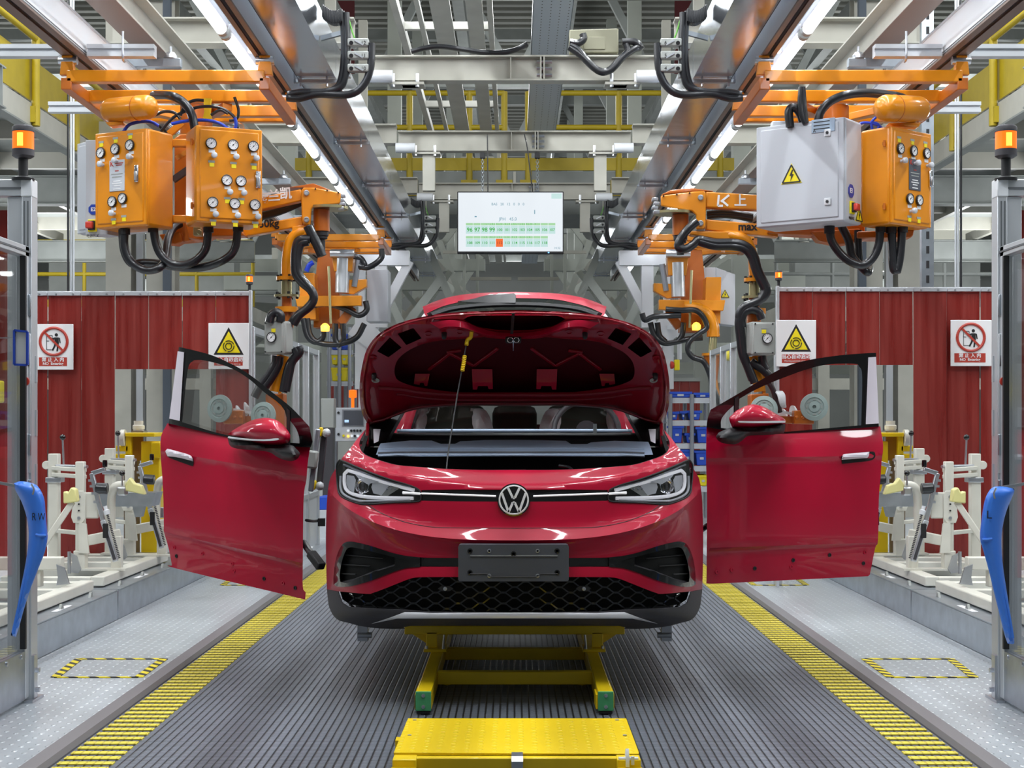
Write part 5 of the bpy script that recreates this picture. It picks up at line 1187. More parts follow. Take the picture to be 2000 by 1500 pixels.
    MB().ext([(X(2.74), 9.45, .32), (X(2.77), 9.45, .42), (X(2.82), 9.45, .44), (X(2.81), 9.45, .36), (X(2.82), 9.45, .31)], (0, .015, 0)).build('clamp_wing', ZINC, t)
    MB().ext([(X(2.82), 9.9, .80), (X(2.91), 9.9, .79), (X(2.91), 9.9, .87), (X(2.88), 9.9, .86), (X(2.86), 9.9, .895), (X(2.83), 9.9, .88)], (0, .07, 0)).build('yellow_pad', PADY, t, bev=.008)
    MB().bar((X(2.86), 9.94, .8), (X(3.05), 9.9, .5), .04, .04).build('pad_arm', CREAM, t, bev=.006)
for s, nm in ((-1, 'left'), (1, 'right')):
    jig(s, nm)
    # yellow machine behind the curtain opening
    Ym = 13.0; k = lambda px: s*(1005-px)/3000*Ym
    Zm = lambda py: EYE+(826-py)/3000*Ym
    t = thing('yellow_stop_unit', 'yellow steel stop unit with cream bumper behind the %s curtain opening' % nm, 'machine', (k(285)*1, Ym, .0))
    MB().lohi((k(275), Ym, -.1), (k(312), Ym+.25, Zm(862))).build('column', YELLOW, t, bev=.01)
    MB().lohi((k(247), Ym-.05, Zm(853)), (k(304), Ym+.3, Zm(845))).build('top_plate', YELLOW, t, bev=.006)
    MB().lohi((k(297), Ym-.04, Zm(895)), (k(316), Ym+.2, Zm(864))).build('side_block', YELLOW, t, bev=.008)
    q = MB(); q.bar((k(252), Ym, Zm(850)), (k(252), Ym, Zm(895)), .05, .05); q.bar((k(228), Ym, Zm(876)), (k(252), Ym, Zm(876)), .05, .05); q.bar((k(226), Ym, Zm(892)), (k(256), Ym, Zm(892)), .05, .05); q.build('bracket_frame', YELLOW, t, bev=.006)
    MB().lohi((k(254), Ym+.05, Zm(900)), (k(276), Ym+.08, Zm(852))).build('back_plate', mat('ochre_plate_'+nm, '#a87a12', .5), t)
    MB().lohi((k(236), Ym+.1, -.1), (k(262), Ym+.2, Zm(900))).build('pedestal', mat('brown_pedestal_'+nm, '#7a6a52', .6), t)
    MB().lathe([(.045, 0), (.045, .03), (.05, .03), (.05, .06), (.04, .065), (.04, .10), (0, .10)], (k(268), Ym+.05, Zm(845)), (0, 0, 1), 18).build('bumper', CREAM, t)
    MB().lohi((k(256), Ym, Zm(845)), (k(280), Ym+.14, Zm(841))).build('bumper_base', GALV, t)
    MB().cyl((k(238), Ym-.02, Zm(855)), (k(246), Ym-.02, Zm(855)), .07, n=20).build('roller', CREAM, t)
    MB().lohi((k(300), Ym-.1, Zm(1010)), (k(325), Ym, Zm(990))).build('sensor_bracket', GALV, t, bev=.006)
# ---------------------------------------------------------------- orange lifting manipulators
def trolley(t, s, Y, lab):
    """orange frame that rides on the crane rails; px values are for the left one"""
    k = Y/10.0; H = EYE+2.27
    Xo, Xi = s*2.92, s*1.63
    for dy, n in ((0, 'front'), (.42, 'mid'), (.92, 'mid'), (1.12, 'rear')):
        MB().lohi((Xo, Y+dy, H-.09 if dy != 0 else H-.05), (Xi, Y+dy+.075, H-.01 if dy != 0 else H+.03)).build('frame_beam', ORANGE, t, bev=.008)
    for x in (Xo, Xi): MB().lohi((x-.035, Y, H-.10), (x+.035, Y+1.2, H-.02)).build('frame_rail', ORANGED, t, bev=.006)
    for x in (Xo, Xi):
        for dy in (.02, 1.14):
            hg = MB().ext([(x-.05, Y+dy, H), (x+.05, Y+dy, H), (x+.035, Y+dy, H+.13), (x-.035, Y+dy, H+.13)], (0, .05, 0)).build('hanger', ORANGE, t, bev=.006)
            MB().cyl((x-.06, Y+dy+.025, H+.10), (x+.06, Y+dy+.025, H+.10), .028).build('roller', ZINC, hg)
    q = MB()
    for a, b in ((.25, .5), (.75, .5)):
        x0 = Xo+(Xi-Xo)*a; x1 = Xo+(Xi-Xo)*b
        q.bar((x0, Y+.45, H-.12), (x1, Y+.95, H-.12), .07, .05)
    q.build('frame_brace', ORANGE, t, bev=.005)
    xm = Xo+(Xi-Xo)*.57
    MB().cyl((xm, Y+.55, H-.1), (xm, Y+.55, H-.32), .11, n=24).build('turret', ORANGED, t)
    MB().cyl((xm, Y+.55, H-.32), (xm, Y+.55, H-.35), .20, n=28).build('turret_disc', BRASS, t)
    return xm, H
GA = {}
def gauge_meshes():
    GA['rim'] = MB().lathe([(.030, .0), (.035, -.004), (.035, -.016), (.031, -.018), (.030, -.012)], (0, 0, 0), (0, 1, 0), 18).mesh('gauge', BLACKM)
    GA['face'] = MB().cyl((0, -.013, 0), (0, -.011, 0), .0305, n=18).mesh('dial_face', SIGNW)
    nd = MB().bar((-.010, -.0145, -.010), (.014, -.0145, .013), .0018, .002, (0, 1, 0)).lathe([(.004, 0), (.004, -.002), (0, -.002)], (0, -.0135, 0), (0, 1, 0), 8)
    for k in range(9):
        a = R(225-k*34); nd.bar((.020*math.cos(a), -.0138, .020*math.sin(a)), (.025*math.cos(a), -.0138, .025*math.sin(a)), .0025, .001, (0, 1, 0))
    GA['needle'] = nd.mesh('needle', INK)
    GA['knob'] = MB().lathe([(.010, 0), (.009, -.02), (.017, -.022), (.019, -.028), (.019, -.042), (.015, -.046), (0, -.046)], (0, 0, 0), (0, 1, 0), 16).mesh('knob', GREYBOX)
    GA['tagw'] = MB().box((0, -.001, 0), (.040, .002, .020)).mesh('label_plate', SIGNW, 0)
    GA['tagy'] = MB().box((0, -.001, 0), (.030, .002, .024)).mesh('label_plate', SIGNY, 0)
    GA['tagg'] = MB().box((0, -.001, 0), (.042, .002, .014)).mesh('label_plate', GREYBOX2, 0)
gauge_meshes()
def gauge(cab, M, u, v, parent_knob=True, tag_top=False):
    T = lambda a, b: M @ Matrix.Translation((u+a, 0, v+b))
    g = link('gauge', GA['rim'], cab, T(0, 0))
    for n, q in (('dial_face', 'face'), ('needle', 'needle')):
        c = bpy.data.objects.new(n, GA[q]); COL.objects.link(c)
        # kept at the sub-part level: siblings of the rim on the cabinet
        c.parent = cab; c.matrix_local = Matrix.Translation(-woff(cab)) @ T(0, 0)
    link('label_plate', GA['tagw'], cab, T(.006, -.047))
    if parent_knob: link('knob', GA['knob'], cab, T(.014, -.077))
    if tag_top: link('label_plate', GA['tagg'], cab, T(-.004, .070)); link('label_plate', GA['tagy'], cab, T(-.002, .052))
    else:
        link('label_plate', GA['tagg'], cab, T(.004, -.113)); link('label_plate', GA['tagy'], cab, T(.006, -.133))
def cabinet(t, name, px, py, Y, w, h, d, ang, m, label=None):
    """box with a raised door; returns the part and the matrix of its front face centre"""
    c = D(px, py, Y); Mz = Matrix.Translation(c) @ Matrix.Rotation(R(ang), 4, 'Z')
    cab = MB(Mz).box((0, 0, 0), (w, d, h)).build(name, m, t, bev=.018, label=label)
    MB(Mz).box((0, -d/2-.006, 0), (w*.985, .016, h*.985)).build('door_rim', m, cab, bev=.006); MB(Mz).box((0, -d/2-.014, 0), (w*.88, .014, h*.915)).build('door', m, cab, bev=.010)
    return cab, Mz @ Matrix.Translation((0, -d/2-.0215, 0)), Mz
def hinges(cab, F, u, vs):
    for v in vs:
        MB(F).box((u, .006, v), (.05, .014, .02)).cyl((u-.02, .0, v-.02), (u-.02, .0, v+.02), .008, n=8).build('hinge', ORANGED, cab)
def hoses(t, Y, lists, r, m=RUBBER, nm='hose'):
    for P in lists: MB().tube([D(p[0], p[1], Y+(p[2] if len(p) > 2 else 0)) for p in P], r, 10, 6).build(nm, m, t)
def gland(t, px, py, Y): MB().cyl(D(px, py-8, Y), D(px, py+10, Y), .034, n=12).build('cable_gland', BLACKM, t)
def bolt_ring(t, c, r, n, y0):
    for k in range(n):
        a = 2*math.pi*k/n; MB().cyl(c+Vector((r*math.cos(a), r*math.sin(a), -.02)), c+Vector((r*math.cos(a), r*math.sin(a), .025)), .010, n=6).build('bolt', BLACKM, t)
def air_tank(t, a, b, r):
    d = (b-a).normalized(); L = (b-a).length
    MB().lathe([(0, -.06), (r*.5, -.05), (r*.85, -.025), (r, .01), (r, L-.01), (r*.85, L+.025), (r*.5, L+.05), (0, L+.06)], a, d, 24).build('air_tank', ORANGE, t)
    MB().lathe([(r+.002, L*.72), (r+.003, L*.73), (r+.002, L*.74)], a, d, 24).build('tank_seam', ORANGED, t)
def warn_tri(par, F, u, v, sz, name='warning_triangle'):
    def T(k, lift): return [F @ Vector((u+x*sz*k, -lift, v+z*sz*k)) for x, z in ((0, .62), (.58, -.42), (-.58, -.42))]
    q = MB(); q.ext(T(1, .001), F.to_3x3() @ Vector((0, -.002, 0))); y_ = q.build(name, SIGNY, par, smooth=0)
    for A, B in zip(T(.86, .004), T(.86, .004)[1:]+T(.86, .004)[:1]): MB().bar(A, B, sz*.07, .002, F.to_3x3() @ Vector((0, 1, 0))).build(name, INK, par, smooth=0)
    z = [(.04, .28), (-.10, -.02), (.0, -.02), (-.05, -.30), (.13, .05), (.03, .05), (.10, .28)]
    MB().ext([F @ Vector((u+x*sz, -.004, v+zz*sz)) for x, zz in z], F.to_3x3() @ Vector((0, -.002, 0))).build(name, INK, par, smooth=0)
def octagon(par, F, u, v, r, s_):
    MB().ext([F @ Vector((u+r*math.cos(R(22.5+45*k)), -.002, v+r*math.sin(R(22.5+45*k)))) for k in range(8)], F.to_3x3() @ Vector((0, -.003, 0))).build('octagon_sticker', BLUES, par, smooth=0)
    text('letters', s_, r*.95, F @ Vector((u, -.0062, v)), SIGNW, par, F.to_3x3() @ Vector((1, 0, 0)), bold=.001)
def main_switch(par, F, u, v):
    MB(F).box((u, -.006, v), (.062, .014, .08)).build('switch_plate', SIGNY, par, bev=.004)
    MB(F).box((u, -.02, v), (.045, .02, .06)).build('switch_base', INK, par, bev=.004)
    MB(F).box((u-.006, -.04, v), (.05, .03, .045)).build('switch_handle', REDP, par, bev=.008)
    text('letters', '电源开关', .022, F @ Vector((u, -.002, v-.068)), INK, par, F.to_3x3() @ Vector((1, 0, 0)))
def name_plate(par, F, u, v, m):
    MB(F).box((u, -.002, v), (.125, .004, .20)).build('name_plate', m, par, bev=.002)
    text('letters', 'K', .042, F @ Vector((u-.042, -.0046, v+.075)), SIGNR, par, F.to_3x3() @ Vector((1, 0, 0)), bold=.001)
    for k, (w, vv) in enumerate(((.07, .078), (.05, .066), (.03, .03), (.095, .01), (.08, -.008), (.06, -.035), (.08, -.05), (.05, -.065), (.06, -.085))):
        MB(F).box((u+(.018 if k < 2 else 0), -.0045, v+vv), (w, .001, .006)).build('print_line', SIGNR if k < 3 else SIGNW if k > 4 else GREYBOX2, par, smooth=0)
def latch(par, F, u, v):
    MB(F).box((u, -.008, v), (.032, .016, .11)).build('latch', CHROME, par, bev=.006); MB(F).box((u, -.018, v-.015), (.022, .012, .06)).build('latch_handle', ZINC, par, bev=.005)
def sucker(t, c, n, r=.092):
    MB().lathe([(r, 0), (r*.98, -.012), (r*.7, -.018), (r*.66, -.012), (r*.40, -.012), (r*.37, -.018), (r*.14, -.02), (r*.12, -.004), (0, -.004)], c, -Vector(n), 32).build('suction_pad', CUP, t)
    nn = Vector(n).normalized(); MB().cyl(c-nn*.01, c-nn*.12, .03, n=12).build('pad_stem', ORANGED, t)
    u = nn.cross(Vector((0, 0, 1))).normalized(); v = u.cross(nn)
    for k in range(8): a = 2*math.pi*k/8; p = c+nn*.014+(u*math.cos(a)+v*math.sin(a))*r*.53; MB().bar(p-(u*math.sin(a)-v*math.cos(a))*r*.12, p+(u*math.sin(a)-v*math.cos(a))*r*.12, .006, .006, nn).build('pad_rib', GREYBOX2, t)
EX = lambda *P: P
def slab_px(t, name, P, Y, d, m, bev=.008): return MB().ext([D(x, y, Y) for x, y in P], (0, d, 0)).build(name, m, t, bev=bev)
def arm_set(t, s, Y, P):
    """P maps a left-hand pixel to this side"""
    e = lambda pts: [P(x, y) for x, y in pts]
    slab_px(t, 'upper_arm_bar', e([(470, 392), (588, 369), (590, 392), (470, 418)]) if s < 0 else [(1379, 374), (1520, 383), (1520, 412), (1379, 405)], Y, .09, ORANGE)
    slab_px(t, 'lower_arm_bar', e([(420, 452), (590, 422), (592, 441), (480, 462), (420, 466)]) if s < 0 else [(1379, 428), (1520, 440), (1520, 464), (1379, 449)], Y, .09, ORANGE)
    hp = [(588, 372), (592, 366), (612, 366), (666, 376), (664, 397), (613, 402), (608, 408), (606, 440), (592, 438), (589, 432)] if s < 0 else [(1379, 376), (1375, 373), (1354, 374), (1291, 382), (1291, 402), (1352, 412), (1360, 420), (1360, 448), (1376, 447), (1379, 440)]
    for dy in (-.04, .13): slab_px(t, 'elbow_plate', hp, Y+dy, .03, ORANGE)
    slab_px(t, 'elbow_cover', [(561, 366), (612, 358), (648, 372), (664, 377), (612, 367)] if s < 0 else [(1395, 373), (1352, 367), (1310, 371), (1291, 380), (1352, 375)], Y, .14, ORANGED)
    for x, y in ([(599, 377), (599, 429)] if s < 0 else [(1368, 386), (1368, 436)]): MB().lathe([(.019, 0), (.019, -.012), (.012, -.013), (.011, -.008), (0, -.008)], D(x, y, Y-.04), (0, 1, 0), 16).build('pivot_bolt', ZINC, t)
    for x, y in ([(616, 369), (639, 372), (661, 376)] if s < 0 else [(1296, 383), (1322, 380), (1347, 377)]): MB().cyl(D(x, y, Y-.055), D(x, y, Y-.04), .006, n=8).build('bolt', INK, t)
    cx = 628 if s < 0 else 1329
    c = D(cx, 404 if s < 0 else 414, Y+.06)
    MB().cyl(c+Vector((-s*.045, 0, 0)), c+Vector((-s*.045, 0, -.018)), .135, n=28).build('joint_disc', BRASS, t)
    MB().cyl(D(cx, 410 if s < 0 else 420, Y+.06), D(cx, 452 if s < 0 else 460, Y+.06), .055, n=24).build('joint_housing', ORANGED, t)
    MB().lathe([(.047, 0), (.047, .03), (.040, .035), (.040, .05), (.025, .055), (.025, .13), (0, .13)], D(cx, 452 if s < 0 else 460, Y+.06), (0, 0, -1), 18).build('joint_boot', BLACKM, t)
    q = MB()
    for k in range(4): q.box(D((669 if s < 0 else 1279)+s*(k % 2)*3, (383 if s < 0 else 390)+k*8, Y), (.04, .06, .022))
    q.build('limit_switch', ZINC, t, bev=.004)
    # standing pipe, flanges, coupling, box
    if s < 0:
        pipe = [(606, 446, .05), (588, 452), (571, 464), (563, 482), (560, 510), (559, 540)]; fx = 559; slab_px(t, 'pipe_block', [(570, 442), (606, 437), (604, 458), (570, 466)], Y-.02, .12, ORANGE)
    else:
        pipe = [(1400, 458, .05), (1433, 461), (1455, 468), (1466, 485), (1471, 510), (1472, 545)]; fx = 1472; slab_px(t, 'pipe_block', [(1349, 451), (1433, 452), (1433, 470), (1400, 467), (1349, 458)], Y-.02, .12, ORANGE)
    MB().tube([D(p[0], p[1], Y+(p[2] if len(p) > 2 else 0)) for p in pipe], .034, 14, 6).build('stand_pipe', ORANGE, t)
    yo = 0 if s < 0 else 3
    c = D(fx, 544+yo, Y); MB().cyl(c+Vector((0, 0, -.012)), c+Vector((0, 0, .012)), .066, n=24).build('flange', ORANGE, t); bolt_ring(t, c, .055, 6, 0)
    MB().cyl(D(fx+1, 548+yo, Y), D(fx+1, 576+yo, Y), .036, n=20).build('swivel_coupling', BRASS, t)
    c = D(fx+1, 578+yo, Y); MB().cyl(c+Vector((0, 0, -.008)), c+Vector((0, 0, .008)), .085, n=24).build('coupling_disc', BRASS, t); bolt_ring(t, c, .07, 5, 0)
    MB().cyl(D(fx+1, 579+yo, Y), D(fx+1, 604+yo, Y), .034, n=18).build('lower_pipe', ORANGED, t)
    c = D(fx+1, 605+yo, Y); MB().cyl(c+Vector((0, 0, -.018)), c+Vector((0, 0, .018)), .078, n=24).build('flange', ORANGE, t)
    MB().cyl(D(fx, 608+yo, Y), D(fx, 640+yo, Y), .045, r2=.05, n=18).build('lower_pipe', ORANGED, t)
    bx0 = cabinet(t, 'gauge_box', 546 if s < 0 else 1484, 660 if s < 0 else 662, Y-.12, .15 if s < 0 else .17, .22, .12, -20 if s < 0 else 10, GREYBOX2)
    cb, F, _ = bx0; link('gauge', GA['rim'], cb, F @ Matrix.Translation((-.01 if s < 0 else .02, 0, .0))); link('dial_face', GA['face'], cb, F @ Matrix.Translation((-.01 if s < 0 else .02, 0, .0))); link('needle', GA['needle'], cb, F @ Matrix.Translation((-.01 if s < 0 else .02, 0, .0)))
    link('label_plate', GA['tagy'], cb, F @ Matrix.Translation((0, 0, .045))); link('label_plate', GA['tagg'], cb, F @ Matrix.Translation((0, 0, .07)))
    for u in (-.06, .06):
        for v in (-.095, .095): MB(F).cyl((u, 0, v), (u, -.006, v), .005, n=8).build('screw', INK, cb)
    if s < 0: sl = [(553, 694), (546, 722), (538, 765)]; gb = [(518, 770), (554, 768), (556, 838), (520, 838)]
    else: sl = [(1472, 695), (1478, 722), (1484, 765)]; gb = [(1466, 770), (1502, 768), (1502, 838), (1466, 838)]
    MB().tube([D(x, y, Y-.02) for x, y in sl], .040, 14, 4).build('slanted_pipe', ORANGE, t)
    slab_px(t, 'gripper_head', gb, Y-.06, .14, ORANGED)
    MB().bar(D(sl[1][0]+10, 702, Y-.03), D(sl[2][0]+8, 772, Y-.03), .02, .03).build('slanted_bar', ORANGE, t)
    # gripper with suction pads
    n = Vector((-.35 if s < 0 else -.1, -1, .05)).normalized()
    pads = [(430, 798), (515, 812)] if s < 0 else [(1590, 795), (1492, 800)]
    for x, y in pads: sucker(t, D(x, y, Y-.15), n)
    for x, y in ([(462, 806), (478, 800)] if s < 0 else [(1528, 812), (1548, 806)]): MB().lathe([(.05, 0), (.047, .012), (.02, .03), (0, .03)], D(x, y, Y+.1), (1, .3, .1), 16).build('side_pad', WHITEP, t)
    xa, xb = (438, 540) if s < 0 else (1484, 1586)
    MB().bar(D(xa, 818, Y-.02), D(xb, 822, Y-.02), .05, .05).build('gripper_beam', ORANGED, t, bev=.006)
    for x in ([446, 458, 470] if s < 0 else [1556, 1568, 1580]): MB().box(D(x, 815, Y-.08), (.05, .10, .09)).cyl(D(x, 815, Y-.14), D(x, 815, Y-.125), .012).build('pad_bracket', ORANGED, t, bev=.006)
    MB().bar(D(xa+18, 800, Y-.05), D(xa+62, 808, Y-.05), .018, .018).build('air_pipe', WHITEP, t)
# ---- near left
Y = 10.0
t = thing('door_manipulator', 'near orange manipulator on the left with two gauge cabinets and black hoses', 'manipulator', (-2.3, 10.4, EYE+2.25))
xm, H = trolley(t, -1, Y, 'left')
MB().cyl((xm, 10.55, H-.34), (xm, 10.55, EYE+1.25), .075, n=18).build('column', ORANGED, t)
slab_px(t, 'backbone', [(340, 270), (352, 262), (384, 262), (386, 470), (340, 474)], 10.3, .12, ORANGED)
slab_px(t, 'arm_root', [(360, 430), (400, 438), (470, 445), (478, 460), (412, 462), (398, 470), (368, 466)], 10.2, .16, ORANGED)
slab_px(t, 'foot_gusset', [(310, 458), (352, 452), (358, 470), (344, 478), (322, 476)], 10.25, .12, ORANGED)
MB().bar(D(345, 310, 10.2), D(385, 285, 10.2), .03, .03).build('strut', CHROME, t); MB().bar(D(338, 352, 10.2), D(372, 328, 10.2), .04, .04).build('strut', CLAD, t)
for y in (272, 420): MB().bar(D(330, y+8, 10.0), D(372, y+8, 10.0), .05, .05).build('cabinet_bracket', ORANGE, t, bev=.008)
MB().bar(D(330, 262, 10.1), D(356, 240, 10.1), .03, .04).build('cabinet_stay', ORANGE, t)
gc, F, _ = cabinet(t, 'grey_control_cabinet', 226, 366, 10.30, .52, .62, .24, -42, GREYBOX, label='pale grey control cabinet behind the left gauge cabinet')
Fs = Matrix.Translation(D(182, 366, 10.02)) @ Matrix.Rotation(R(-10), 4, 'Z')
MB().ext([Fs @ Vector(q) for q in ((-.055, 0, -.31), (.10, 0, -.31), (.10, 0, .31), (-.055, 0, .31))], (.05, .12, 0)).build('cabinet_side', GREYBOX, gc, bev=.004)
octagon(gc, Fs, .003, -.145, .036, 'E2'); main_switch(gc, Fs, -.002, -.25)
cab, F, Mz = cabinet(t, 'gauge_cabinet', 264, 355, 9.95, .43, .62, .25, -27, ORANGE)
for u, v in ((-.15, .195), (-.03, .21), (.09, .225)): gauge(cab, F, u, v-.02, True, True)
for u, v, kn in ((-.055, -.145, True), (.03, -.13, False)): gauge(cab, F, u, v, kn)
name_plate(cab, F, -.02, .02, GREYBOX); latch(cab, F, .145, .02)
cab, F, Mz = cabinet(t, 'gauge_cabinet', 437, 349, 9.85, .43, .61, .28, 24, ORANGE)
for v, us in ((.19, (-.12, .02, .15)), (-.035, (-.02, .07)), (-.21, (-.11, .03, .16))):
    for u in us: gauge(cab, F, u, v+(.03 if v < -.1 else 0))
latch(cab, F, .18, -.02); hinges(cab, F @ Matrix.Translation((0, .05, 0)), -.21, (.2, -.2))
air_tank(t, D(215, 216, 9.9), D(290, 209, 9.75), .078)
slab_px(t, 'tank_saddle', [(205, 238), (240, 236), (240, 243), (212, 246)], 9.85, .1, ORANGE)
hoses(t, 9.9, [[(244,443),(243,480),(254,509),(275,525),(294,528),(314,521),(323,504,.1),(328,468,.2),(338,446,.3),(352,437,.35)], [(299,440),(304,473),(314,497),(333,514),(357,518),(381,509),(402,485),(407,440)], [(239,443,.05),(242,487,.05),(256,514,.05),(280,513,.1),(309,515,.1),(342,521,.1),(388,523,.05),(431,511),(458,487),(465,438)]], .027)
for x, y in ((244, 448), (299, 444), (407, 444), (465, 442)): gland(t, x, y, 9.9)
hoses(t, 9.85, [[(300,186,.2),(333,187),(357,199),(374,223),(381,256)]], .028)
hoses(t, 9.9, [[(310,262),(338,230),(371,214),(400,208),(431,211),(455,226),(464,245),(465,260)], [(303,225),(320,218),(340,220),(352,232)], [(352,226),(362,205),(380,196),(398,196)], [(412,225),(430,215),(445,222)], [(458,190,.3),(466,215,.3),(462,232,.3),(448,236,.3)]], .010)
hoses(t, 9.88, [[(237,264),(251,245),(273,238),(294,238),(310,246)], [(335,242),(366,236),(400,235),(429,241),(453,258)], [(456,262),(461,244),(459,230)]], .011, BLUEH, 'air_hose')
MB().ext([D(395, 235, 10.1), D(414, 235, 10.1), D(410, 218, 10.1), D(412, 192, 10.1), D(397, 192, 10.1), D(399, 218, 10.1)], (0, .03, 0)).build('yellow_bracket', YELLOW, t)
slab_px(t, 'lug', [(452, 262), (455, 246), (465, 238), (474, 242), (477, 254), (470, 264)], 10.1, .05, ORANGED); MB().cyl(D(470, 248, 10.07), D(470, 248, 10.1), .02).build('pivot_bolt', ZINC, t)
MB().box(D(387, 453, 10.1), (.05, .08, .055)).cyl(D(389, 453, 10.03), D(389, 453, 10.06), .017).build('selector_switch', BRASS, t, bev=.004)
arm_set(t, -1, 10.3, lambda x, y: (x, y))
for k, (c_, x) in enumerate((('海', 514), ('兰', 535), ('凯', 558))): text('letters', c_, .085, D(x, 388-k*4.5, 10.297), SIGNW, t, bold=.002, right=(1, 0, .12))
text('letters', '50kg', .072, D(525, 437, 10.297), INK, t, bold=.002, right=(1, 0, .12))
hoses(t, 10.2, [[(606,467),(585,469),(578,484),(576,508),(578,535),(591,553),(606,566),(613,580),(608,595),(596,606),(580,617),(569,632)], [(602,472),(588,476),(583,490),(581,512),(584,535),(597,553),(610,570),(612,586),(600,602),(584,616),(573,634)], [(540,695),(537,712),(524,734),(509,754),(497,776)], [(546,697),(543,714),(530,738),(514,760)], [(583,677),(585,688),(570,708),(564,734),(558,764)], [(575,680),(580,692),(566,712),(559,736),(553,766)], [(526,630,-.1),(530,616,-.1),(540,610,-.1),(548,616,-.1),(548,628,-.1)], [(600,442),(608,458),(618,478),(628,500)], [(604,442),(612,460),(622,480),(630,500)]], .029)
hoses(t, 10.45, [[(470,432),(510,424),(545,414),(575,402),(592,394)], [(470,428),(505,420),(540,411),(570,398)]], .024)
# ---- near right
t = thing('door_manipulator', 'near orange manipulator on the right with pale grey E1 cabinet and black hoses', 'manipulator', (2.3, 10.4, EYE+2.25))
xm, H = trolley(t, 1, Y, 'right')
MB().cyl((xm, 10.55, H-.34), (xm, 10.55, EYE+1.25), .075, n=18).build('column', ORANGED, t)
slab_px(t, 'backbone', [(1640, 262), (1668, 262), (1690, 270), (1690, 470), (1640, 474)], 10.3, .12, ORANGED)
slab_px(t, 'arm_root', [(1500, 440), (1600, 440), (1690, 430), (1690, 462), (1690, 470), (1620, 462), (1500, 455)], 10.25, .16, ORANGED)
slab_px(t, 'foot_gusset', [(1585, 452), (1680, 446), (1670, 474), (1640, 478), (1600, 470)], 10.2, .14, ORANGED)
slab_px(t, 'lower_tray', [(1675, 452), (1786, 448), (1784, 460), (1778, 465), (1675, 465)], 10.05, .2, ORANGED)
gc, F, Mz = cabinet(t, 'grey_control_cabinet', 1580, 344, 9.95, .62, .66, .26, -36, GREYBOX, label='large pale grey control cabinet with E1 sticker')
warn_tri(gc, F, -.05, -.01, .125)
for v in (.235, -.2):
    MB(F).box((.20, -.004, v), (.045, .008, .045)).build('lock_plate', WHITEP, gc, bev=.004); MB(F).cyl((.20, -.008, v), (.20, -.012, v), .010, n=12).build('lock', INK, gc)
MB(F).box((.17, -.002, .285), (.16, .004, .085)).build('name_plate', mat('blue_grey_plate', '#9fb2c6', .4), gc, bev=.002)
for k in range(3): MB(F).box((.16, -.0045, .31-k*.022), (.11, .001, .006)).build('print_line', INK, gc, smooth=0)
text('letters', 'A', .03, F @ Vector((.11, -.0045, .256)), INK, gc, F.to_3x3() @ Vector((1, 0, 0)))
Fs = Mz @ Matrix.Translation((.31, 0, 0)) @ Matrix.Rotation(R(90), 4, 'Z')
octagon(gc, Fs, -.05, -.13, .045, 'E1'); main_switch(gc, Fs, -.04, -.235); warn_tri(gc, Fs, .075, -.27, .10)
cab, F, Mz = cabinet(t, 'gauge_cabinet', 1748, 352, 9.95, .43, .62, .23, 40, ORANGE)
for u, v in ((-.14, .19), (.0, .19), (.14, .19)): gauge(cab, F, u, v-.02, True, True)
for u, v, kn in ((-.04, -.14, True), (.06, -.14, False)): gauge(cab, F, u, v, kn)
name_plate(cab, F, .02, .02, PLATE); latch(cab, F, .185, .01); hinges(cab, F @ Matrix.Translation((0, .05, 0)), -.21, (.2, -.2))
air_tank(t, D(1795, 214, 9.9), D(1728, 211, 9.7), .085)
slab_px(t, 'tank_saddle', [(1735, 240), (1800, 238), (1795, 248), (1745, 246)], 9.85, .1, ORANGE)
hoses(t, 9.9, [[(1620,440),(1625,472),(1650,504),(1681,518),(1702,507),(1716,479),(1720,438)], [(1643,440,.1),(1657,469,.1),(1664,500,.1),(1681,520,.1),(1695,532,.1),(1696,520,.2),(1680,512,.2),(1676,480,.2),(1676,450,.2)], [(1741,440),(1743,490),(1745,524),(1752,530),(1758,500),(1763,440)]], .027)
for x, y in ((1620, 446), (1720, 444), (1741, 446), (1763, 444)): gland(t, x, y, 9.9)
hoses(t, 9.85, [[(1597,240),(1604,217),(1625,196),(1660,184),(1702,182),(1755,189),(1776,199)], [(1543,248),(1541,217),(1552,210),(1564,224),(1569,243)]], .028)
hoses(t, 9.8, [[(1565,170),(1563,200),(1566,225),(1573,242)], [(1568,170),(1570,200),(1574,240)]], .018)
hoses(t, 9.9, [[(1668,250),(1685,240),(1710,243),(1725,252)], [(1706,262),(1702,240),(1712,228)], [(1711,260),(1716,244),(1700,238)]], .009, BLUEH, 'air_hose')
MB().box(D(1520, 245, 10.0), (.09, .08, .045)).build('valve_block', WHITEP, t, bev=.006)
arm_set(t, 1, 10.3, None)
LK = [[(1404, 381), (1402, 402), (1412, 402)], [(1424, 381), (1408, 394)], [(1409, 391), (1422, 402)]]
q = MB()
for P in LK:
    for a, b in zip(P, P[1:]): q.bar(D(*a, 10.297-.0012*LK.index(P)), D(*b, 10.297-.0012*LK.index(P)), .014, .003, (0, 1, 0))
q.build('logo', SIGNW, t, smooth=0)
text('letters', '上', .085, D(1446, 393, 10.297), SIGNW, t, bold=.002); text('letters', 'max', .075, D(1460, 443, 10.297), INK, t, bold=.002)
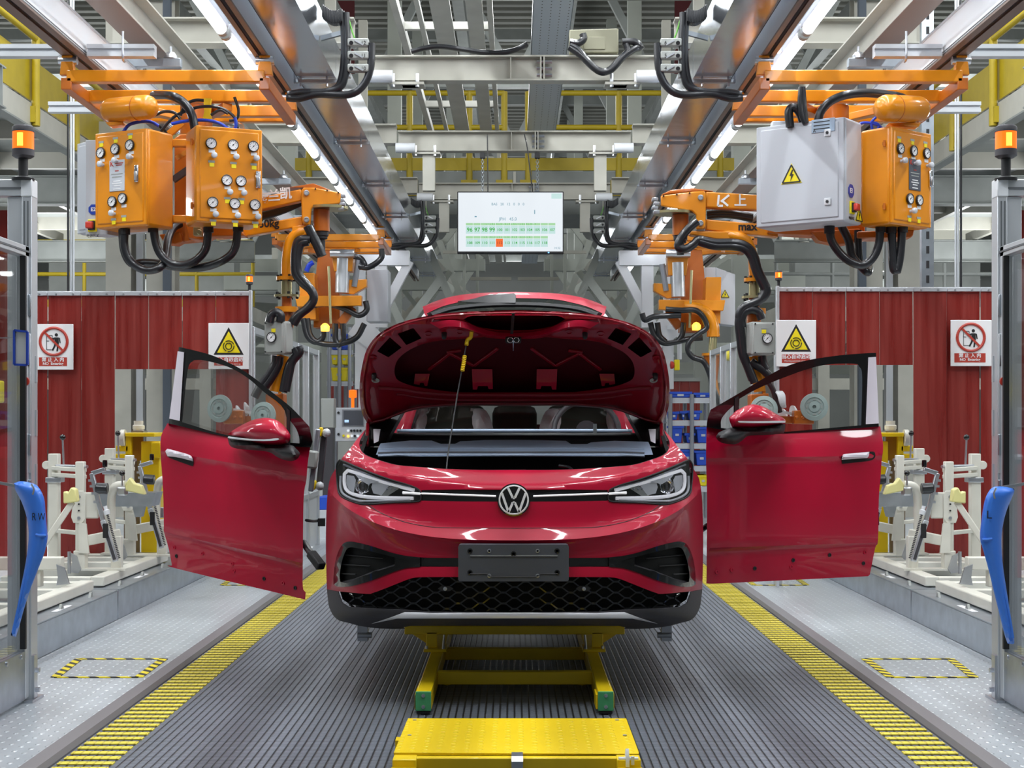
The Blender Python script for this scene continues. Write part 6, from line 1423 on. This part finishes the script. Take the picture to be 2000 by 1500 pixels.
hoses(t, 10.2, [[(1362,432),(1345,446),(1330,465),(1325,482),(1340,486),(1356,476),(1366,468),(1395,474),(1430,474),(1456,480),(1472,498),(1482,530),(1492,552),(1498,566),(1490,582),(1470,592),(1452,600),(1444,614),(1446,640),(1450,680),(1456,704),(1466,728),(1474,748)], [(1366,472),(1395,480),(1430,481),(1454,486),(1468,502),(1478,532),(1490,556),(1494,570),(1482,588),(1462,598),(1448,610),(1443,630),(1446,660),(1450,690),(1460,716),(1470,742)], [(1450,640),(1448,624),(1454,610),(1468,605),(1482,610),(1488,624)], [(1466,706),(1474,712),(1490,722),(1504,735)], [(1488,695),(1490,708),(1496,722)]], .029)
hoses(t, 10.45, [[(1380,424),(1410,420),(1440,422),(1470,428)], [(1380,418),(1410,414),(1440,418),(1470,424)]], .024)
q = MB()
for k in range(7): q.tube([D(1515+k*2, 765, 10.2), D(1520+k*2, 772, 10.15), D(1524+k*1.5, 788, 10.15), D(1528+k, 795, 10.2)], .007, 6, 3)
q.build('coiled_cord', WHITEP, t)
hoses(t, 10.2, [[(1496,740),(1510,764),(1518,800)], [(1500,740),(1514,770),(1524,806)]], .016)
# ---- far pair, simpler because they are small in the photo
def far_manip(s, nm):
    Y = 18.7
    t = thing('far_manipulator', 'small orange manipulator farther down the line on the %s' % nm, 'manipulator', (s*2.3, Y, EYE+2.2))
    trolley(t, s, Y, nm)
    P = (lambda x, y: (x, y)) if s < 0 else (lambda x, y: (1993-x, y+(8 if y > 500 else 0)))
    e = lambda pts: [P(x, y) for x, y in pts]
    slab_px(t, 'column', e([(622, 488), (662, 488), (664, 640), (612, 640), (614, 560)]), Y+.2, .3, ORANGED)
    slab_px(t, 'valve_box', e([(584, 533), (614, 533), (617, 624), (586, 624)]), Y-.1, .3, ORANGE)
    slab_px(t, 'lift_arm', e([(576, 578), (706, 577), (706, 597), (580, 599)]), Y-.2, .15, ORANGE)
    slab_px(t, 'link_head', e([(668, 547), (716, 545), (716, 560), (690, 575), (662, 572)]), Y-.1, .15, ORANGE)
    slab_px(t, 'cylinder_yoke', e([(648, 500), (690, 500), (688, 530), (652, 530)]), Y-.15, .2, ORANGE)
    MB().tube([D(*P(670, 505), Y-.1), D(*P(668, 572), Y-.1)], .085, 14, 0).build('lift_cylinder', ALU, t)
    MB().tube([D(*P(645, 495), Y-.2), D(*P(692, 495), Y-.2)], .05, 12, 0).build('yoke_pin', ZINC, t)
    MB().tube([D(*P(700, 508), Y-.1), D(*P(692, 560), Y-.1)], .035, 10, 0).build('balance_cylinder', GREYHL, t)
    MB().tube([D(*P(642, 520), Y-.25), D(*P(646, 632), Y-.25)], .016, 8, 0).build('guide_rod', BRASS, t)
    MB().bar(D(*P(666, 632), Y), D(*P(690, 600), Y), .1, .1).build('brace', ORANGED, t)
    cb = slab_px(t, 'grey_cabinet', e([(716, 526), (758, 526), (758, 628), (716, 628)]) if s < 0 else [(1357, 522), (1398, 522), (1398, 632), (1357, 632)], Y+.3, .4, GREYBOX)
    if s > 0:
        slab_px(t, 'cabinet_side', [(1398, 522), (1436, 536), (1436, 636), (1398, 632)], Y+.32, .3, GREYBOX)
        warn_tri(cb, Matrix.Translation(D(1416, 575, Y+.31)), 0, 0, .1)
        MB().tube([D(1335, 600, Y-.2), D(1362, 603, Y-.2), D(1382, 615, Y-.2), D(1392, 635, Y-.2), D(1393, 655, Y-.2)], .075, 14).build('stand_pipe', ORANGE, t)
        MB().cyl(D(1393, 652, Y-.2), D(1393, 658, Y-.2), .08, n=18).cyl(D(1390, 690, Y-.2), D(1390, 695, Y-.2), .12, n=18).build('flange', ORANGE, t)
        MB().cyl(D(1393, 658, Y-.2), D(1391, 690, Y-.2), .05, n=16).build('swivel_coupling', BRASS, t)
        MB().cyl(D(1390, 694, Y-.2), D(1394, 745, Y-.2), .1, r2=.045).build('cone', ORANGED, t); MB().tube([D(1394, 740, Y-.2), D(1398, 765, Y-.2), D(1410, 795, Y-.2)], .045, 10).build('slanted_pipe', ORANGE, t)
        hoses(t, Y-.3, [[(1300,604),(1330,606),(1358,606),(1374,620),(1380,640),(1364,652),(1346,668),(1344,685),(1354,698),(1374,706),(1386,730),(1394,760),(1406,790)], [(1254,612),(1260,625),(1280,618),(1330,616)]], .035)
        slab_px(t, 'gauge_box', [(1400, 707), (1420, 705), (1420, 750), (1400, 748)], Y-.2, .15, GREYBOX2)
        hoses(t, Y-.1, [[(1270,630),(1278,655),(1296,670),(1320,668),(1345,662),(1372,660)], [(1284,630),(1288,655),(1300,668)], [(1335,630),(1332,655),(1322,668)]], .035)
    else:
        hoses(t, Y-.1, [[(592,622),(600,655),(615,668),(630,660),(632,635)], [(600,622),(606,655),(625,670),(660,672),(695,660),(712,632)], [(655,632),(655,662),(662,674),(670,662),(670,632)], [(600,598),(640,594),(675,604),(700,616),(716,606),(714,588)], [(690,500),(705,505),(714,520),(700,522)], [(745,486),(744,505),(720,522),(700,520)]], .036)
        hoses(t, Y-.25, [[(598,530),(604,518),(612,512)]], .03, BLUEH, 'air_hose')
    lp = P(635, 642) if s < 0 else (1360, 640)
    MB().lathe([(.05, 0), (.055, .06), (.03, .09), (0, .1)], D(lp[0], lp[1]+5, Y-.2), (0, 0, 1), 14).build('signal_lamp', AMBERC, t)
for s, nm in ((-1, 'left'), (1, 'right')): far_manip(s, nm)
# ---------------------------------------------------------------- background
RACKW = mat('pale_green_grey_steel', '#a3a79f', .55, grain=.08, gscale=2)
for s, nm in ((-1, 'left'), (1, 'right')):
    # glazed fence beside the line behind the curtain
    t = thing('glazed_fence', 'aluminium framed glass fence running away behind the %s curtain' % nm, 'fence', (s*2.08, 14, .03))
    ys = (12.1, 13.3, 14.6, 15.3, 16.1); x = s*2.08
    for y in ys: MB().lohi((x-.03, y, .03), (x+.03, y+.06, 2.07)).build('post', ALU, t, bev=.004)
    for a, b in zip(ys, ys[1:]):
        for z in (2.02, .55): MB().lohi((x-.025, a+.06, z), (x+.025, b, z+.05)).build('rail', ALU, t)
        MB().lohi((x-.004, a+.06, .6), (x+.004, b, 2.02)).build('pane', GLASS, t); MB().lohi((x-.006, a+.06, .05), (x+.006, b, .55)).build('kick_plate', GREYBOX, t)
    # columns standing beyond the curtains
    Yc = 21.0
    for px0, px1, d, m, lab in ((213, 262, .35, STEELW, 'broad'), (266, 279, .12, WHITEP, 'slim white'), (291, 346, .3, STEELW, 'broad inner')):
        a, b = ((px0-CX)/FPX*Yc, (px1-CX)/FPX*Yc); a, b = (a, b) if s < 0 else (-b, -a)
        t = thing('hall_column', '%s pale steel column beyond the %s curtain opening' % (lab, nm), 'column', ((a+b)/2, Yc, -.12))
        if d > .2: MB().hbeam(((a+b)/2, Yc, -.12), ((a+b)/2, Yc, 9.5), b-a, d, .02, up=(0, 1, 0)).build('shaft', m, t, smooth=0)
        else: MB().lohi((a, Yc, -.12), (b, Yc+d, 9.5)).build('shaft', m, t)
        MB().lohi((a-.05, Yc-d/2-.05, -.12), (b+.05, Yc+d/2+.05, -.08)).build('base_plate', m, t)
    a = s*(1005-325)/FPX*20.6
    t = thing('riser_duct', 'dark vertical cable riser in front of the %s hall columns' % nm, 'cable riser', (a, 20.6, -.12))
    MB().lohi((a-.05, 20.6, -.12), (a+.05, 20.7, 9)).build('riser', mat('slate_riser_'+nm, '#4c5560', .5), t)
    # slim hanging rods
    for k, px in enumerate((133, 138.5, 143.5)):
        a = s*(1005-px)/FPX*16
        t = thing('hanging_cable', '%s vertical line hanging in the %s bay' % (('dark cable', 'pale middle', 'pale inner')[k], nm), 'cable', (a, 16, 2.6))
        MB().cyl((a, 16, 2.4), (a, 16, 6.2), .012, n=8).build('line', RUBBER if k == 0 else ALU, t)
    # gallery along the track above the bay with yellow rail
    Xg = s*5.15; zg = EYE+3.15
    t = thing('side_gallery', 'raised steel gallery with yellow railing along the %s side' % nm, 'gallery', (Xg, 20, zg))
    MB().lohi((Xg, 13, zg), (Xg+s*.08, 26.4, zg+.26)).build('edge_beam', STEELW, t)
    MB().lohi((Xg-s*.03, 13, zg-.02), (Xg+s*.1, 26.4, zg)).build('edge_flange', STEELG, t)
    MB().lohi((Xg+s*.1, 13, zg+.2), (Xg+s*4, 26.4, zg+.24)).build('deck', STEELG, t)
    for k in range(7): MB().lohi((Xg+s*.1, 13+k*2, zg), (Xg+s*4, 13.1+k*2, zg+.2)).build('joist', STEELW, t)
    for q in (1.3, 2.6): MB().lohi((Xg+s*q, 13, zg-.05), (Xg+s*(q+.08), 26.4, zg+.1)).build('stringer', STEELW, t)
    MB().lohi((Xg+s*.02, 13, zg+.3), (Xg+s*.04, 26.4, zg+.75)).build('toe_board', YELLOWR, t)
    for k in range(9): y = 13.4+k*1.5; MB().cyl((Xg-s*.04, y, zg+.02), (Xg-s*.04, y, zg+1.35), .045, n=10).build('railing_post', YELLOWR, t); MB().lohi((Xg-s*.05, y-.07, zg+.05), (Xg, y+.07, zg+.22)).build('post_shoe', YELLOWR, t)
    for z in (.95, 1.33): MB().cyl((Xg-s*.04, 13, zg+z), (Xg-s*.04, 26.4, zg+z), .035, n=10).build('handrail', YELLOWR, t)
    # posts and beams that carry the gallery
    for y in (13.2, 19.2, 26, 33):
        t = thing('gallery_beam', '%s pale cross beam under the %s gallery' % ({13.2: 'nearest', 19.2: 'second', 26: 'third', 33: 'farthest'}[y], nm), 'beam', (s*6, y, zg))
        MB().hbeam((s*4.4, y, zg-.25), (s*10, y, zg-.25), .2, .36).build('beam', STEELG, t, smooth=0)
        MB().cyl((s*4.9, y, zg-.1), (s*4.9, y, zg+2.6), .09, n=14).build('hanger_tube', STEELW, t); MB().lohi((s*4.6, y-.1, zg+.35), (s*5.2, y+.1, zg+.6)).build('collar', STEELW, t)
        MB().lohi((s*9.6, y-.12, -.12), (s*9.85, y+.12, zg-.05)).build('post', STEELW, t)
# platform racks and deck seen above the curtains
def railing(t, x0, x1, y, z, h, n, m, r=.035):
    for q in (.5, 1): MB().cyl((x0, y, z+h*q), (x1, y, z+h*q), r, n=8).build('handrail', m, t)
    for k in range(n+1): x = x0+(x1-x0)*k/n; MB().cyl((x, y, z), (x, y, z+h), r, n=8).build('railing_post', m, t)
    MB().lohi((x0, y-.02, z), (x1, y, z+.13)).build('toe_board', m, t)
CREAMB = mat('primer_body', '#b9b8ab', .55)
for s, nm in ((-1, 'left'), (1, 'right')):
    Yp = 27.0
    for lvl, z in enumerate((3.35,)):
        t = thing('platform', 'cross platform with %s railing far behind the %s curtain' % ('yellow' if s < 0 else 'grey', nm), 'platform', (s*8, Yp, z))
        x0, x1 = s*12.5, s*4.6
        MB().lohi((x0, Yp, z-.25), (x1, Yp+3, z)).build('deck', STEELW, t); railing(t, x0, x1, Yp, z, 1.15, 8, YELLOWR if s < 0 else STEELG)
        for k in range(5): x = x0+(x1-x0)*(k+.1)/4.6; MB().lohi((x-.1, Yp+.1, -.12), (x+.1, Yp+.3, z-.25)).build('post', STEELW, t)
        MB().lohi((x0, Yp+.2, 1.9), (x1, Yp+.5, 2.1)).build('tie_beam', STEELW, t)
        for k in range(7): x = x0+(x1-x0)*(k+.5)/7; MB().bar((x-.5, Yp+2.5, 2.2), (x+.5, Yp+2.6, z-.2), .1, .1).build('brace', STEELG, t)
    for k in range(4):
        x = s*(11.6-k*1.9)
        t = thing('body_shell', '%s pale car side frame hung above the far %s platform' % (('outermost', 'second', 'third', 'innermost')[k], nm), 'car body', (x, Yp+1.5, 4.4))
        P = r2([(-.7, 0), (-.72, .7), (-.5, .95), (-.2, 1.5), (.5, 1.55), (.7, 1.0), (.72, .1), (.5, .0), (.42, .28), (.1, .28), (.02, 0)], 2); Hh = [r2([(-.45, .95), (-.2, 1.38), (.12, 1.4), (.12, .95)], 2), r2([(.22, .95), (.22, 1.4), (.45, 1.38), (.58, .97)], 2)]
        slab(P, lambda a, b: Vector((x+a, Yp+1.4, 4.35+b)), lambda a, b: Vector((x+a, Yp+1.55, 4.35+b)), Hh, .5).build('side_frame', CREAMB, t)
        MB().bar((x, Yp+1.47, 5.8), (x+.3, Yp+1.47, 7.5), .08, .08).build('hanger', STEELW, t)
        MB().lohi((x-.75, Yp+1.2, 3.36), (x+.75, Yp+1.8, 4.36)).build('stand', STEELG, t)
# crossing walkway with yellow rails behind the portal beams
t = thing('crossing_walkway', 'walkway with yellow pipe railing crossing high behind the portal beams', 'walkway', (0, 22.4, 5.1))
MB().lohi((-3.2, 22.4, 4.35), (3.2, 24, 4.98)).build('girder', STEELG, t); MB().lohi((-3.2, 22.38, 4.99), (3.2, 22.42, 5.17)).build('toe_board', YELLOWR, t)
for z in (5.62, 6.12): MB().cyl((-3.2, 22.4, z), (-.15, 22.4, z), .04, n=8).cyl((.2, 22.4, z), (3.2, 22.4, z), .04, n=8).build('handrail', YELLOWR, t)
for x in (-1.53, -.66, -.15, .2, 1.52, -3, 3): MB().cyl((x, 22.4, 4.7), (x, 22.4, 6.14), .048, n=8).build('railing_post', YELLOWR, t); MB().lohi((x-.12, 22.36, 4.62), (x+.12, 22.4, 4.85)).build('post_shoe', YELLOWR, t)
for k in range(5): x = -2.6+k*1.3; MB().lohi((x-.02, 22.36, 4.36), (x+.02, 22.4, 4.97)).build('stiffener', STEELW, t)
# roof trusses
for j, Y in enumerate((20.5, 26, 32, 38.5, 46, 54)):
    t = thing('roof_truss', '%s grey roof truss spanning the hall high overhead' % ('nearest', 'second', 'third', 'fourth', 'fifth', 'farthest')[j], 'truss', (0, Y, 8.2))
    for z in (7.0, 9.3): MB().lohi((-19.5, Y, z), (19.5, Y+.2, z+.22)).build('chord', STEELG, t)
    n = 16
    for k in range(n):
        x = -19+38*k/n; xx = x+38/n/2
        for a, b in ((x, xx), (38/n+x, xx)): MB().bar((a, Y+.1, 7.1), (b, Y+.1, 9.4), .13, .13).build('web_member', STEELG, t)
for s in (-1, 1):
    for j, x in enumerate((1.0, 3.4, 6.2)):
        t = thing('roof_purlin', 'long grey purlin under the roof, %s one right of the middle' % ('first', 'second', 'third')[j] if s > 0 else 'long grey purlin under the roof, %s one left of the middle' % ('first', 'second', 'third')[j], 'purlin', (s*x, 30, 8.9))
        MB().lohi((s*x-.1, 8, 8.7), (s*x+.1, 60, 9.0)).build('purlin', STEELG, t)
# standing tubes and diagonal braces between the lines at the back
for s, nm in ((-1, 'left'), (1, 'right')):
    t = thing('back_frame', 'pale grey welded steel framework of posts and braces in the %s background' % nm, 'framework', (s*2, 26, -.12)); f = (lambda q: q) if s < 0 else (lambda q: (2010-q[0], q[1]))
    for a, b, Y, w in (((752, 690), (862, 545), 24, .13), ((905, 640), (838, 490), 24, .12), ((800, 640), (880, 530), 27, .10), ((915, 620), (858, 470), 30, .12), ((790, 645), (730, 520), 23, .11), ((860, 620), (940, 500), 34, .12)):
        MB().bar(D(*f(a), Y), D(*f(b), Y), w, w).build('brace', RACKW, t)
    for px, Y, w in ((770, 25, .22), (815, 30, .2), (880, 36, .2), (895, 40, .2), (560, 26, .3), (640, 30, .25), (470, 34, .3)):
        x = s*(1005-px)/FPX*Y; MB().lohi((x-w/2, Y, -.12), (x+w/2, Y+w, 9.2)).build('post', RACKW, t)
    for z, Y, x0, x1 in ((3.6, 26.4, 1.2, 5), (4.4, 31.2, .6, 8), (5.85, 30.6, .4, 7), (3.0, 37, .4, 9), (2.3, 31.2, 1.4, 8), (4.0, 42, .2, 9), (6.2, 34.5, .2, 9)):
        MB().lohi((s*x0, Y, z), (s*x1, Y+.25, z+.24)).build('cross_member', RACKW, t)
    rr = random.Random(11)
    for k in range(34):
        Y = 26.6+rr.random()*7; px = rr.uniform(600, 960); py = rr.uniform(400, 640); L = rr.choice((40, 60, 90, 120)); a = rr.choice((0, 0, 0, 90, 90, 52, -52, 35))
        A = f((px-L*math.cos(R(a)), py-L*math.sin(R(a)))); B = f((px+L*math.cos(R(a)), py+L*math.sin(R(a)))); w = rr.choice((.06, .08, .11))
        MB().bar(D(*A, Y), D(*B, Y), w, w).build('thin_member', rr.choice((RACKW, STEELW, STEELG, LADG)), t)
    t = thing('maroon_panel', 'tall maroon panel hanging high in the background on the %s' % nm, 'panel', D(*f((672, 100)), 30)); a, b = D(*f((655, -40)), 30), D(*f((692, 190)), 30)
    MB().lohi((min(a.x, b.x), 30, b.z), (max(a.x, b.x), 30.08, 10.1)).build('sheet', mat('maroon_sheet_'+nm, '#5e1f24', .6), t)
    # inclined conveyor frames in the far bay
    t = thing('lattice_conveyor', 'grey lattice conveyor rising in the far %s bay' % nm, 'conveyor', (s*8, 31, 2.6))
    for dz in (0, .9): MB().bar((s*4.2, 31, 2.7+dz), (s*13, 31, 3.2+dz), .2, .16).build('chord', STEELG, t)
    for k in range(9): x = 4.3+k; MB().bar((s*x, 31, 2.75+(x-4.2)*.057), (s*(x+.9), 31, 3.65+(x-3.3)*.057), .08, .08).build('lattice', RACKW, t)
    for k in range(6): x = 4.6+k*1.5; MB().lohi((s*x, 30.9, 2.9), (s*(x+1.1), 30.95, 3.3)).build('mesh_guard', RACKW, t)
    f = (lambda q: q) if s < 0 else (lambda q: (2009-q[0], q[1]))
    t = thing('portal_frame', 'white steel portal frame by the far %s manipulator' % nm, 'frame', D(*f((740, 650)), 21))
    for a, b, w in (((705, 505), (800, 505), .2), ((745, 510), (745, 640), .16), ((800, 510), (700, 700), .12), ((690, 640), (760, 690), .22), ((705, 620), (705, 760), .15), ((770, 700), (700, 612), .14)): MB().bar(D(*f(a), 21), D(*f(b), 21), w, w).build('member', WHITEP, t)
    MB().lohi((min(D(*f((700, 0)), 21).x, D(*f((712, 0)), 21).x), 21, -.1), (max(D(*f((700, 0)), 21).x, D(*f((712, 0)), 21).x), 21.15, D(0, 520, 21).z)).build('leg', WHITEP, t)
    # far red curtain
    t = thing('far_curtain', 'small red strip screen far behind the car on the %s' % nm, 'curtain', D(*f((680, 770)), 27))
    for k in range(4):
        a = D(*f((642+k*20, 745)), 27); b = D(*f((661.5+k*20, 850)), 27); x0, x1 = min(a.x, b.x), max(a.x, b.x)
        MB().lohi((x0, 27, -.12), (x1, 27.02, a.z)).build('strip', PVC, t)
    MB().lohi((min(D(*f((640, 0)), 27).x, D(*f((724, 0)), 27).x), 26.96, D(0, 745, 27).z), (max(D(*f((640, 0)), 27).x, D(*f((724, 0)), 27).x), 27.06, D(0, 738, 27).z)).build('head_rail', GREYBOX2, t)
# operator console, left
Y = 19.5
t = thing('operator_console', 'grey operator console with dark screen and lit buttons left of the car', 'console', D(690, 960, Y))
MB().ext([D(655, 796, Y), D(724, 796, Y), D(724, 862, Y), D(655, 862, Y)], (0, .3, 0)).build('cabinet', GREYBOX, t, bev=.01)
MB().ext([D(668, 800, Y-.01), D(711, 800, Y-.01), D(711, 833, Y-.01), D(668, 833, Y-.01)], (0, .02, 0)).build('screen_bezel', GREYHL, t); MB().ext([D(671, 802, Y-.015), D(709, 802, Y-.015), D(709, 831, Y-.015), D(671, 831, Y-.015)], (0, .01, 0)).build('screen', PLATE, t)
MB().ext([D(673, 820, Y-.02), D(681, 820, Y-.02), D(681, 825, Y-.02), D(673, 825, Y-.02)], (0, .01, 0)).build('lit_window', mat('screen_window', '#a8c8f0', .4, emit=.8), t)
for x, y, m in ((671, 851, SIGNY), (680, 852, AMBERC), (687, 851.5, SCR), (693, 851.5, INK), (699, 851.5, SCR), (680, 841, SCR), (686, 841, INK), (692, 841, INK), (698, 841, INK), (704, 841, INK), (661, 806, INK), (661, 848, INK)): MB().cyl(D(x, y, Y-.025), D(x, y, Y), .016, n=10).build('button', m, t)
MB().lohi((D(660, 0, Y).x, Y, -.12), (D(718, 0, Y).x, Y+.3, D(0, 862, Y).z)).build('pedestal', GREYBOX2, t)
MB().lathe([(.02, 0), (.02, .12), (.05, .13), (.05, .22), (0, .23)], D(689, 796, Y+.1), (0, 0, 1), 12).build('signal_lamp', AMBER, t)
t = thing('wall_box', 'plain grey electrical box left of the operator console', 'electrical box', D(640, 800, 18.6)); MB().ext([D(627, 778, 18.6), D(652, 778, 18.6), D(652, 836, 18.6), D(627, 836, 18.6)], (0, .25, 0)).build('case', GREYBOX2, t, bev=.01); MB().lohi((D(630, 0, 18.6).x, 18.6, -.12), (D(650, 0, 18.6).x, 18.8, D(0, 836, 18.6).z)).build('stand', CLAD, t)
# parts racks
def rack(nm, label, px0, px1, Y, ys, top):
    t = thing(nm, label, 'rack', D((px0+px1)/2, 1000, Y)); x0, x1 = D(px0, 0, Y).x, D(px1, 0, Y).x
    for x in (x0, (x0+x1)/2, x1):
        for d in (-.075, .75): MB().cyl((x, Y+d, -.12), (x, Y+d, D(0, top, Y).z), .028, n=8).build('upright', GREYHL, t)
    for y in ys:
        z = D(0, y, Y).z; MB().lohi((x0-.04, Y-.04, z-.07), (x1+.04, Y, z)).build('shelf_front', GREYBOX, t); MB().lohi((x0, Y, z-.04), (x1, Y+.7, z-.02)).build('shelf', GREYHL, t)
    return t
rack('parts_rack', 'tubular steel parts rack with blue bins right of the car', 1308, 1392, 20, (777, 821, 866, 910, 950), 770)
def bin_(px0, px1, y0, y1, Y, m, label, grp):
    t = thing('parts_bin', label, 'bin', D((px0+px1)/2, y1, Y), grp); a, b = D(px0+1.3, y0, Y), D(px1-1.3, y1, Y)
    MB().ext([(a.x, Y, a.z), (b.x, Y, a.z), (b.x-.02, Y, b.z), (a.x+.02, Y, b.z)], (0, .45, 0)).build('body', m, t, bev=.01); MB().lohi((a.x-.015, Y-.015, a.z-.03), (b.x+.015, Y+.46, a.z)).build('rim', m, t)
    MB().lohi((a.x+(b.x-a.x)*.35, Y-.012, (a.z+b.z)/2-.02), (a.x+(b.x-a.x)*.65, Y, (a.z+b.z)/2+.01)).build('card_holder', GREYBOX, t)
for k, (a, b, c, d, m, pos) in enumerate(((1307, 1351, 765, 776.5, BLUEB, 'top shelf, left'), (1355, 1390, 767, 776.5, BLUEB, 'top shelf, right'), (1307, 1326, 804, 820, BLUEB, 'second shelf, left'), (1329, 1340, 803, 820, BLUEB, 'second shelf, middle'), (1342, 1370, 802, 820, BLUEB, 'second shelf, right'), (1310, 1335, 832, 865, BLUEB, 'third shelf, left'), (1338, 1357, 846, 865, BLUEB, 'third shelf, middle'), (1359, 1388, 834, 865, BLUEB, 'third shelf, right'), (1330, 1355, 878, 909, BLUEB, 'fourth shelf, left'), (1357, 1384, 880, 909, BLUEB, 'fourth shelf, right'), (1363, 1384, 928, 949, SIGNY, 'bottom shelf'))):
    bin_(a, b, c, d, 19.98, m, '%s parts bin on the rack right of the car, %s' % ('blue' if m is BLUEB else 'yellow', pos), 'bins on the right rack')
rack('parts_rack', 'tall parts rack with blue and yellow bins behind the left manipulator', 644, 684, 23, (662, 684, 745, 800), 640)
for a, b, c, d, m, pos in ((645, 680, 652, 661, BLUEB, 'blue bin on the top shelf'), (645, 680, 674, 683, BLUEB, 'blue bin on the second shelf'), (645, 662, 688, 712, SIGNY, 'pale yellow bin on the third shelf, left'), (664, 681, 690, 712, SIGNY, 'pale yellow bin on the third shelf, right'), (645, 680, 718, 744, SIGNY, 'wide yellow bin on the lowest visible shelf')):
    bin_(a, b, c, d, 22.98, m, pos+' of the tall rack left of the car', 'bins on the left rack')
t = thing('blue_crate', 'blue plastic crate on a low stand just left of the car', 'crate', D(630, 985, 17)); MB().ext([D(622, 970, 17), D(640, 970, 17), D(640, 996, 17), D(622, 996, 17)], (0, .4, 0)).build('body', BLUEB, t, bev=.01); MB().lohi((D(620, 0, 17).x, 17, -.12), (D(642, 0, 17).x, 17.4, D(0, 996, 17).z)).build('stand', GREYBOX, t)
t = thing('pendant_control', 'yellow pendant control with red stop button hung right of the bonnet', 'pendant', D(1322, 712, 20)); MB().box(D(1322, 713, 20), (.07, .06, .14)).build('case', SIGNY, t, bev=.01); MB().lathe([(.03, 0), (.05, .02), (.05, .05), (0, .06)], D(1317, 713, 20), (-1, 0, 0), 12).build('stop_button', REDP, t); MB().cyl(D(1327, 702, 20), D(1327, 636, 20), .03, n=8).build('rod', WHITEP, t); MB().bar(D(1327, 640, 20), D(1304, 640, 21.02), .05, .05).build('bracket_arm', WHITEP, t)
t = thing('yellow_bag', 'white and yellow wrapped bundle behind the right glazed fence', 'bundle', D(1421, 690, 16)); puff(r2([(1412, 684), (1428, 683), (1430, 698), (1426, 706), (1413, 704)], 3), flat(16), .06, 4, 1).build('wrap', SIGNY, t); MB().cyl(D(1421, 704, 16), Vector((D(1421, 0, 16).x, 16, .03)), .02, n=8).build('pole', ALU, t)
# slotted galvanised post, right bay
t = thing('slotted_post', 'galvanised slotted steel post beside the right manipulator', 'post', D(1812, 560, 11.5)); x = D(1812, 0, 12.6).x
MB().lohi((x-.05, 12.6, .03), (x+.05, 12.66, 6)).build('channel', GALV, t)
for k in range(40): MB().lohi((x-.012, 12.595, .3+k*.12), (x+.012, 12.6, .36+k*.12)).build('slot', INK, t)
